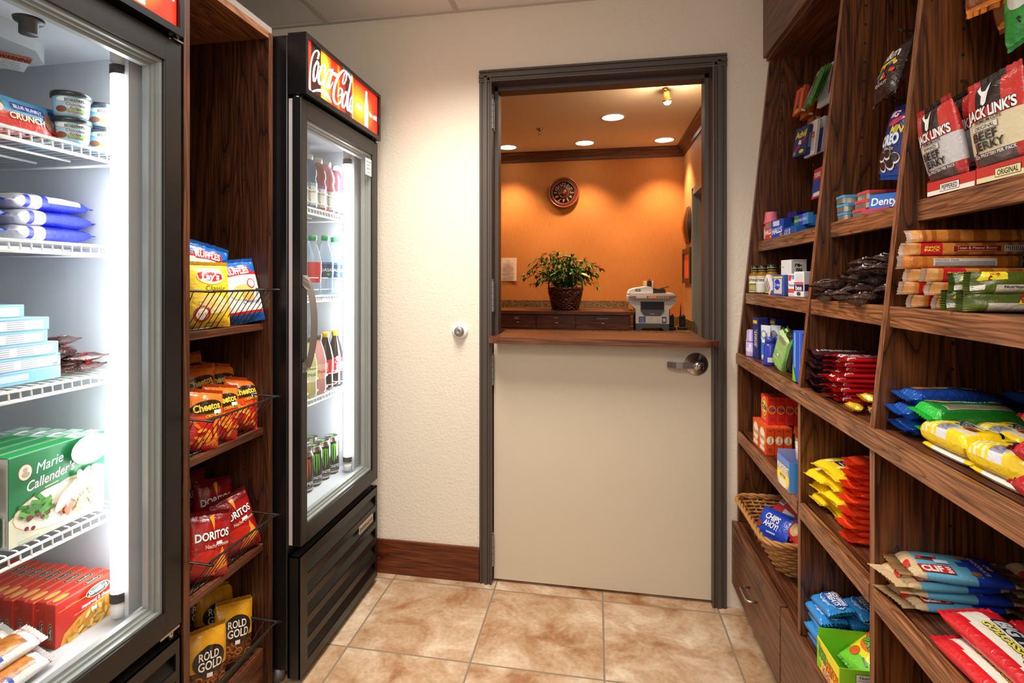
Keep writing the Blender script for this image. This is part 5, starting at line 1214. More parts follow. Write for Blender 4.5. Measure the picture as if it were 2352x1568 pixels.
bottle('cola_bottle', 'soda', (-1.11, 2.112, zS), L_cola, 0xF4C82A, 0xC0242C, 'cola bottle with yellow cap next to the pink lemonade', 0.065, 0.125, 'Coke', 0xFFFFFF, 'cola bottles with yellow caps', tang=-0.95, vertical=True)
bottle('cola_bottle', 'soda', (-1.19, 2.06, zS), L_cola, 0xF4C82A, 0xC0242C, 'cola bottle with yellow cap in the second row behind the lemonade', 0.065, 0.125, None, group='cola bottles with yellow caps', tang=-0.95)
bottle('lemonade_bottle', 'soda', (-1.10, 2.03, zS), L_plem, 0x6A6A6C, 0xF0C0B0, 'pink lemonade bottle with grey cap behind the cooler handle', 0.06, 0.12, 'LEMONADE', 0xC04A40, 'lemonade bottles', tang=-0.95, extra=[('e', -0.008, -0.015, 0.012, 0.01, 0xF0D858)])
bottle('lemonade_bottle', 'soda', (-1.10, 1.955, zS), L_lem, 0x6A6A6C, 0xF4F0C8, 'pale yellow lemonade bottle behind the cooler handle', 0.06, 0.12, 'LEMONADE', 0x5A8A3A, 'lemonade bottles', tang=-0.95, extra=[('r', 0, 0.022, 0.09, 0.006, 0x8AB848)])
def can(acc, word):
    mb = MB().lathe([(0, 0.002), (0.022, 0.002), (0.025, 0.0), (0.0325, 0.012), (0.0330, 0.016)], 32, 0xA8A8AC, 1)
    mb.lathe([(0.0330, 0.016), (0.0330, 0.138)], 32, 0x141416, 0)
    mb.lathe([(0.0330, 0.138), (0.0268, 0.152), (0.0268, 0.1555), (0.0255, 0.157), (0.0245, 0.1545), (0, 0.1545)], 32, 0xC8C8CC, 1)
    mp = lambda x, z, e: ((0.0331+e)*cos(-0.72+x/0.033), (0.0331+e)*sin(-0.72+x/0.033), z)
    dec = [('s', [(-0.008, 0.125), (-0.0095, 0.09), (-0.006, 0.06)], [0.006, 0.004, 0.0008], acc), ('s', [(0.0, 0.128), (0.001, 0.085), (0.000, 0.05)], [0.006, 0.004, 0.0008], acc), ('s', [(0.008, 0.125), (0.0105, 0.09), (0.008, 0.062)], [0.006, 0.004, 0.0008], acc), ('s', [(-0.012, 0.122), (-0.004, 0.127), (0.002, 0.124), (0.012, 0.127)], [0.001, 0.004, 0.004, 0.001], acc),
           ('t', word, 0, 0.036, 0.012, 0xE8E8EA, dict(w=0.052, bold=0.02)), ('t', 'ENERGY', 0, 0.022, 0.005, 0xB0B0B4, dict(w=0.03))]
    decorate(mb, dec, mp, maxe=0.008)
    return finish(mb, 'energy_drink_can', [M_filmflat, M_chrome]), acc
def tabmesh(acc): return finish(MB().bbox((-0.006, -0.011, 0.155), (0.006, 0.011, 0.1572), 0.001, acc), 'pull_tab', [M_filmflat])
CG = can(0x6AD83A, 'MONSTER'); CRd = can(0xD8502A, 'RIPPER'); TG = tabmesh(0x3AB03A)
for k, (x, y, m, lb) in enumerate(((-1.108, 2.158, CG, 'black energy drink can with green claw marks closest to the lamp tube'), (-1.111, 2.087, CG, 'second green-clawed energy drink can from the lamp tube, front row'), (-1.111, 2.017, CG, 'third green-clawed energy drink can from the lamp tube, front row'), (-1.111, 1.947, CRd, 'energy drink can with orange-red claw marks by the door frame'), (-1.18, 2.125, CG, 'energy drink can in the second row behind the front gap'), (-1.18, 2.05, CG, 'energy drink can in the second row partly hidden by the door frame'))):
    r = thing('energy_drink_can', lb, 'drink can', (x, y, 0.5055), 'energy drink cans on the cooler floor')
    for n_, m_ in (('can_body', m[0]), ('pull_tab', TG)):
        o = bpy.data.objects.new(n_, m_); COL.objects.link(o); o.parent = r
# bottle guards along the shelf fronts
for z, lb in ((1.6005, 'top'), (1.2625, 'second'), (0.8685, 'third')):
    mb = MB()
    for k in range(5):
        y = 2.196-0.0765*k
        for zz in (0.022, 0.068): mb.tube([(-1.108+0.0385*cos(a), y+0.0385*sin(a), z+zz) for a in [radians(-88+176*q/12) for q in range(13)]], 0.0018, 6)
    part(mb, 'bottle_guard', mat('milky_plastic', 0xE8ECEE, 0.3), C2)
# ---------------------------------------------------------------- chip cabinet
def wire_basket(z, lb):
    b0, b1 = (-1.30, 1.268), (-1.066, 1.556); r0, r1 = (-1.36, 1.250), (-0.988, 1.560); H = 0.108
    T = thing('wire_basket', lb, 'basket', (-1.18, 1.41, z), 'black wire baskets in the chip cabinet')
    zb, zt = z+0.004, z+H
    rim = [(r0[0], r0[1], zt+0.012), (r0[0], r1[1], zt+0.012), (r1[0]+0.02, r1[1], zt), (r1[0]+0.004, r1[1]-0.004, zt), (r1[0], r1[1]-0.02, zt), (r1[0], r0[1]+0.02, zt), (r1[0]+0.004, r0[1]+0.004, zt), (r1[0]+0.02, r0[1], zt)]
    part(MB().tube(rim, 0.0032, 8, closed=True), 'rim', M_bwire, T)
    mb = MB(); mb.tube([(b0[0], b0[1], zb), (b0[0], b1[1], zb), (b1[0], b1[1], zb), (b1[0], b0[1], zb)], 0.0026, 6, closed=True)
    n = 12
    for k in range(n+1):
        t = k/n; yb_ = b0[1]+(b1[1]-b0[1])*t; yt = r0[1]+0.012+(r1[1]-r0[1]-0.024)*t
        mb.tube([(r1[0], yt, zt), (b1[0], yb_, zb), (b0[0], yb_, zb), (r0[0], yt, zt+0.012)], 0.0014, 5)
    for k in range(1, 10):
        t = k/10; xb_ = b0[0]+(b1[0]-b0[0])*t; xt = r0[0]+(r1[0]-r0[0])*t
        mb.tube([(xt, r0[1], zt+0.012*(1-t)), (xb_, b0[1], zb), (xb_, b1[1], zb), (xt, r1[1], zt+0.012*(1-t))], 0.0014, 5)
    part(mb, 'wire_mesh', M_bwire, T)
for k, z in enumerate(TS): wire_basket(z, 'black wire basket holding %s in the narrow oak cabinet' % ('the yellow and white chip bags', 'the orange cheese puff bags', 'the red tortilla chip bags', 'the brown and gold pretzel bags')[k])
def chipbag(kind, seed):
    W, H, T_ = 0.125, 0.185, 0.055
    if kind == 'yellow':
        pt = bands([(0, 0xE8B820), (0.06, 0xF4CC30), (0.92, 0xE0AC18)])
        dec = [('e', 0.012, 0.062, 0.040, 0.026, 0xF0DCA0), ('e', -0.005, 0.07, 0.030, 0.020, 0xE8C878), ('e', 0.004, 0.142, 0.04, 0.024, 0xF8E8B0), ('p', [(-0.034, 0.150), (-0.01, 0.158), (0.034, 0.148), (0.038, 0.134), (0.01, 0.126), (-0.03, 0.134)], 0xC82020), ('t', "Lay's", 0.002, 0.141, 0.019, 0xFFFFFF, dict(shear=0.2, bold=0.03)), ('t', 'Classic', 0.015, 0.108, 0.016, 0x6A5A20, {}), ('e', -0.024, 0.036, 0.023, 0.023, 0xB83028), ('e', -0.024, 0.036, 0.016, 0.016, 0xF4EAD0), ('t', "Lay's", -0.024, 0.036, 0.008, 0xB83028, {}), ('t', 'HAPPINESS', -0.024, 0.054, 0.004, 0xF4EAD0, {}), ('r', 0.02, 0.012, 0.05, 0.003, 0xB89020)]
    elif kind == 'ruffle':
        W, H = 0.14, 0.2
        pt = bands([(0, 0x1C5CA8), (0.12, 0xC82A2A), (0.15, 0xF2EEE6), (0.72, 0xC82A2A), (0.76, 0x1C64B8)])
        dec = [('e', 0.005, 0.095, 0.034, 0.022, 0xE0B868), ('e', -0.012, 0.085, 0.026, 0.016, 0xF0D08C), ('e', 0.018, 0.08, 0.022, 0.018, 0xD8A858), ('p', [(-0.045, 0.168), (0.04, 0.176), (0.048, 0.152), (-0.035, 0.144)], 0xD02828), ('t', 'RUFFLES', 0.0, 0.160, 0.020, 0xFFFFFF, dict(bold=0.03, w=0.076, rot=0.05)), ('t', 'Original', 0.025, 0.062, 0.013, 0x2450A0, dict(shear=0.3)), ('e', 0.036, 0.118, 0.015, 0.015, 0xC82A2A), ('e', 0.036, 0.118, 0.012, 0.012, 0xF2E8E0), ('t', 'ORIGINAL', 0.0, 0.137, 0.008, 0xFFFFFF, {})]
    elif kind == 'cheetos':
        W, H = 0.11, 0.165
        pt = bands([(0, 0xC82014), (0.42, 0xE0481C), (0.56, 0xE87424), (0.93, 0xC85018)])
        rn = random.Random(seed)
        dec = [('e', rn.uniform(-.04, .045), rn.uniform(0.015, 0.075), 0.013, 0.0045, (0xF08A28, 0xE8701C, 0xF4A03C)[q % 3], rn.uniform(0, 3)) for q in range(22)]+[('e', 0.0, 0.115, 0.046, 0.018, 0x2A1A10, 0.25), ('t', 'Cheetos', 0.0, 0.115, 0.020, 0xE8C83C, dict(rot=0.25, bold=0.03, w=0.078, ol=0x181008)), ('t', 'CRUNCHY', 0.022, 0.094, 0.008, 0xF0C040, dict(rot=0.25, bold=0.02, ol=0x3A1A10)), ('r', 0.032, 0.104, 0.022, 0.010, 0xE8E6E0, 0.2)]
    elif kind == 'doritos':
        W, H = 0.12, 0.18
        pt = bands([(0, 0x8E1414), (0.1, 0xB01C18), (0.40, 0xA01616), (0.85, 0x7C1012)])
        dec = [('p', [(0.01, 0.02), (0.055, 0.03), (0.03, 0.085)], 0xE87C20), ('p', [(-0.02, 0.012), (0.02, 0.01), (0.012, 0.06)], 0xD8601C), ('p', [(0.015, 0.03), (0.05, 0.036), (0.031, 0.075)], 0xF09A38), ('e', -0.012, 0.06, 0.04, 0.02, 0xC02818), ('p', [(-0.01, 0.165), (0.006, 0.17), (0.0, 0.13)], 0xE8902C), ('t', 'DORITOS', 0.0, 0.118, 0.021, 0xF4F0EA, dict(rot=0.08, bold=0.03, w=0.096, ol=0x2A0808)), ('t', 'Nacho Cheese', 0.014, 0.092, 0.011, 0xE8DCC8, dict(rot=0.08, w=0.07)), ('r', 0.018, 0.096, 0.02, 0.009, 0xF0F0EC, 0.08)]
    else:
        W, H = 0.12, 0.185
        rn = random.Random(seed)
        pt = bands([(0, 0x4A2810), (0.42, 0xD89A1C), (0.95, 0xB87C14)])
        dec = []
        for q in range(16):
            x, z = rn.uniform(-.045, .045), rn.uniform(.014, .068); dec += [('s', [(x+0.010*cos(a), z+0.008*sin(a)) for a in [k*0.7 for k in range(9)]], [0.0045]*9, (0x8A4A1C, 0xA05A24, 0x703814)[q % 3])]
        dec += [('e', 0.0, 0.105, 0.046, 0.036, 0x1A1410), ('e', 0.0, 0.105, 0.043, 0.033, 0x2A2018), ('t', 'ROLD', -0.002, 0.117, 0.020, 0xE4DACC, dict(bold=0.015, w=0.058)), ('t', 'GOLD', 0.002, 0.093, 0.022, 0xE4DACC, dict(bold=0.015, w=0.068)), ('r', 0.0, 0.068, 0.016, 0.011, 0xD8D4CC)]
    return pouch(W, H, T_, pt, dec, seed=seed, wr=0.16, p=2.0, q=2.2, crimp=(0.05, 0.06)), H
_CB = {}
def chips(kind, seed, u, v, X, roll_, tilt, label, nm, grp, yaw=0.0, z=None):
    k = (kind, seed)
    if k not in _CB:
        m_, h_ = chipbag(kind, seed); _CB[k] = (finish(m_, nm, [M_film if kind != 'doritos' else M_film]), h_)
    me, h_ = _CB[k]; P = Vector(pX(u, v, X))
    R = Matrix.Rotation(RZ-0.42+yaw, 3, 'Z') @ Matrix.Rotation(tilt, 3, 'X') @ Matrix.Rotation(roll_, 3, 'Y')
    loc = P-R @ Vector((0, 0, h_/2))
    loc.y = min(max(loc.y, 1.312), 1.520); loc.x = max(loc.x, -1.51)
    if z is not None: loc.z = z
    o = inst(nm, me, loc, R.to_euler(), label, 'chips', grp); return o
g = 'chip bags in the top wire basket'
zb1 = TS[0]+0.006
chips('yellow', 1, 474, 676, -1.083, 0.02, -0.12, 'yellow potato chip bag with red oval in the top wire basket', 'chip_bag', g, z=zb1)
chips('ruffle', 2, 548, 662, -1.093, -0.10, -0.22, 'white and blue chip bag leaning beside the yellow bag', 'chip_bag', g, z=zb1)
chips('ruffle', 3, 462, 610, -1.163, 0.25, -0.15, 'blue and white chip bag half hidden behind the yellow bag', 'chip_bag', g, z=zb1+0.05)
chips('yellow', 4, 520, 640, -1.243, 0.1, -0.2, 'yellow chip bag at the back of the top wire basket', 'chip_bag', g, z=zb1)
g = 'cheese puff bags in the second wire basket'; zb2 = TS[1]+0.006
for k, (u, v, X, r, t, zz, lb) in enumerate(((462, 960, -1.080, 0.22, -0.22, 0, 'orange cheese puff bag at the front left end of the second basket'), (505, 950, -1.088, 0.18, -0.3, 0, 'orange cheese puff bag in the middle front of the second basket'), (553, 930, -1.098, 0.2, -0.34, 0.004, 'orange cheese puff bag at the right end of the second basket'), (450, 880, -1.180, 0.05, -0.1, 0.045, 'dim cheese puff bag standing behind the front left bag'), (500, 890, -1.185, 0.2, -0.12, 0.04, 'tallest orange cheese puff bag behind the middle of the basket'), (452, 850, -1.270, -0.1, 0.0, 0.07, 'cheese puff bag deepest in the shadow of the second basket'))):
    chips('cheetos', 10+k, u, v, X, r, t, lb, 'cheese_puff_bag', g, z=zb2+zz)
g = 'tortilla chip bags in the third wire basket'; zb3 = TS[2]+0.006
for k, (u, v, X, r, t, zz, lb) in enumerate(((478, 1260, -1.080, 0.2, -0.2, 0, 'red tortilla chip bag at the front left end of the third basket'), (545, 1200, -1.098, -0.16, -0.28, 0.0, 'red tortilla chip bag tipped to one side at the right of the third basket'), (500, 1180, -1.190, 0.1, -0.1, 0.03, 'dark red tortilla chip bag behind the two front bags'), (450, 1150, -1.265, -0.05, 0, 0.05, 'tortilla chip bag deepest in the shadow of the third basket'))):
    chips('doritos', 20+k, u, v, X, r, t, lb, 'tortilla_chip_bag', g, z=zb3+zz)
g = 'pretzel bags in the bottom wire basket'; zb4 = TS[3]+0.006
for k, (u, v, X, r, t, zz, lb) in enumerate(((470, 1500, -1.090, 0.14, -0.2, 0, 'gold and brown pretzel bag at the front left end of the bottom basket'), (535, 1455, -1.102, 0.22, -0.3, 0.0, 'gold and brown pretzel bag at the right end of the bottom basket'), (520, 1420, -1.190, 0.15, -0.1, 0.02, 'dim pretzel bag behind the right end bag'), (455, 1400, -1.230, 0.05, 0, 0.04, 'dim pretzel bag at the back left of the bottom basket'))):
    chips('pretzel', 30+k, u, v, X, r, t, lb, 'pretzel_bag', g, z=zb4+zz)
# ---------------------------------------------------------------- right-hand shelves: goods
RR = -pi/2+0.0195                         # fronts turned towards the aisle
SA, SB, SC_, SD, SE = SH[0]+0.0006, SH[1]+0.0006, SH[2]+0.0006, SH[3]+0.0006, 0.3586
FL = [M_film]; CD = [M_card]; FO = [M_foil]
# --- bay by the wall: hanging packs
def hook(u, v, X0, lb, x1=0.9545):
    P = pX(u, v, X0)
    T = thing('peg_hook', lb, 'hook', (x1, P[1], P[2]), 'peg hooks')
    part(MB().tube([(x1, P[1], P[2]), (X0, P[1], P[2]), (X0-0.006, P[1], P[2]+0.010)], 0.0024, 6), 'prong', M_bwire, T)
    return P
P = hook(1848, 205, 0.74, 'black peg hook holding the orange boxes')
MO = finish(carton(0.075, 0.018, 0.098, 0xB8481C, {'front': (0xE85A24, [('t', 'Motrin', 0, 0.052, 0.020, 0x1E2A50, dict(rot=pi/2, w=0.062, bold=0.02)), ('e', 0.0, 0.012, 0.02, 0.008, 0xE0C030), ('r', 0.03, 0.05, 0.006, 0.07, 0xF09A60)]), 'right': (0x9A4420, [('r', 0, 0.006, 0.014, 0.008, 0xD8D0C8)])}), 'medicine_box', CD)  # right side painted darker: its shade is put into the colour
def lean(nm, me, x, y, z, yaw, tilt, roll_, lb, cat, grp=None):
    R = Matrix.Rotation(RR+yaw, 3, 'Z') @ Matrix.Rotation(tilt, 3, 'X') @ Matrix.Rotation(roll_, 3, 'Y')
    return inst(nm, me, (x, y, z), R.to_euler(), lb, cat, grp)
def hang(nm, me, u, v, X, h, yaw, tilt, roll_, lb, cat, grp=None):   # hung from its top edge at the hook point
    R = Matrix.Rotation(RR+yaw, 3, 'Z') @ Matrix.Rotation(tilt, 3, 'X') @ Matrix.Rotation(roll_, 3, 'Y')
    p_ = Vector(pX(u, v, X))-R @ Vector((0, 0, h)); return inst(nm, me, p_, R.to_euler(), lb, cat, grp)
for k in range(4): hang('medicine_box', MO, 1845+17*k, 202+9*k, 0.745+0.032*k, 0.098, 0.02, -0.16, 0, '%s thin orange pain relief box hanging from the hook, counted from the aisle' % ORD[k], 'medicine', 'orange pain relief boxes')
P2 = hook(1896, 150, 0.77, 'black peg hook holding the clear packs with green edges')
GC = finish(carton(0.064, 0.012, 0.125, 0x5A8A3C, {'front': (0x8A8288, [('r', 0, 0.065, 0.052, 0.07, 0x6A5A72), ('r', 0, 0.012, 0.06, 0.012, 0x4E8A3A), ('e', 0, 0.112, 0.012, 0.008, 0xE8E8E4), ('r', -0.01, 0.05, 0.03, 0.04, 0xB8B0B8)]), 'right': (0x4E8A3A, [])}), 'travel_pack', [M_film])
for k, u in enumerate((1886, 1893, 1900)): hang('travel_pack', GC, u, 163-4*k, 0.735+0.022*k, 0.122, -0.12, -0.36, 0, '%s clear travel pack with green edges hanging in front of the white card' % ORD[k], 'travel pack', 'clear hanging travel packs')
WC = finish(carton(0.08, 0.012, 0.14, 0xE8E6E0, {'front': (0xF2F0EA, [('r', 0, 0.045, 0.07, 0.06, 0xD8DCE0), ('r', 0.032, 0.08, 0.008, 0.1, 0xC82A2A), ('e', 0, 0.122, 0.012, 0.008, 0xA05A9A)]), 'right': (0xE6E2DA, [('r', 0, 0.05, 0.008, 0.06, 0xD0483A)])}), 'remedy_card', CD)
hang('remedy_card', WC, 1908, 148, 0.79, 0.14, 0.1, -0.15, 0, 'white and red remedy card hanging next to the oak upright, top row', 'medicine')
P = hook(1852, 288, 0.74, 'black peg hook holding the navy box')
AD = finish(carton(0.078, 0.022, 0.105, 0x1E2C54, {'front': (0x22386E, [('t', 'Advil', 0, 0.078, 0.024, 0xF4D82A, dict(bold=0.03, shear=0.1, w=0.066)), ('p', [(-0.036, 0.02), (-0.02, 0.02), (0.036, 0.06), (0.03, 0.066)], 0xC02A34), ('p', [(-0.012, 0.044), (0.008, 0.04), (0.004, 0.056), (-0.006, 0.058)], 0xF0F0F0), ('e', 0.014, 0.014, 0.014, 0.007, 0xF0D030), ('r', -0.026, 0.012, 0.018, 0.012, 0x7A8AA8)]), 'right': (0x18244A, [('r', 0, 0.05, 0.012, 0.05, 0x5A6A8A)])}), 'medicine_box', CD)
hang('medicine_box', AD, 1850, 292, 0.735, 0.105, 0.2, -0.14, 0, 'navy pain relief box with yellow lettering hanging on the middle row', 'medicine')
hang('medicine_box', AD, 1858, 296, 0.775, 0.105, 0.1, -0.1, 0, 'second navy pain relief box hidden behind the first one', 'medicine')
P = hook(1873, 276, 0.76, 'black peg hook holding the white and purple cards')
W2 = finish(carton(0.07, 0.012, 0.125, 0xE8E6E2, {'front': (0xEDEBE6, [('r', 0, 0.04, 0.06, 0.05, 0xC8C8CC), ('r', 0, 0.072, 0.055, 0.02, 0xCC2A2A), ('t', 'Tylenol', 0, 0.072, 0.011, 0xFFFFFF, {}), ('r', 0, 0.057, 0.05, 0.006, 0xE8C030), ('e', -0.008, 0.112, 0.011, 0.008, 0xA84A7A)]), 'right': (0xD8D4CE, [])}), 'remedy_card', CD)
W3 = finish(carton(0.07, 0.012, 0.125, 0xE4E2E6, {'front': (0x6A5AA8, [('r', 0, 0.105, 0.07, 0.04, 0xF0EEEA), ('e', -0.008, 0.11, 0.011, 0.008, 0xA84A7A), ('r', 0.0, 0.05, 0.05, 0.06, 0x7A6AB8)]), 'right': (0xC8C4D4, [])}), 'remedy_card', CD)
hang('remedy_card', W2, 1871, 278, 0.755, 0.125, 0.08, -0.12, 0, 'white remedy card with red band hanging beside the navy box', 'medicine')
hang('remedy_card', W3, 1887, 272, 0.785, 0.125, 0.12, -0.12, 0, 'purple and white remedy card next to the oak upright', 'medicine')
P = hook(1870, 382, 0.76, 'black peg hook holding the red and blue box')
TY = finish(carton(0.075, 0.018, 0.105, 0xC8262C, {'front': (0xCC2A2E, [('t', 'TYLENOL', 0, 0.082, 0.016, 0xFFFFFF, dict(w=0.062, bold=0.02)), ('r', 0, 0.04, 0.07, 0.05, 0x2A3A9A), ('r', 0.01, 0.014, 0.06, 0.014, 0xF0F0F0)]), 'right': (0x2A3A9A, [])}), 'medicine_box', CD)
hang('medicine_box', TY, 1886, 386, 0.755, 0.105, -0.05, -0.1, 0, 'red and blue pain relief box hanging on the lowest hook row', 'medicine')
# shelf A, bay by the wall
def stand(nm, me, u, X, z, rot, lb, cat, grp=None, dy=0.0): return inst(nm, me, (X, yU(u, X)+dy, z), (0, 0, RR+rot), lb, cat, grp)
X = 0.668
T = thing('medicine_bottle', 'pink stomach remedy bottle with pink cup lid on the shelf by the wall', 'medicine', (X+0.005, yU(1771, X+0.005), SA))
part(MB().lathe([(0, 0), (0.023, 0), (0.025, 0.004), (0.025, 0.055), (0.014, 0.07), (0, 0.07)], 24, 0xF07AA0).lathe([(0.0254, 0.008), (0.0254, 0.045)], 24, 0xF4E8E0), 'bottle_body', M_filmflat, T, (0, 0, 0))
part(MB().lathe([(0, 0.066), (0.027, 0.066), (0.027, 0.071), (0.0245, 0.073), (0.021, 0.108), (0.0205, 0.112), (0, 0.112)], 28, 0xF0788E), 'cup_lid', attr_mat('frosted_pink', 0.5), T, (0, 0, 0))
HR = finish(carton(0.052, 0.03, 0.066, 0xC82A22, {'front': (0xD83024, [('r', 0.0, 0.052, 0.036, 0.02, 0x9A8478), ('t', 'HALLS', 0, 0.028, 0.018, 0xFFFFFF, dict(w=0.046, bold=0.03, shear=0.2, rot=0.1)), ('e', 0.016, 0.01, 0.008, 0.006, 0xF0A030)]), 'right': (0xB8241E, [])}), 'cough_drop_pack', CD)
HB = finish(carton(0.078, 0.03, 0.066, 0x2A4CB0, {'front': (0x2A4CC0, [('r', -0.005, 0.052, 0.042, 0.018, 0xD8DCE4), ('t', 'HALLS', 0, 0.026, 0.020, 0xFFFFFF, dict(w=0.066, bold=0.03, shear=0.2, rot=0.1)), ('e', 0.026, 0.01, 0.008, 0.006, 0xE87A3A)]), 'right': (0x20409A, [])}), 'cough_drop_pack', CD)
stand('cough_drop_pack', HR, 1774, 0.656, SA, 0.2, 'small red cough drop pack in front of the pink bottle', 'cough drops')
stand('cough_drop_pack', HB, 1794, 0.660, SA, 0.2, 'blue cough drop pack between the red pack and the blue display tray', 'cough drops')
mb = carton(0.21, 0.085, 0.03, 0x1C62B8, {'front': (0x2050B0, [('t', 'HALLS', 0.0, 0.014, 0.020, 0xE8EEF4, dict(w=0.11, bold=0.03, shear=0.2))]), 'left': (0x1C78C8, [])})
mb.box((-0.105, 0.0405, 0.03), (0.105, 0.0425, 0.072), 0x1C6AC0).add([(-0.105, -0.0425, 0.03), (-0.105, 0.0425, 0.03), (-0.105, 0.0425, 0.072), (-0.103, -0.0425, 0.03), (-0.103, 0.0425, 0.03), (-0.103, 0.0425, 0.072)], [(0, 1, 2), (5, 4, 3), (0, 2, 5, 3)], 0x1C78C8)
stand('display_tray', finish(mb, 'display_tray', CD), 1832, 0.700, SA, 0.0, 'blue cough drop display tray beside the oak upright', 'display tray')
for k, (c, lb) in enumerate(((0x1E8A50, 'green cough drop stick standing in the blue tray'), (0x3838B0, 'violet cough drop stick standing in the blue tray'), (0x3A8AD0, 'light blue cough drop stick standing in the blue tray'))):
    inst('cough_drop_stick', finish(carton(0.045, 0.018, 0.038, c, {'front': (c, [('t', 'HALLS', 0, 0.02, 0.010, 0xFFFFFF, dict(w=0.036, shear=0.2))])}), 'cough_drop_stick', CD), (0.69, yU(1836+10*k, 0.69)+0.0, SA+0.0305), (0, 0, RR), lb, 'cough drops', 'cough drop sticks')
inst('small_box', finish(carton(0.05, 0.05, 0.022, 0x2A2074, {'left': (0xC8B8D8, []), 'front': (0x2A2078, [])}), 'small_box', CD), (0.718, yU(1832, 0.718), SA+0.0705), (0, 0, RR+0.3), 'small purple box lying on top of the blue tray', 'box')
# shelf B: mouthwash, swabs, boxes
G = 'small amber mouthwash bottles'
L_amb = liquid('amber_liquid', 0xC89A3A, 0.45)
for k, (u, X, lb) in enumerate(((1735, 0.606, 'amber mouthwash bottle with black cap closest to the wall'), (1752, 0.615, 'amber mouthwash bottle second from the wall, showing its white back label'), (1774, 0.622, 'amber mouthwash bottle behind the leaning thermometer pack'), (1766, 0.668, 'amber mouthwash bottle in the second row'), (1745, 0.655, 'amber mouthwash bottle in the second row against the side panel'))):
    T = thing('mouthwash_bottle', lb, 'mouthwash', (X, yU(u, X), SB), G)
    part(MB().lathe([(0, 0), (0.02, 0), (0.022, 0.004), (0.022, 0.07), (0.012, 0.083), (0.012, 0.086), (0, 0.086)], 24), 'bottle_body', L_amb, T, (0, 0, 0))
    part(MB().lathe([(0, 0.083), (0.0145, 0.083), (0.0145, 0.108), (0, 0.108)], 20, 0x26241E).lathe([(0.0147, 0.086), (0.0147, 0.088)], 20, 0xB8A868).lathe([(0.0147, 0.095), (0.0147, 0.097)], 20, 0xB8A868), 'cap', M_filmflat, T, (0, 0, 0))
    mb = MB().lathe([(0.0226, 0.006), (0.0226, 0.066)], 28, 0xEFECE4)
    mp = lambda x, z, e: ((0.0227+e)*cos(-2.2+x/0.022), (0.0227+e)*sin(-2.2+x/0.022), z)
    decorate(mb, [('r', 0.0, 0.062, 0.06, 0.003, 0xE0B020), ('t', 'LISTERINE', 0.0, 0.051, 0.010, 0x181818, dict(w=0.042, bold=0.02)), ('r', 0.0, 0.024, 0.038, 0.03, 0x8A8418 if k != 1 else 0xD8D4CC), ('r', -0.002, 0.028, 0.024, 0.002, 0xE8E4D0), ('r', -0.002, 0.022, 0.026, 0.002, 0xE8E4D0), ('r', -0.002, 0.016, 0.022, 0.002, 0xE8E4D0)], mp, maxe=0.006)
    part(mb, 'label', M_card, T, (0, 0, 0))
inst('thermometer_pack', finish(carton(0.03, 0.014, 0.075, 0xE8E4E2, {'front': (0xEDEAE8, [('r', -0.004, 0.036, 0.010, 0.05, 0x8A8480), ('r', 0.010, 0.036, 0.006, 0.05, 0xC05048)])}), 'thermometer_pack', CD), (0.60, yU(1774, 0.60), SB+0.006), (0, -0.75, RR), 'slim white pack leaning against the mouthwash bottles', 'pack')
inst('remedy_bottle', finish(MB().lathe([(0, 0), (0.02, 0), (0.02, 0.065), (0.012, 0.078), (0.014, 0.08), (0.014, 0.104), (0, 0.104)], 20, 0x26241E).lathe([(0.0203, 0.008), (0.0203, 0.06)], 20, 0xD8D4CC).lathe([(0.0205, 0.045), (0.0205, 0.055)], 20, 0xD8501C), 'remedy_bottle', [M_filmflat]), (0.655, yU(1801, 0.655), SB), (0, 0, 0), 'black capped bottle with orange flame label behind the blue swab pack', 'bottle')
inst('swab_pack', finish(carton(0.06, 0.03, 0.068, 0x4A6AC8, {'front': (0x3A5AC0, [('r', 0, 0.060, 0.05, 0.006, 0xF0D040), ('p', [(-0.022, 0.006), (0.022, 0.006), (0.022, 0.055), (-0.022, 0.055)], 0xD8C8B8), ('e', -0.004, 0.036, 0.016, 0.018, 0x2048C0), ('t', 'Q-tips', -0.004, 0.036, 0.010, 0xF4F4F4, dict(shear=0.2))]), 'right': (0x5A7AD0, []), 'top': (0x6A8AD8, [])}), 'swab_pack', [M_film]), (0.606, yU(1797, 0.606), SB), (0, 0, RR+0.25), 'blue cotton swab pack standing in front of the white lens solution box', 'swabs')
RN = finish(carton(0.07, 0.05, 0.118, 0xE4E0DA, {'front': (0xEDEAE4, [('r', 0, 0.034, 0.07, 0.068, 0x2048B0), ('e', 0.024, 0.018, 0.009, 0.014, 0xF0F0F0), ('r', -0.02, 0.095, 0.012, 0.004, 0xA8B8D8)]), 'right': (0xD4CDC6, [('t', 're-', -0.002, 0.102, 0.014, 0x14141A, dict(bold=0.04)), ('t', 'nu', 0.0, 0.087, 0.014, 0x14141A, dict(bold=0.04)), ('r', 0, 0.03, 0.05, 0.058, 0x2048B0), ('r', 0, 0.114, 0.04, 0.0015, 0x6A6A6A)]), 'top': (0xD8D2CC, [])}), 'lens_solution_box', CD)
inst('lens_solution_box', RN, (0.648, yU(1823, 0.648), SB), (0, 0, RR+0.12), 'tall white and blue lens solution box on the second shelf', 'box')
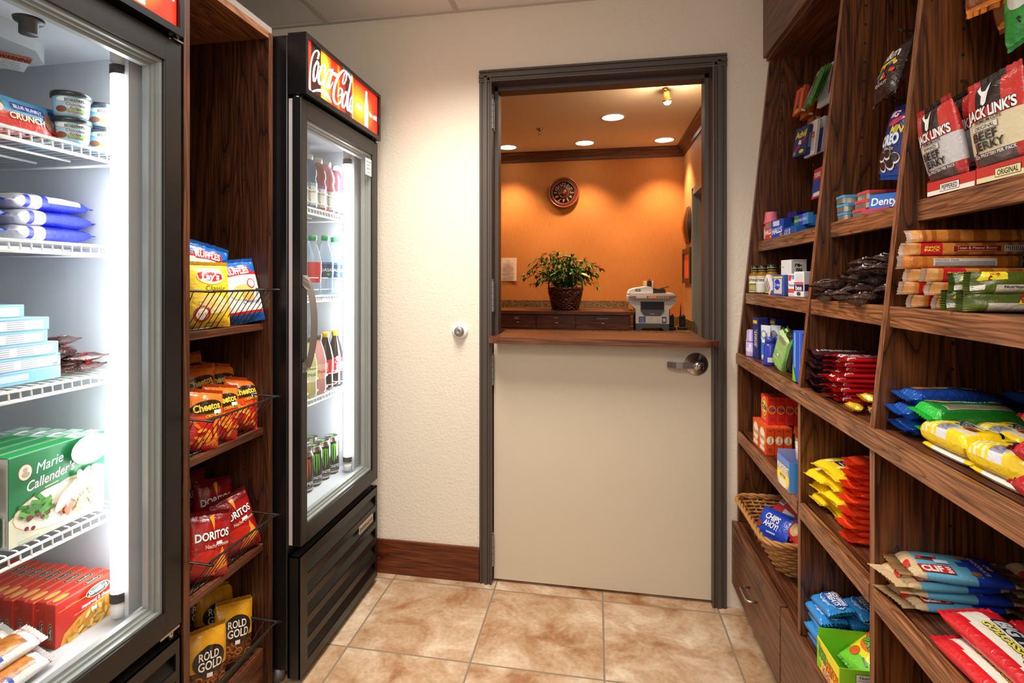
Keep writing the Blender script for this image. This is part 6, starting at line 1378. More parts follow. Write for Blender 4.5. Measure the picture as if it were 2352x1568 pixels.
inst('eye_drop_box', finish(carton(0.04, 0.03, 0.07, 0xE8E6E4, {'front': (0xF0EEEC, [('p', [(-0.016, 0.066), (0.004, 0.066), (-0.004, 0.048), (-0.016, 0.05)], 0xE03A34), ('r', 0.012, 0.06, 0.014, 0.012, 0x4AA0E0), ('t', 'Visine', 0, 0.036, 0.010, 0x3A5AA8, dict(rot=pi/2*0, w=0.032)), ('r', 0, 0.018, 0.034, 0.012, 0xE05040), ('r', 0, 0.006, 0.03, 0.004, 0xC8D8E8)]), 'right': (0xE8E6E4, [('r', 0, 0.04, 0.022, 0.03, 0xB8C8E0), ('r', 0, 0.018, 0.026, 0.014, 0xE05040)])}), 'eye_drop_box', CD), (0.604, yU(1829, 0.604)+0.0, SB), (0, 0, RR+0.12), 'white and red eye drop box in front of the lens solution box', 'box')
inst('lip_balm_box', finish(carton(0.05, 0.03, 0.076, 0xE8E4E6, {'front': (0xEDE8EA, [('r', 0, 0.058, 0.036, 0.024, 0xD8D4DC), ('r', 0, 0.042, 0.046, 0.005, 0xD83A44), ('r', 0, 0.028, 0.046, 0.02, 0x3A2A54), ('t', 'bee', 0, 0.028, 0.016, 0xF4F0EC, dict(bold=0.02)), ('e', 0, 0.01, 0.01, 0.006, 0x4A4450)]), 'right': (0xE4E0E4, [('r', 0, 0.028, 0.026, 0.02, 0x3A2A54)])}), 'lip_balm_box', CD), (0.610, yU(1846, 0.610), SB), (0, 0, RR+0.2), 'small white and plum box tight against the oak upright', 'box')
# shelf C: toiletries
T = thing('deodorant_stick', 'lavender deodorant stick at the wall end of the toiletry shelf', 'deodorant', (0.585, yU(1727, 0.585), SC_))
part(MB().lathe([(0, 0), (0.02, 0), (0.021, 0.004), (0.021, 0.055), (0, 0.055)], 24, 0xC0A8D8).lathe([(0.0213, 0.02), (0.0213, 0.034)], 24, 0xE4DCF0), 'stick_body', M_filmflat, T, (0, 0, 0))
part(MB().lathe([(0, 0.056), (0.0215, 0.056), (0.0215, 0.062), (0.0195, 0.064), (0.018, 0.098), (0.014, 0.102), (0, 0.102)], 24, 0xB49CCC), 'cap', M_filmflat, T, (0, 0, 0))
RGd = finish(carton(0.055, 0.035, 0.15, 0x23266E, {'front': (0x262A78, [('t', 'RIGHT', 0, 0.075, 0.014, 0xF0F0F4, dict(rot=pi/2, bold=0.02)), ('t', 'GUARD', 0.014, 0.075, 0.014, 0xE8D84A, dict(rot=pi/2, bold=0.02)), ('r', 0, 0.135, 0.04, 0.012, 0xE8D030)]), 'right': (0x1E2260, [('t', 'RIGHT GUARD', 0, 0.07, 0.012, 0xE8E8EC, dict(rot=pi/2, bold=0.02))])}), 'deodorant_box', CD)
for k, (u, X, lb) in enumerate(((1746, 0.60, 'navy deodorant box beside the lavender stick'), (1768, 0.655, 'navy deodorant box behind the white tubes'), (1786, 0.66, 'navy deodorant box behind the blue lotion bottle'))): stand('deodorant_box', RGd, u, X, SC_, 0.05, lb, 'deodorant', 'navy deodorant boxes')
def tubemesh():
    mb = MB(); rows = 9; vs = []; cl = []
    for j in range(rows):
        t = j/(rows-1); z = 0.022+0.105*t; a = 0.017+0.004*t; b = 0.015*(1-t)+0.0008
        for q in range(16): vs.append((a*cos(2*pi*q/16), b*sin(2*pi*q/16), z))
    fs = [(j*16+q, j*16+(q+1) % 16, (j+1)*16+(q+1) % 16, (j+1)*16+q) for j in range(rows-1) for q in range(16)]
    cl = [0x3A7AC8 if (j < 4) else 0xDCE0E8 for j in range(rows-1) for q in range(16)]
    mb.add(vs, fs, cl, 0, True); mb.lathe([(0, 0), (0.015, 0), (0.014, 0.022), (0, 0.022)], 20, 0xD8DCE4)
    decorate(mb, [('e', 0, 0.095, 0.011, 0.015, 0x8A98A8), ('e', 0, 0.095, 0.007, 0.010, 0xDCE0E8), ('r', 0, 0.07, 0.014, 0.010, 0xF4F4F4)], lambda x, z, e: (x, -0.011-e, z)); return finish(mb, 'lotion_tube', [M_filmflat])
TBM = tubemesh()
for u, X, lb in ((1759, 0.605, 'white and blue lotion tube beside the navy deodorant box'), (1782, 0.64, 'white and blue lotion tube behind the blue bottle')): stand('lotion_tube', TBM, u, X, SC_, 0.6, lb, 'tube', 'white and blue lotion tubes')
for u, X, lb in ((1769, 0.585, 'blue lotion bottle standing in front of the white tubes'), (1790, 0.63, 'blue lotion bottle behind the green pad pack')):
    T = thing('lotion_bottle', lb, 'lotion', (X, yU(u, X), SC_), 'blue lotion bottles')
    part(MB().lathe([(0, 0), (0.02, 0), (0.021, 0.004), (0.021, 0.066), (0.016, 0.076), (0, 0.076)], 24, 0x3038A8).box((-0.014, -0.0215, 0.012), (0.004, -0.019, 0.028), 0xF0F0F4), 'bottle_body', M_filmflat, T, (0, 0, 0))
    part(MB().lathe([(0, 0.0765), (0.0165, 0.0765), (0.0165, 0.096), (0, 0.096)], 24, 0x3844A0), 'cap', M_filmflat, T, (0, 0, 0))
PD = finish(pouch(0.075, 0.135, 0.028, bands([(0, 0x8CB860), (0.45, 0x9AC070), (0.86, 0xB0D088)]), [('t', 'LIQUI-T', 0.0, 0.07, 0.010, 0xDCE8C0, {}), ('p', [(0.0, 0.048), (0.006, 0.054), (0.0, 0.06), (-0.006, 0.054)], 0xF4F4F0), ('e', 0.004, 0.112, 0.024, 0.010, 0x8A8A78), ('s', [(-0.034, 0.034), (0.0, 0.04), (0.034, 0.03)], [0.0015, 0.0015, 0.0015], 0xE0EAD0)], seed=3, p=5, q=6, wr=0.05), 'pad_pack', FL)
for k, (u, X, t, lb) in enumerate(((1797, 0.583, 0.48, 'green pad pack leaning in front of the blue bottles'), (1808, 0.605, 0.44, 'second green pad pack leaning behind the first one'))):
    inst('pad_pack', PD, (X, yU(u, X)+0.035, SC_+0.004), (0, t, RR+0.12), lb, 'hygiene pack', 'green pad packs')
inst('pad_pack', finish(pouch(0.07, 0.13, 0.03, solid(0x1C1E1E), [('p', [(-0.03, 0.0), (0.0, 0.0), (0.03, 0.11), (0.02, 0.12)], 0x5AA04A)], seed=6, p=5, q=6, wr=0.1), 'pad_pack', FL), (0.60, yU(1818, 0.60)+0.02, SC_+0.004), (0, 0.36, RR), 'black and green pack wedged between the green pads and the blue box', 'hygiene pack')
TP = finish(carton(0.07, 0.045, 0.145, 0x2A50C0, {'front': (0x2A58CC, [('r', -0.018, 0.09, 0.014, 0.1, 0x6AA8E8), ('p', [(-0.034, 0.0), (-0.006, 0.0), (-0.034, 0.05)], 0x7ACC2A), ('r', 0.02, 0.072, 0.003, 0.14, 0x8AB8F0)]), 'right': (0x2A3EAC, [('t', 'TAMPAX', 0.0, 0.072, 0.022, 0xF0F2F8, dict(rot=-pi/2, w=0.105, bold=0.03)), ('e', -0.004, 0.015, 0.014, 0.008, 0xE8ECF4)]), 'top': (0x3A68D8, [])}), 'tampon_box', CD)
inst('tampon_box', TP, (0.583, 1.684, SC_), (0, 0.02, RR), 'blue tampon box standing tight against the oak upright', 'hygiene box')
# shelf D: laundry boxes and popcorn
def soap(c, c2, top, word, wc, ring):
    ft = [('e', 0.0, 0.056, 0.032, 0.034, 0xF4C83A), ('e', 0.0, 0.056, 0.027, 0.029, 0xF07A28 if ring else 0xF0E8E0), ('e', 0.0, 0.056, 0.020, 0.022, 0xF4D84A if ring else 0xF8F4F0), ('t', word, 0, 0.056, 0.021, wc, dict(w=0.052, bold=0.03, shear=0.15)), ('r', 0, 0.016, 0.05, 0.014, 0xF0E8E0 if not ring else 0xE87A30)]
    sd = [('e', 0, 0.052, 0.0125, 0.015, 0xF4C83A), ('e', 0, 0.052, 0.0105, 0.0125, 0xE8542A if ring else 0xF8F0E8), ('t', word, 0, 0.052, 0.010, wc, dict(w=0.021, bold=0.03, shear=0.1, rot=0.0 if ring else pi/2)), ('r', 0, 0.086, 0.012, 0.003, 0x9A2A1A), ('r', 0, 0.02, 0.012, 0.012, 0xB03A20)]
    tp = [('r', 0, 0, 0.06, 0.0015, 0xF0A070), ('r', 0.01, 0.005, 0.05, 0.002, 0xB83A20)]
    return finish(carton(0.075, 0.0275, 0.096, c, {'front': (c, ft), 'right': (c2, sd), 'top': (top, tp)}), 'laundry_box', CD)
TD = soap(0xE03A20, 0xE02E1C, 0xB82A1C, 'Tide', 0x242A80, True); BO = soap(0xE8501E, 0xE4481A, 0xE0582C, 'Bounce', 0xC87820, False)
for r_ in range(2):
    for k in range(3):
        inst('laundry_box', BO, (0.586+0.029*k, 2.056+0.0785*r_+0.002*k, SD), (0, 0, RR), '%s orange dryer sheet box from the aisle in the %s row' % (ORD[k], 'near' if r_ == 0 else 'far'), 'laundry box', 'orange dryer sheet boxes')
inst('laundry_box', BO, (0.688, 2.05, SD), (0, 0, RR-0.25), 'orange dryer sheet box standing slightly askew by the popcorn', 'laundry box', 'orange dryer sheet boxes')
inst('laundry_box', BO, (0.722, 2.045, SD), (0, 0, RR-0.25), 'orange dryer sheet box behind the askew one', 'laundry box', 'orange dryer sheet boxes')
for k in range(4): inst('laundry_box', TD, (0.604+0.029*k, 2.098, SD+0.0966), (0, 0, RR), '%s red detergent box from the aisle on top of the orange boxes' % ORD[k], 'laundry box', 'red detergent boxes')
for k in range(2): inst('laundry_box', TD, (0.69+0.029*k, 2.135, SD), (0, 0, RR), '%s red detergent box hidden low behind the orange boxes' % ORD[k], 'laundry box', 'red detergent boxes')
# popcorn carton with open top
w_, d_, h_ = 0.10, 0.16, 0.085
mb = MB()
def wall_(a, b, c): mb.box(a, b, c)
wall_((-w_/2, -d_/2, 0), (w_/2, d_/2, 0.002), 0x8A98C0); wall_((-w_/2, -d_/2, 0.002), (w_/2, -d_/2+0.0015, h_), 0x6A88C8); wall_((-w_/2, d_/2-0.0015, 0.002), (w_/2, d_/2, h_), 0x6A88C8); wall_((-w_/2, -d_/2+0.0015, 0.002), (-w_/2+0.0015, d_/2-0.0015, h_+0.012), 0x8A90C8); wall_((w_/2-0.0015, -d_/2+0.0015, 0.002), (w_/2, d_/2-0.0015, h_), 0x4A90D8)
fr_ = [('e', 0.0, 0.03, 0.05, 0.036, 0xF4C82A), ('e', 0, 0.028, 0.042, 0.028, 0xF8E070), ('t', 'POP-SECRET', 0, 0.055, 0.02, 0xF4F0D8, dict(w=0.09, bold=0.04, ol=0x2A5A9A)), ('t', 'BUTTER', 0, 0.032, 0.009, 0x6A4A18, dict(bold=0.02)), ('e', 0.0, 0.012, 0.03, 0.012, 0xF0E8D0)]
decorate(mb, fr_, lambda x, z, e: (x, -d_/2-e, max(0.001, min(z, h_)))); decorate(mb, [('t', 'POP-SECRET', 0.02, 0.05, 0.024, 0xF4E8A8, dict(w=0.1, bold=0.04, ol=0x2A5A9A, rot=0.1)), ('e', 0.01, 0.022, 0.05, 0.02, 0xF4C82A), ('t', 'BUTTER', 0.01, 0.022, 0.01, 0x5A4010, {})], lambda x, z, e: (w_/2+e, x, max(0.001, min(z, h_))))
inst('popcorn_carton', finish(mb, 'popcorn_carton', CD), (0.616, 1.725, SD), (0, 0, RR), 'open blue and yellow popcorn carton beside the oak upright', 'popcorn box')
PB = finish(pouch(0.08, 0.13, 0.03, lambda u, v, s: lin(0xF0E8DC) if (int(v*7) % 2) else lin(0xDCC8A8), [('r', 0.0, 0.06, 0.05, 0.03, 0x4A88C8)], seed=4, wr=0.1), 'popcorn_bag', FL)
for k in range(3): inst('popcorn_bag', PB, (0.600+0.037*k, 1.727, SD+0.005), (0.1, 0, RR), '%s folded popcorn bag standing in the open carton' % ORD[k], 'popcorn', 'popcorn bags in the carton')
# wicker basket on the ledge
wb = thing('wicker_basket', 'shallow light wicker basket on the low ledge by the wall', 'basket', (0.70, 2.07, SE))
M_straw = mat('straw_wicker', 0xB07A40, 0.45)
def rring(x0, x1, y0, y1, r, z, n=8, amp=0.0, wv=26, ph=0.0):
    c = [(x1-r, y1-r, 0), (x0+r, y1-r, pi/2), (x0+r, y0+r, pi), (x1-r, y0+r, 1.5*pi)]; pts = []
    for (cx, cy, a0) in c:
        for k in range(n+1):
            a = a0+pi/2*k/n; pts.append((cx+r*cos(a), cy+r*sin(a)))
    # resample evenly
    per = []; tot = 0; m = len(pts)
    for i in range(m):
        per.append(tot); q = pts[(i+1) % m]; tot += sqrt((q[0]-pts[i][0])**2+(q[1]-pts[i][1])**2)
    out = []; N_ = 120; i = 0
    for k in range(N_):
        s = tot*k/N_
        while i+1 < m and per[i+1] <= s: i += 1
        nx = per[i+1] if i+1 < m else tot; t = (s-per[i])/max(1e-9, nx-per[i]); a = pts[i]; b = pts[(i+1) % m]
        x, y = a[0]+(b[0]-a[0])*t, a[1]+(b[1]-a[1])*t; dx, dy = b[0]-a[0], b[1]-a[1]; l = sqrt(dx*dx+dy*dy) or 1
        o_ = amp*sin(2*pi*wv*k/N_+ph); out.append((x+dy/l*o_, y-dx/l*o_, z))
    return out
bk0 = (0.592, 0.845, 1.915, 2.225); bk1 = (0.535, 0.875, 1.868, 2.272); zb_, zt_ = SE+0.004, SE+0.118
mb = MB(); rows = 11
for k in range(rows):
    t = k/(rows-1); q = [bk0[i]+(bk1[i]-bk0[i])*t for i in range(4)]
    mb.tube(rring(*q, 0.05, zb_+(zt_-zb_)*t, amp=0.0035, ph=pi*(k % 2)), 0.0048, 6, closed=True)
for k in range(52):
    a = k/52; i = int(a*120); b_ = rring(*bk0, 0.05, zb_)[i]; t_ = rring(*bk1, 0.05, zt_)[i]; mb.tube([b_, t_], 0.003, 5)
part(mb, 'woven_side', M_straw, wb)
mb = MB()
for k in range(3):
    r_ = rring(bk1[0]-0.004, bk1[1]+0.004, bk1[2]-0.004, bk1[3]+0.004, 0.055, zt_+0.005)
    mb.tube([(p[0], p[1], p[2]+0.006*cos(2*pi*14*i/120+k*2.09)) for i, p in enumerate(rring(bk1[0]-0.004, bk1[1]+0.004, bk1[2]-0.004, bk1[3]+0.004, 0.055, zt_+0.005, amp=0.006, wv=14, ph=k*2.09))], 0.0055, 6, closed=True)
part(mb, 'braided_rim', M_straw, wb)
part(MB().prism([(p[0], p[1]) for p in rring(*bk0, 0.05, 0)[::4]], 'z', SE+0.0004, SE+0.006), 'base', M_straw, wb)
CAa = finish(pouch(0.17, 0.12, 0.04, solid(0x2448C0), [('t', 'CHIPS', -0.005, 0.08, 0.026, 0xF2F4FA, dict(bold=0.03, w=0.08, rot=-0.1, ol=0x182A80)), ('t', 'AHOY!', 0.0, 0.05, 0.024, 0xF2F4FA, dict(bold=0.03, w=0.08, rot=-0.1, ol=0x182A80)), ('e', -0.062, 0.04, 0.016, 0.015, 0x8A4A28), ('r', 0.01, 0.02, 0.05, 0.006, 0xC8D4F0)], seed=12, wr=0.12), 'cookie_pack', FL)
RTa = finish(pouch(0.17, 0.12, 0.035, solid(0xC02430), [('r', -0.05, 0.075, 0.045, 0.05, 0xE8E4EC), ('r', -0.05, 0.075, 0.038, 0.04, 0x8A88A0), ('r', 0.03, 0.03, 0.07, 0.03, 0xD8D0D4), ('r', 0.02, 0.085, 0.06, 0.02, 0xE07A84), ('e', 0.0, 0.085, 0.01, 0.006, 0x2A48A8)], seed=13, wr=0.12), 'cracker_pack', FL)
ORa = finish(pouch(0.15, 0.11, 0.04, solid(0xC82A20), [('e', 0.0, 0.05, 0.035, 0.03, 0xE8B878), ('e', 0.01, 0.055, 0.02, 0.02, 0xF4E0B0), ('e', -0.03, 0.08, 0.02, 0.015, 0x3050B8), ('r', 0.03, 0.09, 0.04, 0.012, 0xF0D040)], seed=14, wr=0.14), 'cracker_pack', FL)
lean('cookie_pack', CAa, 0.592, 2.055, SE+0.062, 0.40, -0.65, -0.10, 'blue cookie pack propped at the front of the wicker basket', 'cookies').scale = (0.84,)*3
lean('cracker_pack', RTa, 0.645, 2.10, SE+0.112, 0.2, -0.84, 0.03, 'red cracker pack showing its white barcode panel in the wicker basket', 'crackers').scale = (0.84,)*3
lean('cracker_pack', ORa, 0.64, 1.985, SE+0.088, 0.1, -0.75, 0.1, 'red pack with cookie picture lying near the oak upright in the wicker basket', 'crackers').scale = (0.84,)*3
inst('cookie_pack', CAa, (0.72, 2.03, SE+0.036), (LIE+0.06, 0, RR+0.3), 'blue cookie pack lying at the bottom of the wicker basket', 'cookies')
inst('cracker_pack', ORa, (0.66, 2.16, SE+0.05), (LIE+0.3, 0, RR), 'red pack at the wall end of the wicker basket under the blue pack', 'crackers')
# ---------------------------------------------------------------- middle bay
P = hook(2072, 72, 0.70, 'black peg hook holding the dark candy bag')
MMd = finish(pouch(0.13, 0.18, 0.05, bands([(0, 0x2A1612), (0.9, 0x3A201A)]), [('t', 'm&m', 0.0, 0.135, 0.03, 0xF4F0EC, dict(bold=0.03, w=0.09)), ('r', 0.0, 0.108, 0.08, 0.010, 0xE8D030)]+[('e', random.Random(q).uniform(-.045, .045), random.Random(q+50).uniform(0.06, 0.10), 0.007, 0.006, (0xE83A28, 0x2A60D0, 0xF0C830, 0x38A048, 0xE87828)[q % 5]) for q in range(18)]+[('t', 'PEANUT', 0.0, 0.045, 0.012, 0xE0D8D0, {})], seed=21, wr=0.14), 'candy_bag', FL)
lean('candy_bag', MMd, 0.655, 1.412, 1.735, 0.02, -0.34, -0.05, 'dark brown candy bag with coloured dots hanging in the middle bay', 'candy').scale = (0.76, 0.8, 0.80)
inst('candy_bag', finish(pouch(0.12, 0.17, 0.045, bands([(0, 0xC02028), (0.35, 0xD82A2A), (0.5, 0xF0B820), (1.0, 0xF0B820)]), [('t', 'Skittles', 0, 0.055, 0.02, 0xF0F0F0, dict(bold=0.02)), ('r', 0, 0.1, 0.08, 0.006, 0xF8E8A0)], seed=22, wr=0.14), 'candy_bag', FL), (0.74, P[1]-0.06, P[2]-0.172), (-0.2, 0, RR+0.2), 'yellow and red candy bag hanging behind the dark bag', 'candy')
inst('candy_bag', MMd, (0.775, P[1]-0.02, P[2]-0.20), (-0.2, 0, RR+0.2), 'second dark candy bag hidden behind the yellow and red bag', 'candy')
P = hook(2058, 232, 0.70, 'black peg hook holding the navy cookie bag')
ORE = finish(pouch(0.125, 0.185, 0.05, bands([(0, 0x2A5AC0), (0.12, 0x1E2E7A), (1, 0x1E2E7A)]), [('t', 'BIG', -0.02, 0.162, 0.016, 0xF4ECE8, dict(bold=0.03, ol=0xC02A3A)), ('e', 0.0, 0.142, 0.035, 0.008, 0xD03A5A, 0.2), ('t', 'MINI', 0.02, 0.122, 0.020, 0xF4DC40, dict(bold=0.03, shear=0.2)), ('t', 'OREO', -0.006, 0.097, 0.026, 0xF6F6FA, dict(bold=0.04, w=0.08, ol=0x6AA8E8, rot=0.1)), ('t', 'Bite Size', 0.0, 0.076, 0.010, 0xF4DC40, {})]+[('e', x, z, 0.017, 0.014, 0xF0ECE8) for x, z in ((-.03, .055), (.0, .06), (.03, .05), (-.02, .03), (.015, .035))]+[('e', x, z+0.002, 0.015, 0.011, 0x2A1A18) for x, z in ((-.03, .055), (.0, .06), (.03, .05), (-.02, .03), (.015, .035))], seed=23, wr=0.14), 'cookie_bag', FL)
lean('cookie_bag', ORE, 0.665, 1.392, 1.550, 0.0, -0.12, 0.16, 'navy cookie bag with white lettering hanging under the dark candy bag', 'cookies').scale = (0.9,)*3
def tin(c, w, d, h=0.021):
    r = 0.008; pl = lambda a: [(p[0], p[1]) for p in rring(-w/2+a, w/2-a, -d/2+a, d/2-a, r, 0)[::3]]
    mb = MB().prism(pl(0.001), 'z', 0, h*0.62, 0xB8B4A4, 1).prism(pl(0.0), 'z', h*0.62+0.0004, h-0.001, c, 0).prism(pl(0.002), 'z', h-0.001, h, c, 0)
    return finish(mb, 'mint_tin', [M_filmflat, mat('tin_metal', 0xC0BCAC, 0.3, 0.8)])
TB, TRd = tin(0x4A9AC8, 0.05, 0.07), tin(0xD84A50, 0.06, 0.095)
for k in range(3):
    inst('mint_tin', TB, (0.656+0.004*(2-k)*0.4, 1.563+(0, -.0, .0)[k], SA+0.0215*k), (0, 0, RR+(0, .08, -.06)[k]), '%s blue-lidded mint tin in the stack beside the upright' % fromtop(k, 3), 'mints', 'blue-lidded mint tins')
    inst('mint_tin', TRd, (0.682+0.005*k, 1.496, SA+0.0215*k), (0, 0, RR+(0, .05, -.03)[k]), '%s red-lidded mint tin in the middle bay stack' % fromtop(k, 3), 'mints', 'red-lidded mint tins')
inst('gum_pack', finish(carton(0.085, 0.014, 0.046, 0x2A6AC8, {'front': (0x2A70CC, [('t', 'Dentyne', 0.0, 0.028, 0.018, 0xFFFFFF, dict(w=0.075, bold=0.02, shear=0.1)), ('t', 'ice', 0.012, 0.010, 0.012, 0xE8F0FA, dict(bold=0.02)), ('e', 0.03, 0.012, 0.012, 0.008, 0xA8D0F0)])}), 'gum_pack', CD), (0.668, yU(2044, 0.668), SA+0.001), (-0.12, 0, RR+0.7), 'blue gum pack leaning in front of the red-lidded tins', 'gum')
inst('gum_pack', finish(carton(0.07, 0.03, 0.011, 0xB8405A, {'top': (0xC85068, [('r', 0, 0, 0.05, 0.014, 0xE0B0B8)])}), 'gum_pack', CD), (0.645, 1.405, SA), (0, 0, RR+0.4), 'flat maroon gum pack at the front of the tin stacks', 'gum')
# peppermint patties
PP = [finish(pouch(0.078, 0.062, 0.03, lambda u, v, s: lin(0x46302A) if noise.noise(Vector((u*6, v*6, q))) < 0.25 else lin(0x5E463E), ([('s', [(-0.025, 0.03), (0, 0.034), (0.025, 0.028)], [0.003, 0.004, 0.003], 0xE4E0DC), ('t', 'Peppermint', 0.0, 0.018, 0.006, 0xD8D0C8, {})] if q != 1 else [('t', 'YORK', 0, 0.03, 0.014, 0xE8E4E0, dict(bold=0.03))]), seed=40+q, side=True, crimp=(0.12, 0.12), wr=0.32, p=2.0), 'peppermint_patty', FO) for q in range(3)]
rn = random.Random(9); n_ = 0
for l, cells in enumerate((((0.585, 1.545), (0.59, 1.465), (0.60, 1.385), (0.60, 1.30), (0.66, 1.52), (0.665, 1.43), (0.67, 1.345), (0.665, 1.265)), ((0.60, 1.52), (0.61, 1.435), (0.61, 1.35), (0.655, 1.475), (0.66, 1.39), (0.65, 1.30)), ((0.62, 1.49), (0.625, 1.405), (0.63, 1.325), (0.66, 1.44)), ((0.635, 1.45), (0.635, 1.37), (0.64, 1.30)), ((0.65, 1.40), (0.65, 1.33)))):
    for (x, y) in cells:
        inst('peppermint_patty', PP[n_ % 3], (x+rn.uniform(-.006, .006), y+rn.uniform(-.006, .006), SB+0.013+0.019*l), (LIE+rn.uniform(-.2, .2), rn.uniform(-.15, .15), rn.uniform(-.9, .9)), 'dark brown foil candy in the heap on the middle bay shelf', 'candy', 'dark foil candies heaped on the middle bay shelf'); n_ += 1
# chocolate bars lying across the shelf
def wbar(l, w, t, body, seal, dec=(), seed=0, nm='candy_bar', m=None, p=5.0, q=6.0, cr=0.07, bk=()):
    return finish(pouch(l, w, t, seals(body, seal, cr, 1-cr), dec, bk, seed=seed, side=True, p=p, q=q, crimp=(cr, cr), wr=0.06, nu=20, nv=14), nm, m or FL)
HE = wbar(0.165, 0.055, 0.0125, 0x3A1820, 0x4A2830, [('t', "HERSHEY'S", -0.01, 0.033, 0.017, 0xD8D4D0, dict(w=0.11, bold=0.03)), ('t', 'Milk Chocolate with Almonds', 0.01, 0.014, 0.008, 0xE8D8A8, dict(w=0.1, bold=0.01)), ('e', 0.062, 0.03, 0.007, 0.005, 0xC89A58)], 1, 'chocolate_bar')
for k in range(9): inst('chocolate_bar', HE, (0.638+(0.004, -.006, .002, -.003, .006, -.005, .0, .004, -.012)[k], 1.535-(0.0 if k < 8 else 0.03)+0.004*(k % 3), SC_+0.008+0.0118*k), (LIE, 0, (0.03, -.04, .02, .05, -.03, .03, -.02, .04, -.06)[k]), '%s dark maroon almond chocolate bar in the middle bay stack' % fromtop(k, 9), 'chocolate', 'maroon chocolate bars')
KK = wbar(0.15, 0.085, 0.0115, 0xC8181C, 0xF0442C, [('e', -0.005, 0.045, 0.06, 0.026, 0xF0E8E8, 0.1), ('e', -0.005, 0.045, 0.056, 0.022, 0xB8141A, 0.1), ('t', 'Kit Kat', -0.005, 0.044, 0.026, 0xFFFFFF, dict(w=0.1, bold=0.03, shear=0.15, ol=0x5A1014)), ('t', 'Crisp Wafers in Chocolate', 0.01, 0.006, 0.006, 0x5A1412, dict(w=0.08)), ('t', 'King', -0.05, 0.006, 0.008, 0xF4F0E8, dict(bold=0.02))], 3, 'wafer_bar', cr=0.12)
for k in range(9): inst('wafer_bar', KK, (0.640+(0, .004, -.005, .003, -.012, -.006, .002, -.002, .004)[k]+(0.0 if k > 4 else -0.01), 1.412+(0, .004, -.003, .003, -.003, .0, .012, .008, .012)[k], SC_+0.007+0.0116*k), (LIE, 0, (0.02, -.03, .03, 0, -.04, .02, .05, .03, .06)[k]), '%s red wafer bar in the middle bay stack' % fromtop(k, 9), 'chocolate', 'red wafer bars')
RL = finish(pouch(0.06, 0.035, 0.02, lambda u, v, s: lin(0x6A2A18) if 0.3 < u < 0.7 else lin(0xF0C030), [('e', 0, 0.018, 0.012, 0.009, 0x8A3A20)], seed=7, side=True, wr=0.3, crimp=(0.14, 0.14)), 'caramel_candy', FO)
RL2 = finish(pouch(0.06, 0.03, 0.02, lambda u, v, s: lin(0x2A34B0) if u < 0.5 else lin(0xF0B828), seed=8, side=True, wr=0.25, crimp=(0.1, 0.1)), 'caramel_candy', FO)
for k, (m_, x, y, z, a, lb) in enumerate(((RL, 0.578, 1.318, 0.012, 0.8, 'brown and yellow caramel candy lying at the foot of the red wafer bars'), (RL, 0.60, 1.300, 0.034, 0.4, 'upper brown and yellow caramel candy beside the red wafer bars'), (RL2, 0.592, 1.262, 0.012, 1.3, 'lowest blue and yellow caramel roll beside the oak upright'), (RL2, 0.612, 1.265, 0.034, 1.2, 'middle blue and yellow caramel roll beside the oak upright'), (RL2, 0.625, 1.27, 0.056, 1.35, 'topmost blue and yellow caramel roll beside the oak upright'), (RL, 0.635, 1.235, 0.012, 0.3, 'caramel candy hidden by the oak upright'))):
    inst('caramel_candy', m_, (x, y, SC_+z), (LIE+0.1, 0, a), lb, 'candy', 'caramel candies')
# peanut candy packs and orange bars, lower shelf
MM = wbar(0.155, 0.085, 0.03, 0xF2CC18, 0xF6D838, [('t', "m&m's", 0.012, 0.042, 0.040, 0x4A2418, dict(w=0.105, bold=0.05, ol=0xFFFFFF)), ('r', 0.01, 0.078, 0.09, 0.008, 0x8AB8A8), ('e', -0.045, 0.06, 0.010, 0.008, 0xF8E890), ('r', -0.02, 0.008, 0.03, 0.01, 0xE8F0D8)], 5, 'peanut_candy_pack', p=3.0, q=3.2, cr=0.06)
for k, (x, y, z, a) in enumerate(((0.645, 1.548, 0.0, 0.05), (0.655, 1.462, 0.0, -0.06), (0.648, 1.55, 0.031, 0.1), (0.650, 1.468, 0.032, 0.12), (0.640, 1.545, 0.062, 0.18), (0.652, 1.475, 0.064, 0.0), (0.655, 1.52, 0.095, 0.22), (0.648, 1.455, 0.094, -.02))):
    inst('peanut_candy_pack', MM, (x, y, SD+0.017+z), (LIE+0.1, 0.0, a), ('%s yellow peanut candy pack in the column %s' % (fromtop(k//2, 4), 'nearer the far upright' if k % 2 == 0 else 'next to the orange bars')), 'candy', 'yellow peanut candy packs')
def kking():
    pt = lambda u, v, s: lin(0xE8401C) if u < 0.33 else (lin(0xEA8A20) if v < 0.16 or s > 0 else lin(0xE0481C))
    return finish(pouch(0.15, 0.06, 0.0155, pt, [('t', 'KIT KAT', 0.02, 0.006, 0.009, 0x5A1E0C, dict(w=0.075, bold=0.05)), ('t', 'Kit Kat', 0.01, 0.036, 0.022, 0xFFFFFF, dict(w=0.085, bold=0.03))], [('t', 'KIT KAT', 0.0, 0.006, 0.009, 0x5A1E0C, dict(w=0.075, bold=0.05))], seed=6, side=True, p=4.5, q=5, crimp=(0.12, 0.06), wr=0.08, nu=20, nv=14), 'orange_candy_bar', FL)
KG = kking()
for k in range(13): inst('orange_candy_bar', KG, (0.640+(0, .004, -.006, .002, -.003, .005, -.008, .003, -.004, .006, -.002, .004, 0)[k]+0.0008*k, 1.365+0.003*(k % 3)-0.001, SD+0.009+0.0148*k), (LIE, 0, (0.02, -.03, .05, -.02, .03, -.05, .02, .04, -.03, .02, .06, .1, .14)[k]), '%s orange wafer bar in the lower middle bay stack' % fromtop(k, 13), 'candy', 'orange wafer bars')
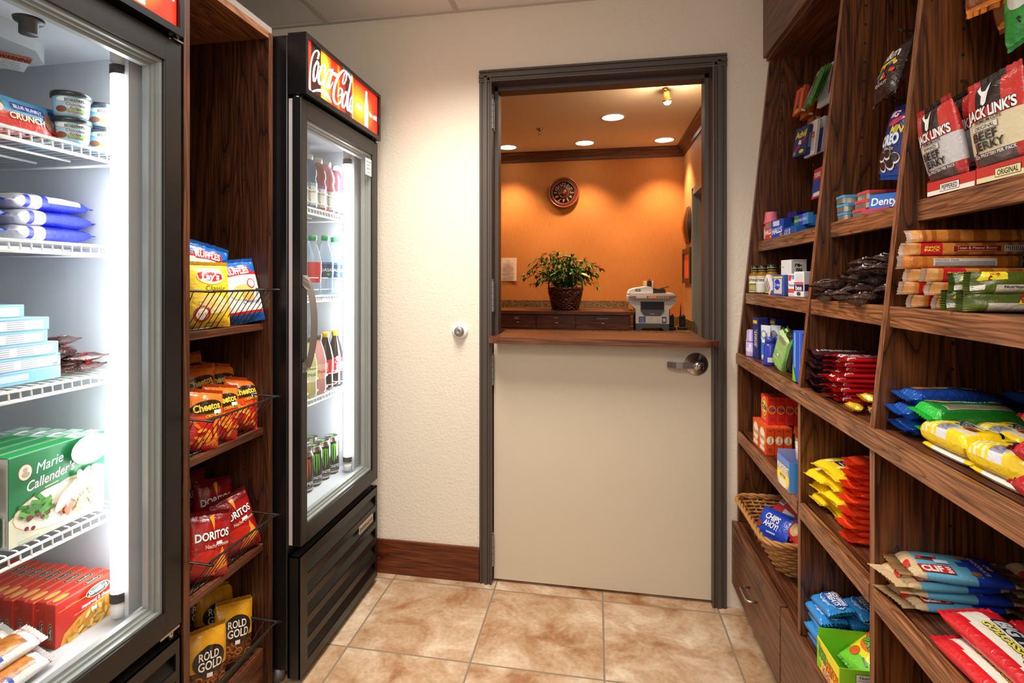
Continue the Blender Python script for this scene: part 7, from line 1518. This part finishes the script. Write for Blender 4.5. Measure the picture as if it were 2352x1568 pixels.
# crisped rice bars on the ledge
RK = finish(pouch(0.108, 0.068, 0.026, lambda u, v, s: lin(0x2E86CC) if 0.09 < u < 0.91 else lin(0x3AA0B8), [('e', 0.0, 0.038, 0.044, 0.026, 0xDCEAF6), ('e', 0.0, 0.038, 0.0425, 0.0245, 0x2A6ABE), ('p', [(-0.04, 0.028), (0.04, 0.024), (0.04, 0.058), (-0.04, 0.064)], 0x24469A), ('t', 'RICE KRISPIES', 0.0, 0.052, 0.011, 0xF4F6FA, dict(w=0.07, bold=0.04, rot=-0.05)), ('t', 'TREATS', 0.0, 0.036, 0.015, 0xF4F6FA, dict(w=0.066, bold=0.04, rot=-0.05)), ('t', 'Original', 0.006, 0.016, 0.010, 0xE8F4FA, dict(shear=0.3)), ('e', -0.028, 0.062, 0.010, 0.005, 0xD88A50), ('s', [(-0.046, 0.012), (-0.046, 0.05), (-0.03, 0.062)], [0.002, 0.002, 0.002], 0xF0F6FA)], seed=15, side=True, p=4, q=4.5, crimp=(0.09, 0.09), wr=0.09), 'rice_bar', FL)
for c in range(3):
    for l in range(5):
        inst('rice_bar', RK, (0.560+0.072*c-0.006*(l % 2)+(0.006 if l == 4 else 0), 1.558+(0, -.004, .003, -.003, -.014)[l]-0.004*c, SE+0.0142+0.0266*l), (LIE+(0.1 if l == 4 else 0), (-0.08 if l == 4 else 0), RR+(0.0, .06, -.05, .03, .08)[l]), '%s blue rice bar in the stack %s' % (fromtop(l, 5), ('at the ledge front', 'behind the front stack', 'deepest on the ledge')[c]), 'snack bar', 'blue crisped rice bars')
# open candy display carton
w_, d_, h_ = 0.118, 0.17, 0.074
mb = MB()
mb.box((-w_/2, -d_/2, 0), (w_/2, d_/2, 0.0015), 0x9ACC2A); mb.box((-w_/2, -d_/2, 0.0015), (w_/2, -d_/2+0.0015, h_), 0xF0E030); mb.box((-w_/2, -d_/2+0.0015, 0.0015), (-w_/2+0.0015, d_/2, h_+0.02), 0x7ACC28); mb.box((w_/2-0.0015, -d_/2+0.0015, 0.0015), (w_/2, d_/2, h_), 0x8CCC28); mb.box((-w_/2+0.0015, d_/2-0.0015, 0.0015), (w_/2-0.0015, d_/2, h_+0.03), 0x6AB824)
mp = lambda x, z, e: (x, -d_/2-e, max(0.0, min(z, h_)))
decorate(mb, [('p', [(-0.059, 0.0), (-0.059, 0.068), (-0.040, 0.068), (-0.05, 0.0)], 0x8AD030), ('t', 'SOUR', -0.026, 0.044, 0.024, 0x3AA030, dict(w=0.046, bold=0.05, ol=0x14401A, rot=-0.05)), ('t', 'PATCH', 0.024, 0.036, 0.024, 0xF07A20, dict(w=0.062, bold=0.05, ol=0x5A2410, rot=-0.08)), ('t', 'Kids', -0.004, 0.014, 0.018, 0xE0304A, dict(bold=0.03, ol=0xF8F0E0)), ('t', 'Sweet', -0.04, 0.061, 0.007, 0xD03040, dict(shear=0.3)), ('e', -0.044, 0.016, 0.008, 0.008, 0x7AC838), ('e', 0.04, 0.012, 0.011, 0.011, 0xE05028)], mp)
decorate(mb, [('r', -0.01, 0.04, 0.08, 0.048, 0x3A3A30), ('r', -0.01, 0.04, 0.078, 0.046, 0xF0EEE0), ('t', 'Nutrition Facts', -0.012, 0.057, 0.007, 0x1A1A1A, dict(bold=0.02))]+[('r', -0.01, 0.05-0.006*k, 0.07, 0.0012, 0x6A6A60) for k in range(6)]+[('e', 0.06, 0.05, 0.012, 0.010, 0xF0B030)], lambda x, z, e: (w_/2+e, x, z))
inst('candy_display_box', finish(mb, 'candy_display_box', CD), (0.630, 1.436, SE), (0, 0, RR), 'open lime and yellow sour candy display box on the ledge', 'candy box')
SPp = finish(pouch(0.09, 0.125, 0.022, bands([(0, 0x74CC34), (0.3, 0xE8E030), (0.8, 0x9AD838)]), [('e', 0.0, 0.08, 0.034, 0.024, 0xE8752A, 0.3), ('e', 0.006, 0.088, 0.026, 0.018, 0x2E8A3A, 0.5), ('t', 'SOUR', -0.012, 0.088, 0.016, 0xF07A28, dict(bold=0.05, ol=0x3A1A0C, rot=-0.3)), ('t', 'PATCH', 0.008, 0.070, 0.016, 0x5AC040, dict(bold=0.05, ol=0x14401A, rot=-0.3)), ('e', -0.02, 0.04, 0.013, 0.013, 0xD85A20), ('r', 0.02, 0.035, 0.022, 0.006, 0x5A8A2A, -0.4)], seed=17, wr=0.1), 'sour_candy_pack', FL)
for k, (x, y, z, t, a) in enumerate(((0.615, 1.440, 0.034, -0.95, 0.2), (0.648, 1.428, 0.02, -0.7, 0.15), (0.664, 1.425, 0.02, -0.6, -0.1), (0.676, 1.43, 0.02, -0.5, 0.1))):
    o = inst('sour_candy_pack', SPp, (x-0.02, y, SE+z), (t, 0, RR+a), '%s sour candy pack from the aisle leaning in the display box' % ORD[k], 'candy', 'sour candy packs')
# ---------------------------------------------------------------- bay nearest the camera
def jerky(flav, col, words):
    W, H = 0.125, 0.178
    def pt(u, v, s):
        if v > 0.56: return lin(0x1C1416) if (0.24 < u < 0.68 and v > 0.70) else lin(0xC03028)
        if v > 0.215: return lin(col)
        return lin(0x5A4848) if 0.1 < u < 0.8 else lin(0xB03028)
    dec = [('p', [(-0.030, 0.158), (-0.024, 0.164), (-0.018, 0.152), (-0.008, 0.150), (0.0, 0.164), (0.004, 0.160), (-0.002, 0.146), (-0.006, 0.128), (-0.012, 0.124), (-0.018, 0.128), (-0.018, 0.144)], 0xF2F2F2),
           ('t', "JACK LINK'S", 0.0, 0.112, 0.019, 0xF8F8F8, dict(w=0.108, bold=0.035, ol=0x241414)), ('t', 'PREMIUM CUTS', -0.006, 0.0965, 0.0065, 0x1C1414, dict(bold=0.02)), ('r', -0.014, 0.085, 0.062, 0.012, 0x5A4A38), ('r', -0.014, 0.085, 0.060, 0.0105, 0xE4DCC8), ('t', flav, -0.014, 0.085, 0.0075, 0x181414, dict(bold=0.02)),
           ('t', 'BEEF', -0.016, 0.069, 0.016, 0x18161A, dict(bold=0.03, w=0.058)), ('t', 'JERKY', -0.010, 0.051, 0.015, 0x18161A, dict(bold=0.03, w=0.072)), ('t', words, -0.002, 0.0335, 0.006, 0xE8E4E0, dict(w=0.095, bold=0.02))]
    return pouch(W, H, 0.035, pt, dec, seed=len(flav), wr=0.13, p=2.6)
JP = finish(jerky('PEPPERED', 0xC8C8CA, '22g PROTEIN PER PACK'), 'jerky_bag', FL); JO = finish(jerky('ORIGINAL', 0xD8CCA8, '22g PROTEIN PER PACK'), 'jerky_bag', FL)
def jtray(flav, lab_c, w):
    d = 0.16; h = 0.05; mb = MB()
    mb.box((-w/2, -d/2, 0), (w/2, d/2, 0.0015), 0x8A2018); mb.box((-w/2, -d/2, 0.0015), (w/2, -d/2+0.0015, h*0.5), 0xC03028); mb.box((-w/2, d/2-0.0015, 0.0015), (w/2, d/2, h*1.6), 0xA82820)
    for sx in (-1, 1):
        x0 = sx*w/2; x1 = sx*(w/2-0.0015); a, b = min(x0, x1), max(x0, x1); y0, y1 = -d/2+0.0015, d/2-0.0015
        vs = [(a, y0, 0.0015), (a, y1, 0.0015), (a, y1, h*1.9), (a, y0+0.05, h*1.5), (a, y0, h*0.55), (b, y0, 0.0015), (b, y1, 0.0015), (b, y1, h*1.9), (b, y0+0.05, h*1.5), (b, y0, h*0.55)]
        mb.add(vs, [(0, 1, 2, 3, 4), (9, 8, 7, 6, 5), (0, 4, 9, 5), (4, 3, 8, 9), (3, 2, 7, 8), (1, 6, 7, 2), (0, 5, 6, 1)], 0xA8383A)
    decorate(mb, [('r', 0, 0.004, w*0.98, 0.008, 0xF0EAE0 if lab_c == 0xF4F2EC else 0xE4D8A8), ('r', 0.0, 0.0105, 0.052, 0.014, 0x3A2A1A), ('r', 0.0, 0.0105, 0.05, 0.012, lab_c), ('t', flav, 0.0, 0.0105, 0.0085, 0x181414, dict(bold=0.02, w=0.042))], lambda x, z, e: (x, -d/2-e, max(0, z)))
    return finish(mb, 'jerky_display_box', CD)
xj = 0.605
inst('jerky_display_box', jtray('PEPPERED', 0xF4F2EC, 0.128), (xj+0.083, 1.088, SA), (0, 0, RR), 'red jerky display box marked peppered near the upright', 'display box')
inst('jerky_display_box', jtray('ORIGINAL', 0xE8DCA8, 0.135), (xj+0.083, 0.950, SA), (0, 0, RR), 'red jerky display box marked original at the picture edge', 'display box')
g = 'jerky bags in the display boxes'
lean('jerky_bag', JP, 0.617, 1.097, SA+0.016, 0.03, 0.17, -0.06, 'frontmost peppered jerky bag tilted in its display box', 'jerky', g).scale = (0.82,)*3
lean('jerky_bag', JP, 0.655, 1.100, SA+0.016, -0.05, 0.15, 0.0, 'second peppered jerky bag standing taller behind the front one', 'jerky', g).scale = (0.9,)*3
lean('jerky_bag', JO, 0.617, 0.966, SA+0.015, 0.10, 0.08, -0.05, 'frontmost original jerky bag with silver bull head mark', 'jerky', g).scale = (0.84,)*3
lean('jerky_bag', JO, 0.665, 0.955, SA+0.012, 0.05, 0.02, 0.0, 'second original jerky bag behind the front one', 'jerky', g).scale = (0.9,)*3
lean('jerky_bag', JO, 0.735, 1.03, SA+0.004, 0.05, -0.1, 0.06, 'dim jerky bag at the back between the two display boxes', 'jerky', g)
# hanging packs at the top right
P = hook(2347, 52, 0.66, 'black peg hook holding the green candy bag')
lean('candy_bag', finish(pouch(0.13, 0.17, 0.04, bands([(0, 0x2A9A3C), (0.4, 0x48B048), (0.62, 0x2A3890), (0.86, 0x2A50B0), (0.92, 0x2E9A44)]), [('t', 'LIFE', -0.01, 0.128, 0.026, 0xE8ECF8, dict(bold=0.04, shear=0.3)), ('e', 0.0, 0.075, 0.04, 0.03, 0xD8E0D8)], seed=31, wr=0.12), 'candy_bag', FL), 0.667, 0.978, 1.705, -0.05, -0.12, -0.2, 'green and blue candy bag hanging at the top right', 'candy')
P = hook(2330, -95, 0.66, 'black peg hook holding the orange packs')
OG = finish(pouch(0.12, 0.15, 0.035, bands([(0, 0xE88A20), (0.1, 0x8A4A20), (0.5, 0x6A3418), (0.9, 0xE88A20)]), [('e', 0, 0.06, 0.03, 0.02, 0xD89A50)], seed=32, wr=0.14), 'candy_bag', FL)
lean('candy_bag', OG, 0.66, yU(2290, 0.66), zV(2290, 14, 0.66), 0.2, 0.0, 0.1, 'orange and brown candy bag cut by the top edge', 'candy', 'orange candy bags')
lean('candy_bag', OG, 0.70, yU(2345, 0.70), zV(2345, 30, 0.70), -0.1, 0.0, -0.2, 'second orange candy bag at the top right corner', 'candy', 'orange candy bags')
# sandwich crackers
def cracker(word, seed, flip=False):
    rn = random.Random(seed)
    def pt(u, v, s):
        if u < 0.045 or u > 0.955: return lin(0xCDBBAA)
        if u < 0.10 or u > 0.92: return lin(0xCE9458)
        if s < 0 and 0.12 < u < 0.30: return lin(0xC8202A)
        b = lin(0xCC8238) if int(u*30) % 2 else lin(0xA45C22)
        return b
    d = [('t', 'SNACK', -0.057, 0.0235, 0.0062, 0xE8D83A, dict(bold=0.03, w=0.024)), ('t', 'PACK', -0.057, 0.0145, 0.0068, 0xE8D83A, dict(bold=0.03, w=0.024)), ('r', 0.012, 0.018, 0.074, 0.019, 0xE0A060), ('r', 0.012, 0.018, 0.0725, 0.0175, 0x8A1E1C), ('t', word, 0.012, 0.021, 0.0075, 0xF4E0C8, dict(w=0.062)), ('r', 0.012, 0.0125, 0.06, 0.0015, 0xE0A880), ('r', 0.071, 0.018, 0.036, 0.018, 0xE8E4E0)]+[('r', 0.056+0.003*k, 0.018, 0.0013, 0.015, 0x2A2426) for k in range(10)]
    return finish(pouch(0.20, 0.037, 0.036, pt, d, seed=seed, side=True, p=5, q=7, crimp=(0.05, 0.05), wr=0.05, nu=30, nv=14), 'cracker_pack', FL)
CK = [cracker('Toast & Peanut Butter', 1), cracker('Cheese & Cheddar', 2)]
NUT = finish(pouch(0.20, 0.037, 0.036, lambda u, v, s: lin(0xCDBBAA) if u < 0.045 or u > 0.955 else (lin(0xC87A34) if int(u*26) % 2 else lin(0xB86A28)), [('r', 0.0, 0.018, 0.1, 0.022, 0xDCD4CC), ('t', 'Nutrition Facts', -0.028, 0.025, 0.0045, 0x1A1A1A, dict(bold=0.02))]+[('r', 0.0, 0.019-0.003*k, 0.094, 0.0012, 0x5A5450) for k in range(5)], seed=9, side=True, p=5, q=7, crimp=(0.05, 0.05), wr=0.05, nu=30, nv=14), 'cracker_pack', FL)
g = 'sandwich cracker packs'
cz = SB+0.0185
spec = [(CK[0], 0.655, 1.12, 0, .02), (CK[1], 0.648, 1.12, 1, -.02), (CK[0], 0.660, 1.12, 2, .03), (NUT, 0.640, 1.122, 3, 0), (CK[0], 0.645, 1.12, 4, .02), ]
# columns lie on their sides: pack faces look towards the camera
rows = [('bottom', CK[0], 0.650, 1.118, 0, 0.02), ('fourth from the bottom', CK[1], 0.640, 1.118, 3, 0.0)]
lay = [(CK[0], 0.657, 0.02), (CK[1], 0.645, -0.03), (CK[0], 0.652, 0.01), (NUT, 0.640, 0.02), (CK[0], 0.646, -0.01), (CK[0], 0.654, 0.03)]
HC = 0.0234
for k, (m_, x, a) in enumerate(lay):
    o = inst('cracker_pack', m_, (x, 1.118+0.003*(k % 2), SB+0.0005+HC*k), (0, 0, a+(pi if k == 5 else 0)), '%s orange cracker pack in the far cracker stack of the near bay' % fromtop(k, 6), 'crackers', g); o.scale = (1, 1, 0.63)
lay2 = [(CK[0], 0.668, 0.05), (CK[0], 0.660, 0.02), (CK[1], 0.652, -0.01)]
for k, (m_, x, a) in enumerate(lay2):
    o = inst('cracker_pack', m_, (x, 1.066+0.002*(k % 2), SB+0.0005+HC*k), (0, 0, a), '%s orange cracker pack in the near cracker stack of the near bay' % fromtop(k, 3), 'crackers', g); o.scale = (1, 1, 0.63)
def peanut(seed):
    return finish(pouch(0.20, 0.045, 0.032, lambda u, v, s: lin(0x4E5A20) if v > 0.35 else (lin(0xC8C0AC) if u > 0.2 else lin(0x5A6A28)), [('p', [(-0.088, 0.024), (-0.052, 0.026), (-0.05, 0.044), (-0.08, 0.044)], 0xF0DC30), ('t', 'P', -0.068, 0.034, 0.016, 0x9A2A20, dict(bold=0.06, shear=0.2)), ('t', 'Nutrition Facts', -0.035, 0.010, 0.005, 0x1A1A14, dict(bold=0.02)), ('r', 0.02, 0.010, 0.05, 0.0012, 0x4A4A40), ('r', 0.02, 0.006, 0.05, 0.0012, 0x4A4A40), ('r', -0.086, 0.010, 0.014, 0.01, 0xE8E4D8)] if seed % 2 else [('p', [(-0.03, 0.012), (0.01, 0.012), (0.0, 0.036), (-0.02, 0.038)], 0xF0DC30), ('t', 'PA', -0.012, 0.024, 0.016, 0x9A2A20, dict(bold=0.06)), ('r', 0.03, 0.02, 0.02, 0.02, 0x8A3A5A), ('p', [(0.04, 0.03), (0.07, 0.034), (0.068, 0.04), (0.04, 0.038)], 0xD89A60)], seed=seed, side=True, p=3, q=4, crimp=(0.06, 0.06), wr=0.2), 'peanut_pack', FL)
PN = [peanut(1), peanut(2), peanut(3)]
for k, (x, y, z, a, m_) in enumerate(((0.645, 1.000, 0.0, 0.08, 0), (0.650, 0.955, 0.0, -0.12, 1), (0.652, 0.992, 0.028, 0.02, 2), (0.655, 0.95, 0.028, -0.05, 0))):
    o = inst('peanut_pack', PN[m_], (x, y, SB+0.002+z), (-0.2, 0, a), '%s green peanut pack lying in front of the cracker stacks' % ('lower far', 'lower near', 'upper far', 'upper near')[k], 'peanuts', 'green peanut packs'); o.scale = (1, 1, 0.72)
# cookies
CHA = finish(pouch(0.165, 0.062, 0.029, seals(0x2450B4, 0x2A66C8, 0.12, 0.9), [('p', [(-0.055, 0.03), (0.0, 0.03), (0.0, 0.06), (-0.055, 0.06)], 0xC88A58), ('t', 'CHIPS AHOY!', 0.024, 0.04, 0.014, 0xF2F4FA, dict(w=0.07, bold=0.03, ol=0x14246A)), ('p', [(0.062, 0.03), (0.078, 0.03), (0.070, 0.05)], 0xD83040), ('r', -0.02, 0.05, 0.024, 0.008, 0xE8E8EC)], seed=51, side=True, p=3, q=4, crimp=(0.08, 0.08), wr=0.14), 'cookie_pack', FO)
for k in range(3): inst('cookie_pack', CHA, (0.637+(0, -.006, .006)[k], 1.118, SC_+0.019+0.0275*k), (LIE, 0, (0.04, -.03, .02)[k]), '%s dark blue cookie pack in the stack by the upright' % fromtop(k, 3), 'cookies', 'dark blue cookie packs')
for k in range(3): inst('cookie_pack', CHA, (0.815, 1.118, SC_+0.019+0.0275*k), (LIE, 0, 0.02*k), '%s dark blue cookie pack in the stack farther back' % fromtop(k, 3), 'cookies', 'dark blue cookie packs')
SWT = finish(pouch(0.165, 0.062, 0.037, seals(0x1E7A2A, 0x2AB43C, 0.13, 0.87), [('r', 0.0, 0.012, 0.1, 0.018, 0xA89A84), ('t', 'Nutrition Facts', -0.03, 0.018, 0.004, 0x1A1410, dict(bold=0.02)), ('e', -0.03, 0.05, 0.03, 0.012, 0xC8A860), ('t', 'SnackWells', 0.02, 0.046, 0.014, 0xF4F4EC, dict(w=0.075, shear=0.3, bold=0.02)), ('e', 0.06, 0.045, 0.01, 0.007, 0xD03A3A)]+[('r', 0.0, 0.014-0.003*k, 0.094, 0.001, 0x6A5C48) for k in range(4)], seed=52, side=True, p=4.5, q=5, crimp=(0.09, 0.09), wr=0.1), 'cookie_pack', FL)
for k in range(2): inst('cookie_pack', SWT, (0.650+(0, -.012, .012)[k], 1.053, SC_+0.022+0.037*k*0.92), (LIE, 0, (0.02, .05, -.01)[k]), '%s green cookie pack in the stack behind the yellow packs' % fromtop(k, 2), 'cookies', 'green cookie packs')
for k in range(2): inst('cookie_pack', SWT, (0.825, 1.053, SC_+0.022+0.037*k*0.92), (LIE, 0, 0.03), '%s green cookie pack in the stack deeper on the shelf' % fromtop(k, 2), 'cookies', 'green cookie packs')
def nutter():
    ye, cr = lin(0xF4CE1C), lin(0xF0E4B8)
    def pt(u, v, s):
        if s < 0 and v < 0.36:
            if 0.10 < u < 0.36: return ye if int((u*1.0+v*0.35)*26) % 2 else cr
            if 0.40 < u < 0.62: return lin(0xDCDCE4)
            if 0.62 < u < 0.9: return lin(0xE8D8B0) if v > 0.1 else ye
        return ye
    return finish(pouch(0.122, 0.07, 0.04, pt, [('t', 'Nutter', -0.008, 0.048, 0.016, 0x1E2A50, dict(w=0.055, bold=0.05, shear=0.3, ol=0xE8EEF0)), ('t', 'Butter', 0.008, 0.036, 0.012, 0x1E2A50, dict(w=0.05, bold=0.04, shear=0.3, ol=0xE8EEF0)), ('r', 0.016, 0.051, 0.022, 0.010, 0xE8E8F0), ('e', 0.022, 0.030, 0.014, 0.008, 0xC8683A), ('e', 0.028, 0.028, 0.010, 0.006, 0x7A3A1C)]+[('r', -0.012+0.0028*k, 0.011, 0.0013, 0.02, 0x5A5A6A) for k in range(9)]+[('e', 0.05, 0.055, 0.006, 0.003, 0x1A1A1A)], seed=53, side=True, p=5, q=5, crimp=(0.05, 0.05), wr=0.06, nu=30, nv=24), 'wafer_cookie_pack', FL)
NB = nutter()
NBF = finish(pouch(0.124, 0.072, 0.012, lambda u, v, s: lin(0xE8E4DC) if (v < 0.12 and 0.2 < u < 0.85) else lin(0xF4CE1C), seed=54, side=True, p=5, q=5, crimp=(0.05, 0.05), wr=0.06, nu=20, nv=12), 'cookie_pack', FL)
for k, (x, y, lb) in enumerate(((0.576, 1.014, 'yellow peanut cookie pack at the shelf front beside the green packs'), (0.574, 0.888, 'yellow peanut cookie pack at the shelf front beside the shiny red packs'), (0.648, 1.010, 'yellow peanut cookie pack in the second row, far end'), (0.648, 0.884, 'yellow peanut cookie pack in the second row, near end'), (0.720, 1.006, 'yellow peanut cookie pack deepest on the shelf'))):
    o = inst('wafer_cookie_pack', NB, (x-0.022, y, SC_+0.0325), (LIE, 0, RR+(0, .03, -.02, .02, 0)[k]), lb, 'cookies', 'yellow peanut cookie packs')
    o = inst('cookie_pack', NBF, (x-0.018, y-0.004, SC_+0.0062), (LIE, 0, RR), 'flat yellow pack under the %s' % lb.replace('yellow peanut cookie pack', 'peanut cookie pack').replace('at the shelf front ', ''), 'cookies', 'flat yellow packs under the peanut cookies')
LO = finish(pouch(0.12, 0.075, 0.042, solid(0xC8202A), [('r', 0.0, 0.04, 0.03, 0.010, 0xE8C8C8), ('t', 'Lorna', 0.0, 0.05, 0.016, 0xF4E8D8, dict(bold=0.03)), ('e', 0.02, 0.02, 0.02, 0.012, 0xE8B080)], seed=54, side=True, p=3, q=3, crimp=(0.1, 0.1), wr=0.3), 'cookie_pack', FO)
for k, (x, y, z, a, lb) in enumerate(((0.555, 0.778, 0.0, 0.0, 'bottom shiny red pack at the picture edge'), (0.565, 0.785, 0.042, 0.1, 'middle shiny red pack at the picture edge'), (0.585, 0.815, 0.08, -0.1, 'topmost shiny red pack at the picture edge'), (0.65, 0.79, 0.0, 0.1, 'shiny red pack behind the bottom one'))): inst('cookie_pack', LO, (x-0.02, y, SC_+0.022+z), (LIE+0.15, 0, RR+a), lb, 'cookies', 'shiny red cookie packs')
# oat bars and pecan rolls, lower shelf
def oat(seed):
    tn, lb_, bl = lin(0xD8BC90), lin(0x6AB4D4), lin(0x2448C0)
    def pt(u, v, s):
        if u < 0.26 - 0.06*v: return tn
        if u > 0.93: return tn
        if u < 0.64+0.05*sin(9*v): return lb_
        return bl
    return finish(pouch(0.188, 0.09, 0.019, pt, [('r', -0.028, 0.020, 0.052, 0.026, 0x1A1414), ('r', -0.028, 0.020, 0.050, 0.024, 0xD03028), ('t', 'CLIF', -0.034, 0.020, 0.018, 0xF4F0EC, dict(bold=0.04, w=0.034, rot=0)), ('t', 'BAR', -0.009, 0.020, 0.008, 0xF4F0EC, dict(rot=pi/2, bold=0.02)), ('p', [(-0.05, 0.052), (-0.02, 0.048), (-0.012, 0.066), (-0.03, 0.060), (-0.045, 0.066)], 0xC84030), ('e', -0.030, 0.056, 0.010, 0.005, 0x3A2A24), ('t', 'CHOCOLATE', 0.046, 0.045, 0.007, 0xF0F0F4, dict(rot=-pi/2+0.1, bold=0.03, w=0.062)), ('t', 'CHIP', 0.060, 0.045, 0.007, 0xF0F0F4, dict(rot=-pi/2+0.1, bold=0.03)), ('e', 0.026, 0.07, 0.008, 0.006, 0xB87038), ('e', 0.030, 0.015, 0.008, 0.006, 0xB87038), ('r', -0.012, 0.045, 0.022, 0.012, 0xD8ECF4), ('p', [(-0.076, 0.03), (-0.066, 0.03), (-0.062, 0.05), (-0.07, 0.05)], 0xD03028)], seed=seed, side=True, p=3.6, q=4, crimp=(0.13, 0.06), wr=0.1), 'oat_bar', FL)
OB = [oat(61), oat(62)]
for k in range(4): inst('oat_bar', OB[k % 2], (0.628+(0.006, .012, -.004, .006, -.006)[k], 1.107+(0, .004, 0, -.006, -.004)[k], SD+0.012+0.0185*k), (LIE+(0.0, 0, .02, .05)[k], 0, (0.1, -.05, .08, -.1, -.02)[k]), '%s tan and blue oat bar in the stack by the upright' % fromtop(k, 4), 'snack bar', 'tan and blue oat bars')
for k in range(4): inst('oat_bar', OB[k % 2], (0.818+(0.0, .01, -.004, .004)[k], 1.10, SD+0.012+0.0185*k), (LIE, 0, (0.1, -.05, .02, -.06)[k]), '%s tan and blue oat bar in the stack deeper on the shelf' % fromtop(k, 4), 'snack bar', 'tan and blue oat bars')
def pecan(seed):
    rd, wh = lin(0xCC1C24), lin(0xECE4D4)
    def pt(u, v, s):
        if u < 0.10 or u > 0.93: return rd
        c = 0.5+0.22*sin(5*u+0.5); 
        return wh if abs(v-0.42) < 0.20+0.12*u else rd
    rn = random.Random(seed)
    return finish(pouch(0.25, 0.085, 0.032, pt, [('p', [(-0.075, 0.050), (0.055, 0.044), (0.06, 0.070), (-0.075, 0.076)], 0x28282C), ('t', 'BIG TEXAS', -0.008, 0.060, 0.021, 0xC8C8CC, dict(w=0.122, bold=0.05, ol=0x141416, rot=-0.04)), ('t', 'COLOSSAL', -0.02, 0.036, 0.012, 0xF0E04A, dict(w=0.1, bold=0.04, ol=0x2A2010, rot=-0.04))]+[('e', 0.06+rn.uniform(-.03, .045), 0.036+rn.uniform(-.018, .014), 0.009, 0.005, (0x6A2A30, 0x8A4048, 0x54202A)[q % 3], rn.uniform(0, 3)) for q in range(22)]+[('r', 0.098, 0.018, 0.022, 0.016, 0xE0C028), ('t', 'NET', 0.098, 0.018, 0.008, 0x2A2A1A, {}), ('t', 'Cinnamon Roll', 0.075, 0.062, 0.008, 0x7A1A20, dict(shear=0.3))], seed=seed, side=True, p=2.8, q=3.6, crimp=(0.07, 0.06), wr=0.1), 'pastry_pack', FL)
PR = [pecan(71), pecan(72)]
for k, (x, y, z, a, lb) in enumerate(((0.585, 0.895, 0.0, 0.02, 'lower red and white pastry pack at the shelf front'), (0.672, 0.90, 0.0, 0.0, 'lower red and white pastry pack behind the front one'), (0.608, 0.917, 0.032, 0.03, 'upper red and white pastry pack with silver lettering nearest the aisle'), (0.700, 0.90, 0.032, 0.0, 'upper red and white pastry pack second from the aisle'), (0.785, 0.895, 0.032, -0.02, 'upper red and white pastry pack third from the aisle'), (0.748, 0.915, 0.0, 0.0, 'lower red and white pastry pack deepest on the shelf'))):
    inst('pastry_pack', PR[k % 2], (x-0.042, y, SD+0.018+z), (LIE, 0, RR+a), lb, 'pastry', 'red and white pastry packs')
